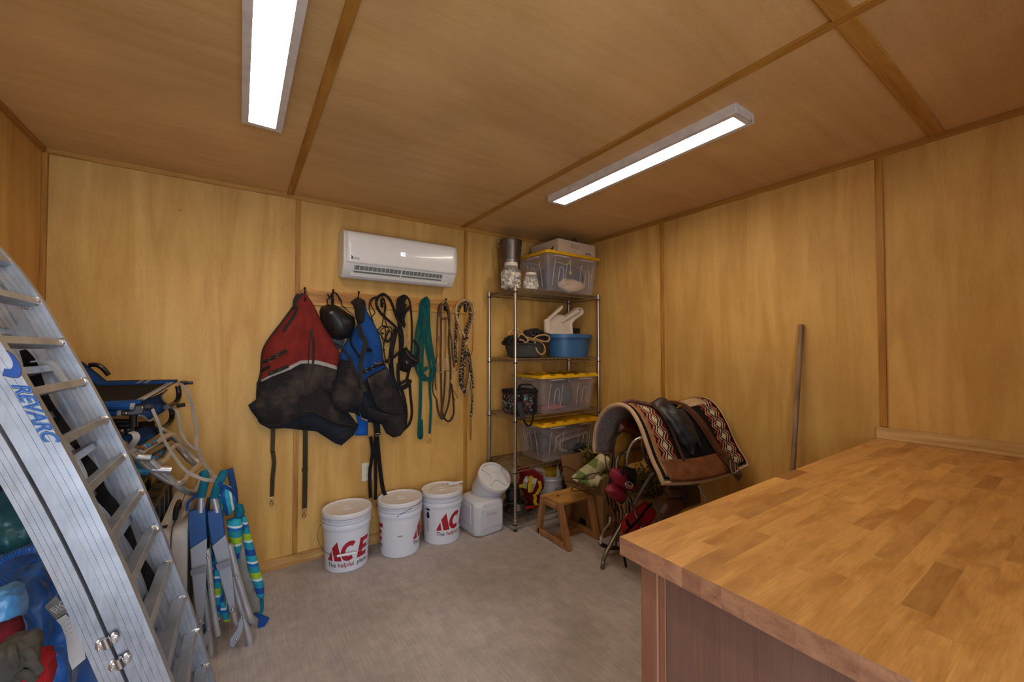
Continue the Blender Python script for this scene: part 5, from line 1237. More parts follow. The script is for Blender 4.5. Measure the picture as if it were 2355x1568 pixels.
build(MB().tube([q5(622, 660, yN+.02), q5(622, 790, yN+.02)], .0125, 10), 'leg', 'black_tube', cot)
build(MB().tube([q5(340, 735, yN+.04), q5(620, 735, yN+.04)], .011, 8), 'cross_tube', 'black_tube', cot)
def hang(pl, ys_, mat, name, par, sol=.004):
    return build(MB().grid([[q5(a, b, y) for (a, b), y in zip(r, ys_)] for r in pl]), name, mat, par, solid=sol, ang=70)
hang([[(660, 530), (780, 480), (900, 430), (990, 385)], [(640, 620), (800, 560), (900, 500), (935, 440)], [(660, 655), (800, 620), (930, 560), (985, 540)], [(680, 665), (795, 715), (930, 640), (1035, 565)]], (yN+.03, 2.35, 2.6, yF-.03), 'cot_blue', 'hanging_fabric', cot)
build(MB().tube(spl([q5(680, 660, yN+.03), q5(740, 680, 2.2), q5(798, 725, 2.3), q5(840, 700, 2.4)]), .004, 6), 'edge_tape', 'cot_grey', cot)
build(MB().tube(spl([q5(1000, 375, yF-.05), q5(945, 430, yF-.1), q5(950, 490, yF-.1), q5(1030, 555, yF-.05)]), .005, 6), 'edge_tape', 'cot_grey', cot)
cot2 = thing('folding_cot', 'blue folding cot lying under the topmost black and blue cot', 'cot', (-.5, 2.45, .9), group='folding cots on the pile')
hang([[(480, 915), (640, 830), (760, 780), (830, 745)], [(520, 930), (680, 900), (800, 830), (860, 780)], [(600, 950), (690, 975), (850, 890), (930, 830)], [(650, 985), (700, 1000), (860, 900), (935, 845)]], (yN+.05, 2.35, 2.6, yF-.05), 'cot_blue', 'fabric', cot2)
build(MB().tube(spl([q5(480, 925, yN+.05), q5(560, 960, yN+.08), q5(650, 985, 2.25)]), .004, 6), 'edge_tape', 'cot_grey', cot2)
build(MB().tube(spl([q5(1045, 580, yF), q5(1058, 660, yF), q5(1030, 740, yF-.03), q5(960, 800, yF-.1), q5(920, 830, yF-.2)]), .0125, 9), 'leg', 'black_tube', cot2)
build(MB().tube([q5(1110, 555, yF), q5(1205, 540, yF)], .011, 8), 'handle_end', 'joint_black', cot2)
build(MB().prism(flat([q5(a, b, yN+.03) for a, b in ((410, 815), (520, 800), (545, 830), (500, 900), (440, 905), (410, 860))]), (0, yN+.01, 0), (1, 0, 0), (0, 0, 1), -.03), 'joint_plate', 'joint_black', cot2, bevel=.004)
build(MB().ball(q5(493, 838, yN-.0), .006, 10, 6), 'rivet', 'nickel', cot2)
build(MB().tube([q5(540, 830, yN+.03), q5(625, 826, yN+.03)], .0125, 10), 'handle_end', 'joint_black', cot2, bevel=.004)
build(MB().tube([q5(300, 770, yN+.05), q5(600, 790, yN+.05)], .011, 8), 'cross_tube', 'black_tube', cot2)
build(MB().b2((-.80, 2.2, .985), (-.36, 2.8, 1.02)), 'folded_panel', 'cot_black', cot2, bevel=.01)
# straps off the cots
cloth('web_grey', '9b948c')
def ribq(pts, wd, name, label, mat='web_grey', wdir=(0, 1, .2)):
    P_ = [q5(a, b, y) for a, b, y in pts]; return tag(build(MB().ribbon(spl(P_, 5), wd, .0022, wdir), name, mat, None, loc=tuple(P_[len(P_)//2])), label, 'strap')
ribq([(835, 590, 2.06), (870, 670, 2.06), (915, 770, 2.06), (950, 900, 2.07), (1050, 1075, 2.1), (1200, 1275, 2.15), (1330, 1350, 2.2), (1450, 1390, 2.24), (1560, 1385, 2.3)], .017, 'webbing_strap', 'long grey strap drooping from the cot handle to the blue beach chairs', wdir=(.2, 1, .5))
ribq([(1120, 290, 2.8), (1200, 340, 2.78), (1250, 440, 2.78), (1290, 580, 2.78), (1325, 760, 2.78), (1335, 900, 2.75), (1330, 1010, 2.72), (1380, 1130, 2.65), (1460, 1260, 2.5), (1560, 1380, 2.35)], .018, 'webbing_strap', 'beige strap hanging from the far end of the top cot', wdir=(1, 1, 0))
ribq([(1050, 565, 2.8), (1110, 620, 2.78), (1140, 740, 2.76), (1160, 850, 2.75), (1220, 960, 2.72), (1310, 1040, 2.7), (1380, 1055, 2.7)], .015, 'webbing_strap', 'beige strap looping from the lower cot to the wall side', wdir=(1, 1, 0))
ribq([(590, 850, 2.1), (640, 870, 2.09), (655, 920, 2.08), (620, 980, 2.08), (585, 1040, 2.09), (640, 1070, 2.1), (690, 1060, 2.12)], .022, 'webbing_strap', 'short curled grey strap under the lower cot', wdir=(1, .6, 0))
# folded metal lawn chairs
stripes('chair_stripes', [(0, '1f6a8e'), (.22, '7a3d22'), (.5, '23527a'), (.6, '8fb4c4'), (.66, '1c4a75'), (.85, '2b86a0')], 1, .14, diag=.3)
def lawn(label, tubes, panels, group='folded tubular lawn chairs'):
    r = thing('lawn_chair', label, 'chair', (-.35, 2.45, .72), group=group)
    for pts, r_, mat in tubes: build(MB().tube(spl([q5(a, b, y) for a, b, y in pts], 6), r_, 12), 'frame_tube', mat, r)
    for pl, ys_ in panels: hang(pl, ys_, 'chair_stripes', 'seat_fabric', r)
    return r
l1 = lawn('folded lawn chair with bent chrome tubes, upper one under the cots', [
    ([(440, 960, 2.1), (520, 1010, 2.12), (600, 1085, 2.14), (700, 1170, 2.16), (820, 1270, 2.18), (950, 1360, 2.2), (1080, 1420, 2.22), (1170, 1420, 2.25), (1220, 1350, 2.4), (1300, 1280, 2.55), (1385, 1210, 2.7)], .0135, 'chrome_tube'),
    ([(690, 1090, 2.2), (760, 1040, 2.3), (900, 950, 2.5), (1000, 890, 2.65), (1060, 885, 2.7), (1130, 960, 2.75), (1200, 1040, 2.77), (1290, 1130, 2.78), (1360, 1200, 2.78)], .0145, 'chrome_tube'),
    ([(940, 815, 2.6), (1000, 850, 2.7), (1080, 880, 2.76)], .010, 'chrome_tube')],
    [([[(560, 1100), (700, 1020), (850, 960), (960, 900)], [(620, 1120), (760, 1090), (900, 1000), (1050, 940)]], (2.15, 2.35, 2.55, 2.72)), ([[(700, 1010), (820, 960), (920, 900), (1000, 870)], [(740, 1050), (850, 1000), (960, 940), (1080, 940)]], (2.2, 2.35, 2.55, 2.72))])
l2 = lawn('folded lawn chair with bent chrome tubes, lower one resting on the black cases', [
    ([(560, 1110, 2.15), (640, 1130, 2.15), (720, 1140, 2.15), (820, 1140, 2.15)], .014, 'alu_tube'),
    ([(600, 1270, 2.18), (780, 1270, 2.18), (960, 1275, 2.18), (1050, 1278, 2.18)], .013, 'alu_tube'),
    ([(810, 1170, 2.17), (900, 1260, 2.18), (1000, 1350, 2.2), (1080, 1420, 2.22), (1150, 1480, 2.25), (1260, 1535, 2.35), (1320, 1510, 2.5), (1385, 1340, 2.7)], .0125, 'alu_tube'),
    ([(900, 1210, 2.3), (980, 1160, 2.4), (1040, 1040, 2.6), (1100, 1000, 2.7), (1160, 1060, 2.75), (1240, 1150, 2.76), (1340, 1225, 2.78)], .0135, 'chrome_tube')],
    [([[(590, 1230), (720, 1150), (860, 1080), (1000, 1000)], [(700, 1240), (820, 1190), (950, 1130), (1040, 1060)]], (2.16, 2.35, 2.5, 2.7))])
for a0, a1, mt in ((590, 655, 'chair_stripes'), (655, 800, 'chair_stripes')): build(MB().tube([q5(a0, 1290, 2.175), q5(a1, 1290, 2.175)], .017, 10), 'seat_fabric', mt, l2)
build(MB().tube([q5(560, 1225, 2.18), q5(700, 1225, 2.18)], .016, 10), 'seat_fabric', 'chair_stripes', l2)
# black cases, table, crate
def blk(name, label, cat, a, b, mat, ridge=0, group=None):
    c = ((a[0]+b[0])/2, (a[1]+b[1])/2, a[2]); r = thing(name, label, cat, c, 0, group)
    build(MB().b2(a, b), 'shell', mat, r, bevel=.008, seg=3)
    for k in range(ridge):
        y = a[1]+(b[1]-a[1])*(k+.5)/ridge; build(MB().b2((b[0]-.002, y-.02, a[2]+.02), (b[0]+.008, y+.02, b[2]-.01)), 'rib', mat, r, bevel=.003)
        build(MB().b2((a[0]+.02, y-.025, b[2]-.004), (b[0]-.02, y+.025, b[2]+.006)), 'rib', mat, r, bevel=.003)
    return r
blk('black_case', 'upright black plastic case between the ramp and the white folding table, right one', 'case', (-.365, 2.32, .0), (-.295, 2.88, .70), 'black_case', 4, 'black plastic cases')
blk('black_case', 'upright black plastic case deeper in the pile, left one', 'case', (-.46, 2.34, .0), (-.385, 2.9, .725), 'black_case', 4, 'black plastic cases')
blk('storage_crate', 'large dark crate at the wall side of the pile', 'crate', (-.80, 2.45, 0), (-.48, 2.9, .62), 'black_case', 3)
ft = thing('folding_table', 'white plastic folding table closed like a suitcase, standing on edge', 'table', (-.235, 2.6, 0))
for xa_, xb_ in ((-.285, -.238), (-.235, -.178)):
    pl = rrect(.335, .303, .05)
    build(MB().prism([(p[0], p[1]) for p in pl], (xa_, 2.62, .305), (0, 1, 0), (0, 0, 1), xb_-xa_), 'half', 'table_white', ft, bevel=.006, seg=3, ang=40)
hq = [PZ(*K6(a, b), .62) for a, b in ((335, 375), (345, 300), (400, 255), (445, 275), (430, 340), (400, 370))]
build(MB().tube(spl([V((-.236, 2.42, .605)), V((-.236, 2.43, .645)), V((-.236, 2.5, .655)), V((-.236, 2.57, .645)), V((-.236, 2.58, .605))]), .009, 8), 'handle', 'joint_black', ft)
build(MB().b2((-.275, 2.33, .600), (-.255, 2.36, .611)), 'latch_slot', 'ink', ft)
# backpack beach chairs
stripes('beach_stripes', [(0, '0d3f88'), (.16, '127f96'), (.34, 'b7c8c9'), (.40, '8fae1d'), (.56, '13808f'), (.72, '0c5ba0'), (.80, 'c9d2d0'), (.85, '1990a5')], 2, .19, diag=.25)
stripes('pillow_stripes', [(0, '127f9a'), (.2, '0f4f98'), (.36, '1a94ab'), (.55, 'c9d2d0'), (.64, '0f6aa0'), (.85, '1788a0')], 0, .085, diag=.15, axis2=2)
plain('arm_blue', '0b4179', .5, var=.12); plain('arm_grey', '8f9199', .5, var=.06); plain('arm_band', '73757d', .5); cloth('teal_sleeve', '146a80', wrinkle=.1); cloth('clip_blue', '153f80'); cloth('cream_panel', '9c978c', wrinkle=.1)
def arm(par, L_, R_, y, cutL, cutR, th=.028):
    poly = L_+R_[::-1]
    def split(side, c):
        up = [p for p in side if p[1] < c[1]]+[c]; dn = [c]+[p for p in side if p[1] > c[1]]; return up, dn
    lu, ldn = split(L_, cutL); ru_, rd = split(R_, cutR)
    for pts, mat in ((lu+ru_[::-1], 'arm_blue'), (ldn+rd[::-1], 'arm_grey')):
        build(MB().prism(flat([q6(a, b, y) for a, b in pts]), (0, y-.001, 0), (1, 0, 0), (0, 0, 1), -th), 'armrest', mat, par, bevel=.004, seg=2, ang=45)
ybc = 2.26
bc1 = thing('beach_chair', 'folded backpack beach chair with blue and grey arm, left one against the white table', 'chair', (-.10, 2.45, 0), group='folded backpack beach chairs')
arm(bc1, [(525, 400), (520, 480), (528, 600), (535, 690), (545, 870), (565, 1080), (587, 1280)], [(655, 368), (662, 480), (668, 600), (666, 720), (664, 850), (660, 1020), (637, 1280)], ybc, (535, 690), (667, 605))
build(MB().prism(flat([q6(a, b, ybc) for a, b in ((543, 835), (664, 795), (664, 850), (547, 875))]), (0, ybc-.0295, 0), (1, 0, 0), (0, 0, 1), .001), 'arm_band', 'arm_band', bc1)
bc2 = thing('beach_chair', 'folded backpack beach chair with striped pillow, right one nearest the buckets', 'chair', (.03, 2.45, 0), group='folded backpack beach chairs')
arm(bc2, [(668, 405), (676, 500), (690, 590), (706, 668), (745, 800), (765, 900), (820, 1090), (848, 1190)], [(778, 358), (800, 480), (812, 580), (832, 650), (852, 770), (866, 880), (885, 1090), (884, 1190)], ybc, (706, 668), (812, 580))
build(MB().prism(flat([q6(a, b, ybc) for a, b in ((738, 790), (850, 750), (856, 800), (755, 835))]), (0, ybc-.0295, 0), (1, 0, 0), (0, 0, 1), .001), 'arm_band', 'arm_band', bc2)
def tb(par, pts, r_, mat='alu_tube', name='frame_tube', y=2.27):
    P_ = [q6(p[0], p[1], p[2] if len(p) > 2 else y) for p in pts]; return build(MB().tube(spl(P_, 6), r_, 12), name, mat, par)
tb(bc1, [(622, 275), (622, 330), (620, 400)], .0135); tb(bc2, [(722, 285), (735, 340), (750, 400)], .0135)
tb(bc1, [(640, 90, 2.33), (655, 140, 2.3), (640, 200), (622, 280)], .017, 'teal_sleeve', 'padded_sleeve'); tb(bc2, [(800, 90, 2.33), (780, 135, 2.3), (750, 200), (724, 285)], .0175, 'teal_sleeve', 'padded_sleeve')
tb(bc1, [(672, 690), (688, 850), (700, 1000), (725, 1200), (755, 1365)], .0115); tb(bc1, [(640, 990, 2.3), (665, 1180, 2.3), (688, 1400, 2.3), (705, 1600, 2.3)], .0125); tb(bc1, [(610, 1270, 2.28), (612, 1340, 2.28), (640, 1420, 2.28)], .011)
tb(bc2, [(845, 650), (870, 760), (905, 900), (960, 1080), (1010, 1235), (1040, 1255, 2.32)], .0125); tb(bc2, [(870, 900, 2.3), (920, 1100, 2.3), (985, 1330, 2.29), (1022, 1490, 2.29)], .0135); tb(bc2, [(875, 1180, 2.28), (890, 1250, 2.28), (910, 1290, 2.28)], .0105)
for p, par in (((672, 760), bc1), ((694, 982), bc1), ((675, 1320), bc1), ((613, 1252), bc1), ((900, 915), bc2), ((937, 1223), bc2), ((866, 1165), bc2), ((900, 1400), bc2)):
    build(MB().ball(q6(p[0], p[1], 2.228), .0055, 12, 8), 'rivet', 'steel_bright', par)
for par, pts in ((bc1, [(665, 1308), (690, 1318), (680, 1400), (640, 1490), (600, 1540), (590, 1460), (630, 1400)]), (bc2, [(925, 1212), (955, 1228), (950, 1300), (925, 1370), (875, 1443), (843, 1430), (850, 1375), (905, 1300)])):
    build(MB().prism(flat([q6(a, b, 2.25) for a, b in pts]), (0, 2.237, 0), (1, 0, 0), (0, 0, 1), .006), 'link_plate', 'arm_grey', par, bevel=.002)
# far arms and rear tubes, fabric between
build(MB().prism(flat([q6(a, b, 2.8) for a, b in ((795, 80), (872, 55), (905, 215), (920, 400), (870, 300), (830, 120))]), (0, 2.8, 0), (1, 0, 0), (0, 0, 1), -.025), 'armrest', 'arm_blue', bc2, bevel=.004)
build(MB().prism([(-.085, .12), (-.06, .12), (-.055, .72), (-.085, .72)], (0, 2.32, 0), (1, 0, 0), (0, 0, 1), -.42), 'seat_fabric', 'beach_stripes', bc1, bevel=.006)
build(MB().prism([(-.13, .10), (-.115, .10), (-.12, .60), (-.135, .60)], (0, 2.30, 0), (1, 0, 0), (0, 0, 1), -.42), 'back_fabric', 'beach_stripes', bc1, bevel=.006)
build(MB().prism(flat([q6(a, b, 2.34) for a, b in ((690, 640), (735, 800), (760, 900), (800, 1100), (850, 1260), (800, 1270), (760, 1150), (735, 1000), (700, 800))]), (0, 2.34, 0), (1, 0, 0), (0, 0, 1), -.3), 'seat_fabric', 'beach_stripes', bc2, bevel=.006)
build(relief(flat([q6(a, b, 2.34) for a, b in ((760, 215), (800, 205), (860, 225), (895, 280), (890, 370), (850, 425), (815, 430), (790, 380), (755, 300))]), (0, 2.34, 0), (1, 0, 0), (0, 0, 1), lambda a, b, d: .06*(1-math.exp(-d/.02)), .012, .05), 'pillow', 'pillow_stripes', bc2, ang=60)
build(relief(flat([q6(a, b, 2.36) for a, b in ((820, 480), (930, 440), (948, 520), (940, 640), (925, 740), (905, 825), (865, 740), (840, 640))]), (0, 2.36, 0), (1, 0, 0), (0, 0, 1), lambda a, b, d: .03*(1-math.exp(-d/.015)), .015, .04), 'pouch', 'beach_stripes', bc2, ang=60)
build(MB().prism(flat([q6(a, b, 2.42) for a, b in ((935, 500), (965, 560), (1000, 800), (1025, 1000), (1015, 1190), (990, 1180), (930, 980), (890, 820))]), (0, 2.42, 0), (1, 0, 0), (0, 0, 1), -.012), 'cream_panel', 'cream_panel', bc2, bevel=.003)
build(MB().prism(flat([q6(a, b, 2.44) for a, b in ((1000, 1000), (1075, 1040), (1060, 1440), (1035, 1430), (990, 1180))]), (0, 2.44, 0), (1, 0, 0), (0, 0, 1), -.03), 'cream_panel', 'cream_panel', bc2, bevel=.003)
build(relief(flat([q6(a, b, 2.40) for a, b in ((935, 410), (970, 430), (990, 490), (1035, 660), (1085, 860), (1115, 960), (1120, 1060), (1085, 1085), (1060, 1060), (1025, 960), (985, 830), (955, 640), (945, 520))]), (0, 2.40, 0), (1, 0, 0), (0, 0, 1), lambda a, b, d: .022*(1-math.exp(-d/.01)), .012, .006), 'carry_strap', 'beach_stripes', bc2, ang=60)
build(relief(flat([q6(a, b, 2.38) for a, b in ((880, 400), (900, 330), (950, 345), (968, 400), (950, 440), (905, 470), (880, 490))]), (0, 2.38, 0), (1, 0, 0), (0, 0, 1), lambda a, b, d: .03*(1-math.exp(-d/.01)), .012, .01), 'bundle', 'teal_sleeve', bc2, ang=60)
build(MB().ribbon([q6(1095, 1060, 2.40), q6(1100, 1160, 2.40), q6(1085, 1200, 2.40)], .018, .004, (1, 0, 0)), 'webbing', 'teal_sleeve', bc2)
build(MB().prism(flat([q6(a, b, 2.40) for a, b in ((1030, 1200), (1060, 1195), (1160, 1235), (1130, 1280), (1100, 1325), (1068, 1310), (1075, 1240))]), (0, 2.40, 0), (1, 0, 0), (0, 0, 1), -.012), 'strap_end', 'clip_blue', bc2, bevel=.002)
build(MB().ribbon(spl([q6(590, 260, 2.26), q6(560, 290, 2.25), q6(520, 330, 2.24), q6(515, 390, 2.24)]), .014, .002, (1, 1, 0)), 'webbing', 'clip_blue', bc1)
build(MB().ribbon(spl([q6(760, 170, 2.25), q6(800, 200, 2.25), q6(850, 220, 2.26), q6(900, 280, 2.3)]), .014, .002, (0, 0, 1)), 'webbing', 'clip_blue', bc2)

# ------------------------------------------------------------------ bags at the left, under the ramp
def nylon(name, col, dark):
    m, n, l, b = nt(name); v = coords(n, l)
    l.new(ramp(n, l, noisen(n, l, v, 3, 3), [(.3, srgb(dark)), (.7, srgb(col))]), b.inputs['Base Color']); b.inputs['Roughness'].default_value = .38
    b.inputs['Sheen Weight'].default_value = .2
    bump(n, l, b, noisen(n, l, coords(n, l, (1, 1, .6)), 3.2, 2, .4, 1.2), .8, .06); MATS[name] = m
cloth('glove_grey', '57534a', '2b2825', .6, wrinkle=.4); nylon('nylon_blue', '1c62b0', '124a8c'); nylon('nylon_teal', '0f5a62', '0a3d44')
def crumple(c, sc_, amp, seed, n=56, m=40, rad=0):
    mb = MB(); rows = []
    for i in range(m+1):
        ph = PI*i/m; row = []
        for j in range(n):
            t = 2*PI*j/n; q = V((math.sin(ph)*math.cos(t), math.sin(ph)*math.sin(t), math.cos(ph)))
            sx = abs(q.x)**.8*(1 if q.x > 0 else -1); sy = abs(q.y)**.8*(1 if q.y > 0 else -1); sz = abs(q.z)**.75*(1 if q.z > 0 else -1)
            k = 1+amp*noise.noise(q*2.2+V((seed, 0, 0)))+amp*.5*(1-abs(noise.noise(q*4.5+V((0, seed, 0))))*2)*.5
            if rad: k += rad*math.sin(t*19+3*noise.noise(q*3))*(.35+.65*max(0, math.cos(ph)))*abs(math.sin(ph))
            row.append(V(c)+V((sx*sc_[0], sy*sc_[1], sz*sc_[2]))*k)
        rows.append(row)
    return mb.grid(rows, True)
bg = thing('drawstring_sack', 'large shiny blue nylon sack with care labels under the ramp', 'bag', (-.56, 1.78, 0))
build(crumple((-.585, 1.83, .372), (.215, .27, .365), .2, 4, 140, 90, rad=.03), 'body', 'nylon_blue', bg, ang=80)
m = MB()
yb2 = 1.62
hp = spl([PY(a, b, 1.72) for a, b in ((-10, 1298), (20, 1280), (50, 1268), (85, 1262), (110, 1275))], 14)
build(MB().tube(hp, [.009+.004*math.sin(i*1.9) for i in range(len(hp))], 10), 'drawstring_hem', 'nylon_blue', bg)
plain('tag_grey', '6d655e', .7); plain('tag_white', 'b9b2ab', .7)
def tagpoly(pts, y, mat, name): return build(MB().prism(flat([PY(*crop(0, 1208, 4.357)(a, b), y) for a, b in pts]), (0, y, 0), (1, 0, 0), (0, 0, 1), .0015), name, mat, bg)
tagpoly([(450, 820), (465, 790), (565, 700), (640, 800), (700, 860), (570, 945)], 1.545, 'tag_grey', 'care_label')
tagpoly([(562, 945), (650, 880), (790, 1000), (840, 1200), (860, 1330), (725, 1445), (690, 1350), (660, 1120), (615, 1000)], 1.545, 'tag_white', 'care_label')
T0 = PY(*crop(0, 1208, 4.357)(530, 880), 1.542)
def tl(a, b, sz, s_, k):
    o_ = PY(*crop(0, 1208, 4.357)(a, b), 1.5425); c_, sn = math.cos(math.radians(35)), math.sin(math.radians(35))
    build(text_mb(s_, sz, lambda x, y: V((o_.x+x*c_-y*sn, 1.5425, o_.z+x*sn+y*c_))), 'label_lettering', k, bg, smooth=False)
tl(535, 880, .020, 'BIG SC', 'tag_white'); tl(565, 893, .010, 'FOLDING', 'tag_white')
for k in range(4): tl(640+10*k, 985+45*k, .012, '- --', 'tag_grey')
tb_ = build(crumple((-.68, 2.22, .73), (.15, .18, .165), .20, 9, 110, 60, rad=.05), 'teal_sack', 'nylon_teal', None, loc=(-.68, 2.22, .6)); tag(tb_, 'gathered dark teal nylon sack above the blue one', 'bag')
lb = build(crumple((-.72, 2.25, .30), (.10, .2, .30), .1, 10), 'dark_sack', 'cot_black', None, loc=(-.72, 2.25, 0)); tag(lb, 'dark cloth bag squeezed behind the blue sack', 'bag')
sb_ = build(crumple((-.745, 2.17, .95), (.07, .16, .07), .1, 15), 'striped_bundle', 'glove_grey', None, loc=(-.745, 2.17, .88)); tag(sb_, 'brownish grey cloth bundle at the left edge above the teal sack', 'bundle')
nylon('nylon_pale', '4f93c4', '2f6fa8'); c0 = PY(8, 1400, 1.52)
lb = build(crumple(tuple(c0), (.035, .05, .05), .12, 12), 'light_blue_bag', 'nylon_pale', None, loc=tuple(c0)); tag(lb, 'small light blue bag at the left edge against the blue sack', 'bag')
cloth('maroon', '6e1a26', wrinkle=.2); 0 if 'glove_grey' in MATS else cloth('glove_grey', '57534a', '2b2825', .6, wrinkle=.4); cloth('red_cloth', 'a01c22', wrinkle=.2)
tag(build(crumple(tuple(PY(5, 1468, 1.46)), (.030, .05, .035), .12, 13), 'maroon_pouch', 'maroon', None, loc=tuple(PY(5, 1468, 1.46))), 'round maroon pouch at the left edge of the photo', 'pouch')
g0 = PY(38, 1512, 1.40)
gl = thing('work_glove', 'grey and olive work glove on the red cloth, lower left', 'glove', tuple(g0))
build(crumple(tuple(g0), (.034, .05, .045), .2, 14, 32, 22), 'palm', 'glove_grey', gl, ang=80)
for k, (dx, dz) in enumerate(((.03, .02), (.036, .0), (.03, -.02), (.01, .045))): build(MB().tube(spl([g0+V((dx*.4, -.02-.008*k, dz)), g0+V((dx, -.035-.008*k, dz*.8)), g0+V((dx*1.3, -.04, -.03+dz*.6))]), [.009]*12+[.006], 9), 'finger', 'glove_grey', gl)
r0 = PY(58, 1560, 1.42)
tag(build(crumple(tuple(r0), (.045, .06, .05), .15, 16), 'red_cloth', 'red_cloth', None, loc=tuple(r0)), 'crumpled red cloth under the work glove', 'cloth')
tag(build(crumple((-.53, 1.46, .095), (.09, .1, .09), .12, 17), 'dark_bag', 'cot_black', None, loc=(-.53, 1.46, 0)), 'dark bag on the floor under the red cloth', 'bag')
# ------------------------------------------------------------------ things on the lowest shelf
z5 = ST[4]
K8 = crop(1160, 1040, 8.7125); K9 = crop(1240, 1030, 7.468); K7 = crop(1320, 880, 3.5636)
def q8(a, b, y): return PY(*K8(a, b), y)
def q9(a, b, y): return PY(*K9(a, b), y)
def q7(a, b, y): return PY(*K7(a, b), y)
plain('dark_plastic', '23211f', .45); plain('steel_wire', '8a8783', .3, .9); plain('red_plastic', '8f1a12', .4); cloth('yellow_rope', 'c9a512'); cloth('red_pack', '7c1512', wrinkle=.2); plain('card_white', 'b9b5ad', .7); plain('card_green', '8d9470', .7); plain('tan_board', 'b08b5c', .7); plain('yellow_plastic', 'a8861a', .5, var=.2)
rb = build(MB().lathe([(0, 0), (.19, 0), (.19, .014), (0, .014)], (1.92, 2.925, z5+.195), 48, Matrix.Rotation(PI/2, 3, 'X')), 'round_board', 'tan_board', None, loc=(1.92, 2.925, z5), bevel=.002); tag(rb, 'round tan board standing at the back of the lowest shelf', 'board')
sp_ = thing('wire_spool', 'black spool of wire on the lowest shelf beside the front post', 'spool', (1.835, 2.70, z5))
build(MB().lathe([(0, .0), (.07, 0), (.07, .012), (.03, .012), (.03, .11), (.068, .11), (.068, .122), (.02, .122), (.018, .1), (0, .1)], (1.835, 2.70, z5+.085), 32), 'spool', 'dark_plastic', sp_, bevel=.001)
build(MB().lathe([(.031, .013), (.055, .02), (.058, .06), (.05, .1), (.031, .108)], (1.835, 2.70, z5+.085), 32), 'wire_winding', 'dark_plastic', sp_)
c8 = thing('wire_coil', 'coil of shiny steel wire under the black spool', 'wire', (1.87, 2.68, z5))
for k in range(7): build(MB().tube([V((1.87+.062*math.cos(t), 2.68+.055*math.sin(t), z5+.03+k*.007)) for t in [i*PI/12 for i in range(24)]], .0035, 6, closed=True), 'loop', 'steel_wire', c8)
bc_ = thing('black_cable_coil', 'coil of black cable lying flat on the lowest shelf', 'cable', (1.88, 2.70, z5))
for k in range(3): build(MB().tube([V((1.885+(.10+.012*k)*math.cos(t), 2.70+(.085+.01*k)*math.sin(t), z5+.008+.004*k)) for t in [i*PI/14 for i in range(28)]], .006, 7, closed=True), 'loop', 'dark_plastic', bc_)
tl_ = thing('pliers', 'tool with a thick red handle on the lowest shelf in front of the bag', 'tool', tuple(q8(540, 1110, 2.60)))
build(MB().tube([q8(425, 1110, 2.60), q8(520, 1100, 2.60), q8(655, 1085, 2.60)], [.011, .013, .010], 10), 'handle', 'red_plastic', tl_, bevel=.002)
build(MB().bar(q8(655, 1085, 2.60), q8(740, 1062, 2.60), .012, .006), 'jaw', 'steel_wire', tl_)
pk = thing('packaged_bag', 'clear bag of yellow and red packaged rope hanks on the lowest shelf', 'bag', (1.92, 2.66, z5))
poly = flat([q8(a, b, 2.66) for a, b in ((330, 300), (560, 330), (760, 400), (800, 560), (780, 700), (690, 830), (680, 1000), (560, 1060), (500, 900), (350, 700), (400, 520))])
build(relief(poly, (0, 2.66, 0), (1, 0, 0), (0, 0, 1), lambda a, b, d: .05*(1-math.exp(-d/.02))+.012*noise.noise(V((a*30, b*30, 0))), .012, .06), 'red_wrapping', 'red_pack', pk, ang=60)
for pts in ([(540, 470), (520, 600), (500, 700), (510, 800)], [(700, 580), (720, 680), (700, 750), (640, 850)], [(600, 850), (620, 920), (610, 1000), (650, 1050)], [(330, 650), (350, 700), (320, 680)]):
    for o_ in (-18, 0, 18): build(MB().tube(spl([q8(a+o_, b, 2.585) for a, b in pts], 5), .006, 7), 'rope_hank', 'yellow_rope', pk)
for pts, mt in (([(425, 465), (515, 490), (460, 600), (380, 570)], 'card_white'), ([(560, 500), (655, 530), (620, 640), (530, 610)], 'card_white'), ([(380, 572), (460, 602), (440, 730), (345, 700)], 'card_green'), ([(530, 612), (620, 642), (560, 790), (480, 760)], 'card_green')):
    build(MB().prism(flat([q8(a, b, 2.592) for a, b in pts]), (0, 2.590, 0), (1, 0, 0), (0, 0, 1), .001), 'label_card', mt, pk)
m = MB()
for k in range(6):
    a = q8(430+k*13, 490+k*4, 2.5885); m.box(a, (.0022, .0006, .017))
build(m, 'barcode', 'ink', pk)
build(relief(flat([q8(a, b, 2.64) for a, b in ((580, 320), (700, 290), (800, 330), (830, 500), (770, 720), (700, 640), (720, 500), (640, 400))]), (0, 2.64, 0), (1, 0, 0), (0, 0, 1), lambda a, b, d: .03*(1-math.exp(-d/.015))+.01*noise.noise(V((a*60, b*60, 0))), .01, .01), 'clear_wrap', 'clear_plastic', pk)
wp = thing('small_pail', 'small white plastic pail filled with yellow packages on the lowest shelf', 'pail', (2.13, 2.76, z5+.12))
pc_ = q8(1005, 450, 2.72); pbz = q8(1000, 790, 2.72).z
pr_ = abs(q8(1225, 480, 2.72).x-q8(800, 480, 2.72).x)/2
zb_ = z5; hh_ = pc_.z-zb_
build(MB().lathe([(pr_*.84, 0), (pr_*.86, .004), (pr_*.95, hh_-.04), (pr_*1.0, hh_-.04), (pr_*1.0, hh_-.03), (pr_*.97, hh_-.026), (pr_*.98, hh_-.006), (pr_*1.01, hh_), (pr_*.93, hh_), (pr_*.83, .01), (0, .01)], (pc_.x, 2.78, zb_), 40), 'body', 'pail_white', wp)
build(crumple((pc_.x-.02, 2.78, zb_+hh_+.0), (pr_*.75, pr_*.6, .055), .2, 31, 20, 14), 'yellow_package', 'yellow_plastic', wp)
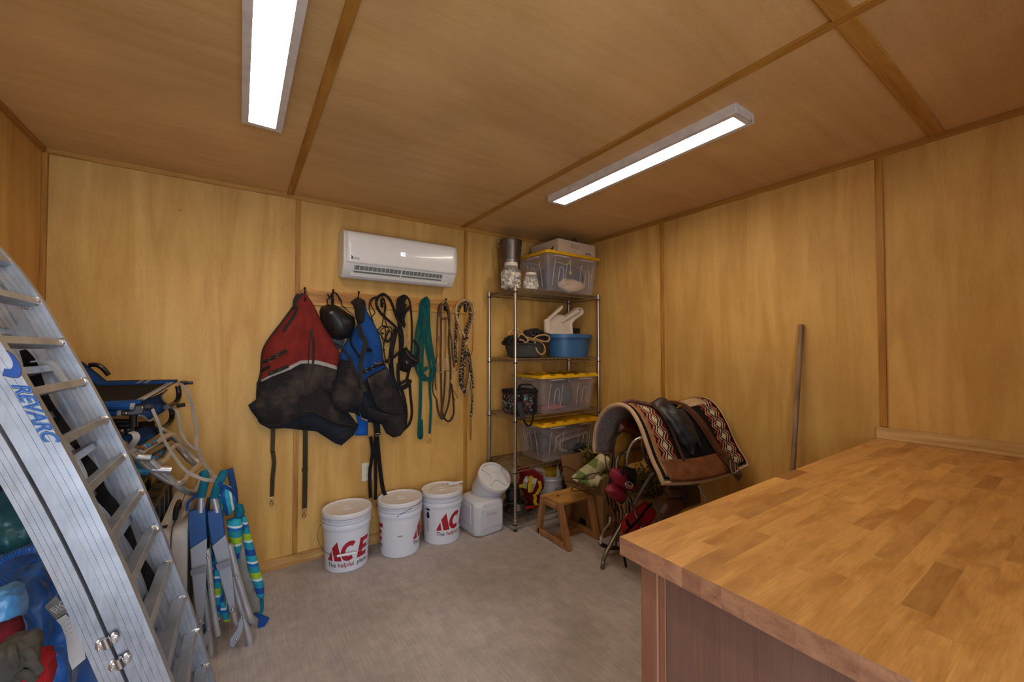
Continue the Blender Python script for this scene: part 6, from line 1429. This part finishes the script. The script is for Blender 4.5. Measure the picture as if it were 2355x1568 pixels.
build(MB().lathe([(0, .1), (.004, .09), (.03, 0), (0, 0)], (pc_.x+.035, 2.72, zb_+hh_-.015), 10), 'paper_cone', 'card_white', wp)
build(MB().tube(spl([q8(1195, 570, 2.69), q8(1150, 640, 2.68), q8(1080, 710, 2.67), q8(1000, 755, 2.67)]), .0018, 5), 'handle', 'wire_metal', wp)
cz = q8(1065, 1190, 2.56)
tag(build(MB().tube(spl([cz+V((.011*math.cos(t), 0, .035*math.sin(t))) for t in [i*PI/5 for i in range(10)]], 3, True), .0035, 7, closed=True).tube(spl([cz+V((0.008*math.cos(t), .002, .055+.022*math.sin(t))) for t in [i*PI/5 for i in range(10)]], 3, True), .0028, 7, closed=True), 'carabiner', 'steel_bright', None, loc=tuple(cz)), 'steel carabiner and ring hanging from the edge of the lowest shelf', 'carabiner')

# ------------------------------------------------------------------ cardboard box, cloth, cable, greenery
bxr = thing('cardboard_box', 'open brown cardboard box with raised flap between stool and saddle stand', 'box', (2.43, 2.31, 0))
x0_, x1_, y0_, y1_, zt_ = 2.236, 2.62, 2.11, 2.51, .30
for nm, a, b in (('side_panel', (x0_, y0_, 0), (x0_+.005, y1_, zt_)), ('side_panel', (x1_-.005, y0_, 0), (x1_, y1_, zt_)), ('front_panel', (x0_+.005, y0_, 0), (x1_-.005, y0_+.005, zt_)), ('back_panel', (x0_+.005, y1_-.005, 0), (x1_-.005, y1_, zt_)), ('base', (x0_+.005, y0_+.005, 0), (x1_-.005, y1_-.005, .005))):
    build(MB().b2(a, b), nm, 'brown_card', bxr, bevel=.001)
build(MB().prism(flat([PY(a, b, 2.508) for a, b in ((1300, 1113), (1290, 1047), (1325, 1043), (1365, 1032), (1400, 1030), (1400, 1120))]), (0, 2.512, 0), (1, 0, 0), (0, 0, 1), .005), 'flap', 'brown_card', bxr)
build(MB().prism(flat([q9(a, b, 2.13) for a, b in ((1110, 500), (1175, 470), (1170, 700), (1110, 830), (1090, 800))]), (0, 2.13, 0), (1, 0, 0), (0, 0, 1), -.005), 'flap', 'brown_card', bxr)
pq = PX(1340, 1205, x0_-.001)
build(MB().b2((x0_-.0012, pq.y-.035, pq.z-.035), (x0_-.0002, pq.y+.035, pq.z+.045)), 'printed_square', 'ink', bxr)
build(MB().lathe([(0, 0), (.012, 0)], (x0_-.0016, pq.y+.0, pq.z-.01), 14, Matrix.Rotation(PI/2, 3, 'Y')), 'printed_dot', 'card_white', bxr)
for k in range(6): build(MB().b2((2.275, y0_-.0012, .05+k*.02), (2.30, y0_-.0002, .062+k*.02)), 'printed_bar', 'ink', bxr)
def checks():
    m, n, l, b = nt('checks'); v = coords(n, l, (1, 1, 1), (0, .7, 0)); sp = n.new('ShaderNodeSeparateXYZ'); l.new(v, sp.inputs[0]); o = []
    for ax, per in ((0, .17), (2, .15)):
        a = n.new('ShaderNodeMath'); a.operation = 'MULTIPLY_ADD'; l.new(sp.outputs[ax], a.inputs[0]); a.inputs[1].default_value = 1/per; a.inputs[2].default_value = 20.1
        f = n.new('ShaderNodeMath'); f.operation = 'FRACT'; l.new(a.outputs[0], f.inputs[0]); g = n.new('ShaderNodeMath'); g.operation = 'GREATER_THAN'; l.new(f.outputs[0], g.inputs[0]); g.inputs[1].default_value = .5; o.append(g.outputs[0])
    s = n.new('ShaderNodeMath'); s.operation = 'ADD'; l.new(o[0], s.inputs[0]); l.new(o[1], s.inputs[1]); h = n.new('ShaderNodeMath'); h.operation = 'MULTIPLY'; l.new(s.outputs[0], h.inputs[0]); h.inputs[1].default_value = .5
    r = n.new('ShaderNodeValToRGB'); r.color_ramp.interpolation = 'CONSTANT'; e = r.color_ramp.elements; e.new(.5)
    for k, (p, c) in enumerate(((0, 'cbbd9c'), (.3, 'a59f77'), (.8, '65703f'))): e[k].position = p; e[k].color = srgb(c)
    l.new(h.outputs[0], r.inputs[0]); l.new(r.outputs[0], b.inputs['Base Color']); b.inputs['Roughness'].default_value = .9
    bump(n, l, b, noisen(n, l, v, 16, 3, .5, .8), .4, .006); MATS['checks'] = m
checks(); cloth('cloth_under', '4f6248', wrinkle=.2)
ck = thing('checked_cloth', 'green and cream checked cloth folded over the cardboard box', 'cloth', tuple(q9(900, 560, 2.2)))
build(relief(flat([q9(a, b, 2.22) for a, b in ((580, 510), (700, 400), (900, 250), (1080, 100), (1190, 160), (1200, 420), (1060, 440), (930, 520), (860, 560), (720, 545), (610, 545))]), (0, 2.22, 0), (1, 0, 0), (0, 0, 1), lambda a, b, d: .05*(1-math.exp(-d/.015))+.008*math.sin(a*70+b*40), .012, .02), 'top_fold', 'checks', ck, ang=70)
build(relief(flat([q9(a, b, 2.18) for a, b in ((600, 545), (730, 545), (860, 560), (1000, 470), (1150, 450), (1110, 530), (1000, 600), (985, 680), (950, 692), (800, 650), (660, 600))]), (0, 2.18, 0), (1, 0, 0), (0, 0, 1), lambda a, b, d: .035*(1-math.exp(-d/.01))+.006*math.sin(a*110-b*60), .012, .02), 'lower_fold', 'checks', ck, ang=70)
plain('brown_cable', '3a2418', .5)
tag(build(MB().tube(spl([q9(a, b, y) for a, b, y in ((680, 450, 2.42), (560, 360, 2.40), (450, 320, 2.38), (370, 350, 2.36), (360, 420, 2.35), (400, 520, 2.34), (470, 575, 2.34), (590, 582, 2.34), (640, 600, 2.3))]), .0035, 7).tube(spl([q9(a, b, y) for a, b, y in ((1040, 425, 2.15), (900, 445, 2.14), (780, 490, 2.13), (700, 560, 2.13), (655, 640, 2.15), (580, 680, 2.25), (552, 715, 2.28), (600, 738, 2.28), (740, 735, 2.25), (860, 720, 2.15), (960, 700, 2.12))]), .0035, 7), 'brown_cable', 'brown_cable', None, loc=tuple(q9(650, 620, 2.2))), 'brown cable looping over the checked cloth and the stool', 'cable')
plain('leaf_green', '4a5c26', .6, var=.35, vs=40); plain('leaf_olive', '7d6a1e', .6, var=.35, vs=40); plain('berry_red', '8f2a1e', .4)
def plant(label, c, sc_, n_, seed, mats):
    rr = random.Random(seed); r = thing('artificial_greenery', label, 'plant', tuple(c), 0, 'artificial greenery')
    for mi, mt in enumerate(mats):
        m = MB()
        for k in range(n_):
            p = V(c)+V((rr.gauss(0, .5)*sc_[0], rr.gauss(0, .5)*sc_[1], abs(rr.gauss(0, .55))*sc_[2]+(.0 if mi == 0 else -.03)))
            d = V((rr.uniform(-1, 1), rr.uniform(-1, 1), rr.uniform(-.3, 1))).normalized(); w_ = d.cross(V((rr.random(), rr.random(), rr.random()))).normalized()
            L = rr.uniform(.025, .055); m.add([p, p+d*L*.5+w_*L*.16, p+d*L+w_.cross(d)*L*.1, p+d*L*.5-w_*L*.16], [(0, 1, 2, 3)])
        build(m, 'leaf', mt, r, smooth=False, stuff=True)
    for k in range(max(4, n_//40)):
        build(MB().ball(V(c)+V((rr.gauss(0, .5)*sc_[0], rr.gauss(0, .5)*sc_[1]-.03, abs(rr.gauss(0, .5))*sc_[2])), .006, 7, 5), 'berry', 'berry_red', r)
    return r
plant('green artificial sprays standing behind the checked cloth', q9(960, 180, 2.42), (.11, .05, .09), 260, 3, ['leaf_green', 'leaf_olive'])
bx2 = thing('cardboard_box', 'cardboard box with pale side behind the saddle stand, greenery on top', 'box', (2.49, 1.92, 0))
build(MB().b2((2.33, 1.80, 0), (2.68, 2.07, .34)), 'body', 'brown_card', bx2, bevel=.003)
build(MB().b2((2.345, 1.797, .02), (2.50, 1.7995, .33)), 'pale_panel', 'cream_panel', bx2, bevel=.001)
plant('green and yellow artificial garland lying on the box behind the saddle stand', (2.50, 1.92, .36), (.16, .11, .14), 420, 6, ['leaf_green', 'leaf_olive', 'leaf_olive'])

# ------------------------------------------------------------------ saddle stand
plain('stand_tube', '8b8378', .35, .9, .08); plain('stand_chrome', 'c3c8cf', .15, 1.0)
foot = PZ(1385, 1305, .014)
sd = thing('saddle_stand', 'folding tubular metal saddle stand beside the workbench', 'stand', (2.2, 1.65, 0))
P1 = [foot, q7(255, 1430, 1.83), q7(300, 1320, 1.83), q7(370, 1190, 1.82), q7(440, 1070, 1.81), q7(445, 1040, 1.81)]
build(MB().tube(spl([foot, q7(240, 1470, 1.835), q7(262, 1400, 1.83), q7(330, 1270, 1.83), q7(440, 1072, 1.81)]), .0135, 12), 'leg', 'stand_tube', sd)
build(MB().tube([q7(445, 1070, 1.81), q7(442, 960, 1.805), q7(437, 870, 1.80)], .0155, 14), 'sleeve', 'stand_tube', sd, bevel=.001)
build(MB().ball(q7(437, 1008, 1.788), .005, 10, 6), 'rivet', 'steel_bright', sd)
build(MB().tube(spl([q7(437, 900, 1.80), q7(432, 780, 1.79), q7(428, 650, 1.78), q7(445, 560, 1.76), q7(490, 480, 1.73), q7(570, 440, 1.68), q7(640, 440, 1.6), q7(700, 480, 1.5), q7(730, 600, 1.45), q7(750, 760, 1.42)]), .0128, 12), 'arch_tube', 'stand_chrome', sd)
build(MB().tube([q7(458, 940, 1.79), q7(500, 1050, 1.72), q7(560, 1205, 1.62), q7(600, 1310, 1.55)], .0095, 10), 'brace', 'stand_chrome', sd)
build(MB().tube(spl([q7(490, 1000, 1.75), q7(530, 920, 1.72), q7(600, 800, 1.66), q7(640, 745, 1.62), q7(720, 690, 1.55)]), .0125, 12), 'leg', 'stand_tube', sd)
build(MB().tube(spl([q7(350, 700, 1.775), q7(352, 640, 1.775), q7(375, 590, 1.775), q7(430, 565, 1.775), q7(560, 548, 1.775)]), .011, 10), 'arch_tube', 'stand_tube', sd)
build(MB().tube([q7(1005, 800, 1.36), q7(1060, 745, 1.36)], .0095, 10), 'brace', 'stand_tube', sd); build(MB().tube([q7(1020, 830, 1.36), q7(1100, 985, 1.34), q7(1160, 1100, 1.32)], .0095, 10), 'brace', 'stand_chrome', sd)
build(MB().tube([V((2.15, 1.64, .70)), V((2.62, 1.60, .72))], .013, 10), 'top_tube', 'stand_tube', sd)

# ------------------------------------------------------------------ saddle and its pad
AX = V((.990, -.125, 0)).normalized(); BW = V((-.125, -.992, 0)).normalized(); F0 = V((1.93, 1.665, 0)); rotp = math.atan2(AX.y, AX.x)
PRF = [(-.262, .70), (-.262, .76), (-.252, .83), (-.222, .905), (-.165, .975), (-.09, 1.02), (0, 1.038), (.07, 1.02), (.125, .97), (.168, .905), (.205, .83), (.243, .76), (.285, .705), (.31, .66)]
prf = [V((p[0], p[1], 0)) for p in PRF]; prf = spl(prf, 5)
pl_ = [0]
for i in range(1, len(prf)): pl_.append(pl_[-1]+(prf[i]-prf[i-1]).length)
PT = pl_[-1]
def padpt(u, s, off=0):
    """u along the horse's back 0..0.72, s along the arch 0..1 (1 = near side)"""
    d = max(0, min(1, s))*PT; i = max(k for k in range(len(pl_)-1) if pl_[k] <= d+1e-9); t = (d-pl_[i])/(pl_[i+1]-pl_[i])
    a = prf[i].lerp(prf[i+1], t); tg = (prf[i+1]-prf[i]).normalized(); nn = V((-tg.y, tg.x, 0))
    e = (u-.36)/.36; dip = .022*math.cos(e*PI/2)*1 ; w_ = a.x+nn.x*off; z_ = a.y+nn.y*off-dip+.012*e*e
    cut = 0
    return F0+AX*u+BW*w_+V((0, 0, z_))
def padpatch(u0, u1, s0, s1, off, name, mat, par, th=.004, nu=14, ns=40, uvs=None, shape=None):
    rows = []; uv = []
    for i in range(ns+1):
        s = s0+(s1-s0)*i/ns; row = []
        for j in range(nu+1):
            u = u0+(u1-u0)*j/nu
            if shape: u = shape(u, s)
            row.append(padpt(u, s, off)); uv.append((u, s*PT))
        rows.append(row)
    mb = MB().grid(rows); o_ = build(mb, name, mat, par, ang=70)
    if uvs:
        me = o_.data; L = me.uv_layers.new(name='UVMap')
        # grid vertices keep their order (no doubles on a patch)
        for lp in me.loops: L.data[lp.index].uv = uv[lp.vertex_index]
    if th:
        k = o_.modifiers.new('solid', 'SOLIDIFY'); k.thickness = th; k.offset = 0
    return o_
def weave(name, uc, hw, per):
    m, n, l, b = nt(name); t = n.new('ShaderNodeTexCoord'); sn = n.new('ShaderNodeVectorMath'); sn.operation = 'SNAP'; sn.inputs[1].default_value = (.0045, .006, 1); l.new(t.outputs['UV'], sn.inputs[0])
    sp = n.new('ShaderNodeSeparateXYZ'); l.new(sn.outputs[0], sp.inputs[0])
    def mt(op, a, bb=None, c=None):
        x = n.new('ShaderNodeMath'); x.operation = op
        for k, v_ in enumerate((a, bb, c)):
            if v_ is None: continue
            if hasattr(v_, 'links'): l.new(v_, x.inputs[k])
            else: x.inputs[k].default_value = v_
        return x.outputs[0]
    a = mt('DIVIDE', mt('ABSOLUTE', mt('SUBTRACT', sp.outputs[0], uc)), hw)
    z = mt('DIVIDE', mt('PINGPONG', sp.outputs[1], per/2), per/2)
    s = mt('DIVIDE', mt('ADD', a, mt('MULTIPLY', z, .55)), 1.6)
    r = n.new('ShaderNodeValToRGB'); r.color_ramp.interpolation = 'CONSTANT'; e = r.color_ramp.elements
    cols = [(0, 'c3ab8a'), (.25, '14110f'), (.36, 'c3ab8a'), (.45, '14110f'), (.56, '9a3226'), (.63, 'b98b6a'), (.69, '7d2a20'), (.76, '14110f'), (.9, '8f3024')]
    while len(e) < len(cols): e.new(.5)
    for k, (p, c) in enumerate(cols): e[k].position = p; e[k].color = srgb(c)
    l.new(s, r.inputs[0]); l.new(r.outputs[0], b.inputs['Base Color']); b.inputs['Roughness'].default_value = .95; b.inputs['Specular IOR Level'].default_value = .1
    w_ = n.new('ShaderNodeTexWave'); w_.inputs['Scale'].default_value = 150; l.new(t.outputs['UV'], w_.inputs[0]); bump(n, l, b, w_.outputs['Fac'], .4, .002); MATS[name] = m
weave('weave_front', .125, .058, .078); weave('weave_rear', .635, .058, .078)
plain('felt', '7a6b66', .95, var=.25, vs=60, bmp=.4, bs=400, spec=.1); plain('felt_edge', 'b0916f', .9, var=.15, bmp=.3); plain('wear_leather', '6b3f22', .55, var=.45, vs=14, bmp=.1); plain('fleece_black', '191715', .95, var=.4, vs=120, bmp=.8, bs=250, spec=.1); plain('tan_trim', '8a6138', .8, var=.3); plain('cinch_leather', '43261a', .5, var=.25, bmp=.1); plain('nylon_bag', '1b191c', .5, var=.2, bmp=.8, bs=22)
pd = thing('saddle_pad', 'woven saddle pad with black, cream and red zigzag bands over the saddle stand', 'saddle pad', tuple(F0+AX*.36+V((0, 0, .9))), rotp)
padpatch(0, .72, 0, 1, 0, 'felt_lining', 'felt', pd, .018, 30, 60)
padpatch(0.005, .715, .02, .98, .012, 'top_cloth', 'fleece_black', pd, .004, 30, 60)
padpatch(.065, .185, .06, .955, .017, 'woven_band', 'weave_front', pd, .003, 10, 60, uvs=True)
padpatch(.575, .695, .02, .97, .017, 'woven_band', 'weave_rear', pd, .003, 10, 60, uvs=True)
padpatch(.03, .068, .05, .97, .016, 'tan_trim', 'tan_trim', pd, .003, 4, 60)
padpatch(.43, .66, .45, .56, .018, 'ridge_patch', 'felt_edge', pd, .003, 8, 12)
padpatch(.05, .60, .87, .995, .019, 'wear_leather', 'wear_leather', pd, .004, 20, 8)
padpatch(.06, .60, .005, .10, .019, 'wear_leather', 'wear_leather', pd, .004, 20, 8)
def edge(pts, r_, mat, name='edge_binding'): return build(MB().tube(pts, r_, 8), name, mat, pd)
loop = [padpt(0, s/60, .004) for s in range(61)]+[padpt(u/20*.72, 1, .004) for u in range(1, 20)]+[padpt(.72, 1-s/60, .004) for s in range(61)]+[padpt(.72-u/20*.72, 0, .004) for u in range(1, 20)]
build(MB().tube(loop, .0125, 8, closed=True), 'edge_binding', 'felt_edge', pd)
# straps, cinch and bag over the pad
def padstrap(pts, wd, mat, name, par, off=.024, th=.005):
    P_ = []; 
    for i in range(len(pts)-1):
        for k in range(8): t = k/8; P_.append(padpt(pts[i][0]*(1-t)+pts[i+1][0]*t, pts[i][1]*(1-t)+pts[i+1][1]*t, off))
    P_.append(padpt(*pts[-1], off)); return build(MB().ribbon(P_, wd, th, AX), name, mat, par)
cn = thing('cinch_strap', 'wide brown leather cinch strap with steel buckle lying over the saddle pad', 'strap', tuple(padpt(.5, .6, .03)))
padstrap([(.36, .40), (.42, .50), (.46, .60), (.50, .75), (.55, .93), (.58, 1.0)], .062, 'cinch_leather', 'strap', cn, .030, .006)
padstrap([(.40, .44), (.45, .55), (.49, .70), (.54, .9)], .034, 'leather_brown', 'strap_overlay', cn, .036, .005)
e0 = padpt(.575, .99, .03); e1 = q7(1320, 770, e0.y-.03)
build(MB().ribbon(spl([padpt(.56, .93, .032), e0, (e0+e1)/2+V((0, -.01, 0)), e1]), .058, .008, AX), 'strap_end', 'leather_dark', cn, bevel=.002)
bk = q7(1312, 680, e0.y-.045)
build(MB().tube([bk+AX*a+V((0, 0, b)) for a, b in ((-.034, .035), (-.030, -.012), (-.012, -.042), (.012, -.042), (.034, -.03), (.03, .035))], .0038, 8), 'buckle', 'steel_bright', cn)
build(MB().tube([bk+AX*.0+V((0, -.004, .045)), bk+AX*.004+V((0, -.006, -.04))], .003, 8), 'buckle_tongue', 'steel_bright', cn)
for a, u_, s_ in ((0, .38, .565), (1, .405, .555)):
    c_ = padpt(u_, s_, .034); build(MB().tube([c_+AX*.018*math.cos(t)+BW*.013*math.sin(t)+V((0, 0, .006*math.sin(t*1))) for t in [i*.52 for i in range(10)]], .0028, 7), 'ring', 'brass', cn)
tk = thing('latigo_strap', 'dark leather strap with small buckle along the front band of the saddle pad', 'strap', tuple(padpt(.22, .6, .03)))
padstrap([(.19, .40), (.205, .55), (.215, .7), (.22, .88)], .022, 'leather_dark', 'strap', tk, .027)
build(MB().tube(spl([padpt(.05, .45, .02), padpt(.09, .47, .035), padpt(.14, .50, .03), padpt(.19, .53, .03)]), [.011]*19, 10), 'rolled_end', 'leather_brown', tk)
c_ = padpt(.165, .50, .04); build(MB().tube([c_+AX*.014*math.cos(t)+BW*.012*math.sin(t) for t in [i*.785 for i in range(8)]], .0025, 7, closed=True), 'buckle', 'steel_bright', tk)
ny = thing('nylon_pouch', 'crumpled black nylon pouch lying on the middle of the saddle pad', 'pouch', tuple(padpt(.3, .7, .03)))
rows = []
for i in range(17):
    row = []; s = .53+.33*i/16; wd = .075*math.sin(PI*min(1, .18+.9*i/16))**.6+.01
    for j in range(15):
        t = j/14*2-1; u = .275+.05*(i/16)+t*wd; off = .02+(.055*(1-t*t)**.5)*math.sin(PI*min(1, .12+.88*i/16))+.028*noise.noise(V((u*26, s*14, 5)))+.010*noise.noise(V((u*60, s*34, 9)))
        row.append(padpt(u, s, off))
    rows.append(row)
build(MB().grid(rows), 'body', 'nylon_bag', ny, solid=.004, ang=80)
rows = [[padpt(.21+.15*j/10, .49+.07*i/6, .028+.05*math.sin(PI*i/6)*math.sin(PI*j/10)+.01*noise.noise(V((i, j, 2)))) for j in range(11)] for i in range(7)]
build(MB().grid(rows), 'flap', 'leather_dark', ny, solid=.005, ang=80)
rows = [[padpt(.355+.055*j/6*(1-i/14)+.03*i/12, .58+.25*i/12, .032+.012*math.sin(PI*j/6)) for j in range(7)] for i in range(13)]
build(MB().grid(rows), 'side_fold', 'dark_strap', ny, solid=.003, ang=80)
# saddle under the pad
plain('suede', '9c6a16', .9, var=.25, vs=14, bmp=.3); plain('saddle_red', '5c2412', .35, var=.3, coat=.2)
sa_ = thing('saddle', 'brown leather riding saddle with suede underside beneath the woven pad', 'saddle', (2.25, 1.65, .7))
def rel7(pts, y, B, mat, name, par, back=.01, e=.015, amp=0):
    return build(relief(flat([q7(a, b, y) for a, b in pts]), (0, y, 0), (1, 0, 0), (0, 0, 1), lambda a, b, d: B*(1-math.exp(-d/e))+amp*noise.noise(V((a*25, b*25, y))), .014, back), name, mat, par, ang=60)
build(MB().ball((2.33, 1.63, .87), 1, 24, 14, None, (.22, .12, .09), .1, 3), 'seat', 'saddle_red', sa_)
rel7([(370, 400), (385, 330), (430, 300), (500, 310), (560, 370), (590, 440), (520, 440), (430, 405)], 1.77, .03, 'saddle_red', 'cantle', sa_)
rel7([(332, 690), (330, 600), (335, 500), (352, 440), (392, 402), (440, 410), (520, 430), (590, 455), (575, 560), (560, 640), (470, 660), (390, 700)], 1.80, .012, 'suede', 'suede_lining', sa_)
build(MB().tube(spl([q7(a, b, 1.785) for a, b in ((330, 690), (325, 560), (345, 450), (390, 400), (440, 405), (520, 428), (585, 452))]), .006, 7), 'edge_roll', 'leather_dark', sa_)
rel7([(560, 560), (570, 470), (588, 450), (600, 560), (640, 660), (700, 740), (780, 800), (720, 790), (640, 720), (590, 640)], 1.52, .02, 'leather_dark', 'stirrup_fender', sa_)
rel7([(558, 520), (565, 455), (586, 445), (592, 500), (580, 560)], 1.60, .02, 'suede', 'suede_lining', sa_)
rel7([(245, 560), (250, 510), (300, 460), (335, 450), (335, 560), (300, 560), (290, 600), (262, 590)], 1.93, .03, 'leather_dark', 'stirrup_fender', sa_)
rel7([(785, 765), (880, 760), (880, 880), (780, 880)], 1.42, .02, 'cinch_leather', 'stirrup_leather', sa_, .02); rel7([(890, 762), (1010, 750), (1040, 985), (985, 1010), (885, 1040)], 1.42, .02, 'leather_dark', 'stirrup_leather', sa_, .02)
rel7([(772, 870), (880, 870), (875, 940), (800, 945)], 1.40, .02, 'cinch_leather', 'stirrup_keeper', sa_, .02); rel7([(800, 940), (760, 990), (728, 1070), (738, 1105), (830, 1080), (900, 1030), (870, 940)], 1.42, .03, 'cinch_leather', 'stirrup_hood', sa_, .02)
build(MB().ball(q7(230, 270, 1.95), .02, 12, 8, sc=(1.2, 1, .6)), 'horn_cap', 'leather_dark', sa_)
c_ = q7(610, 590, 1.5); build(MB().tube([c_+V((.014*math.cos(t), 0, .022*math.sin(t))) for t in [i*.785 for i in range(8)]], .003, 7, closed=True), 'ring', 'nickel', sa_)
# headstall and stirrup hanging at the left
hs = thing('western_bridle', 'dark leather bridle bundle with buckles hanging at the left end of the saddle stand', 'bridle', tuple(q7(300, 900, 1.88)))
for pts, wd, mt in (([(250, 560), (262, 660), (285, 760), (275, 860)], .008, 'leather_dark'), ([(320, 550), (315, 640), (300, 760), (290, 850), (270, 930), (290, 1000)], .022, 'leather_dark'), ([(335, 560), (330, 700), (310, 830), (330, 960), (350, 1050)], .016, 'leather_dark'), ([(300, 900), (310, 1000), (345, 1090), (330, 1200), (300, 1310)], .020, 'cinch_leather'), ([(350, 1000), (370, 1080), (350, 1200), (345, 1340)], .022, 'leather_dark'), ([(385, 1010), (400, 1080), (370, 1180), (360, 1300)], .016, 'cinch_leather'), ([(320, 1130), (350, 1150), (380, 1180)], .014, 'leather_tan'), ([(265, 920), (262, 870), (290, 860)], .018, 'leather_dark')):
    P_ = spl([q7(a, b, 1.86) for a, b in pts]); build(MB().ribbon(P_, wd*1.3, .004, (1, .5, 0)), 'strap', mt, hs)
for a, b in ((300, 600), (302, 640), (296, 690)): c_ = q7(a, b, 1.84); build(MB().tube([c_+V((.008*math.cos(t), 0, .016*math.sin(t))) for t in [i*.785 for i in range(8)]], .0025, 6, closed=True), 'ring', 'nickel', hs)
for a in (330, 348): build(MB().tube([q7(a+4, 985, 1.84), q7(a-6, 1030, 1.84)], .0025, 6), 'bit_rod', 'steel_bright', hs)
c_ = q7(314, 1122, 1.83); build(MB().tube([c_+V((a*.016, 0, b*.014)) for a, b in ((-1, -.7), (.7, -1), (1, .7), (-.7, 1))], .0025, 6, closed=True), 'buckle', 'brass', hs)
stp = thing('stirrup', 'hanging stirrup with metal bow and dark leather tread above the floor', 'stirrup', tuple(q7(290, 1330, 1.88)))
build(MB().ribbon(spl([q7(a, b, 1.87) for a, b in ((295, 1100), (290, 1150), (250, 1200), (225, 1260), (215, 1320))]), .016, .004, (0, 1, 0)), 'bow', 'steel_bright', stp)
rel7([(212, 1320), (235, 1310), (300, 1340), (375, 1345), (375, 1372), (300, 1372), (235, 1350)], 1.90, .03, 'leather_dark', 'tread', stp, .02)
tag(build(MB().ribbon([q7(410, 1390, 1.70), q7(415, 1450, 1.70), q7(430, 1512, 1.70)], .016, .003, (1, 0, 0)), 'hanging_strap', 'black_strap', None, loc=tuple(q7(415, 1450, 1.70))), 'short black strap end hanging behind the corner of the worktop', 'strap')
# bell boots
plain('boot_red', '8a1330', .6, var=.12, bmp=.2)
bb1 = thing('bell_boot', 'red hoof boot with oval logo strapped on the stand, upper one', 'hoof boot', tuple(q7(410, 790, 1.76)), group='red hoof boots')
rel7([(315, 770), (316, 720), (345, 692), (398, 690), (412, 740), (440, 790), (515, 828), (495, 885), (470, 892), (400, 862), (345, 835)], 1.775, .055, 'boot_red', 'shell', bb1, .02, .02)
build(MB().tube(spl([q7(a, b, 1.735) for a, b in ((398, 695), (395, 740), (425, 790), (470, 822), (512, 825))]), .008, 8), 'collar', 'black_rubber', bb1)
rel7([(400, 692), (440, 690), (500, 705), (516, 755), (512, 822), (455, 800), (412, 750)], 1.765, .015, 'black_rubber', 'opening', bb1)
lo = q7(452, 838, 1.712)
for t_, r_ in ((1.0, .0022),):
    build(MB().tube([lo+V((.037*math.cos(t)*.93+.006*math.sin(t), -.0, .0175*math.sin(t)-.013*math.cos(t))) for t in [i*PI/12 for i in range(24)]], r_, 6, closed=True), 'logo_ring', 'label_white', bb1)
for a0, b0, a1, b1_ in ((415, 822, 445, 838), (440, 825, 450, 850), (455, 845, 480, 850), (465, 835, 485, 842), (425, 832, 460, 852)):
    build(MB().tube([q7(a0, b0, 1.712), q7(a1, b1_, 1.712)], .0018, 5), 'logo_mark', 'label_white', bb1)
bb2_ = thing('bell_boot', 'red hoof boot hanging below the one with the oval logo', 'hoof boot', tuple(q7(350, 900, 1.79)), group='red hoof boots')
rel7([(273, 885), (295, 845), (340, 820), (380, 850), (430, 880), (425, 935), (392, 985), (368, 982), (300, 930)], 1.80, .05, 'boot_red', 'shell', bb2_, .02, .02)
build(MB().tube(spl([q7(a, b, 1.765) for a, b in ((430, 885), (425, 940), (395, 985), (375, 985))]), .007, 8), 'collar', 'black_rubber', bb2_)
# red bag behind the stand
rbg = thing('red_bag', 'small red bag with black zip band lying behind the saddle stand', 'bag', tuple(q7(540, 1110, 1.72)))
rel7([(410, 1190), (425, 1140), (480, 1080), (560, 1015), (610, 985), (650, 1020), (657, 1060), (640, 1110), (590, 1170), (560, 1200), (430, 1250)], 1.72, .06, 'red_cloth', 'body', rbg, .03, .025)
build(MB().ribbon(spl([q7(a, b, 1.655) for a, b in ((640, 990), (590, 1040), (540, 1110), (470, 1180), (420, 1230))]), .016, .008, (1, 0, .6)), 'zip_band', 'black_strap', rbg)
build(MB().ribbon(spl([q7(a, b, 1.655) for a, b in ((430, 1120), (445, 1160), (470, 1190))]), .02, .008, (1, 0, .6)), 'zip_band', 'black_strap', rbg)
build(MB().ball((2.12, 1.84, .30), 1, 16, 12, None, (.06, .05, .10), .3, 7), 'gear_wrap', 'black_strap', rbg) if False else None
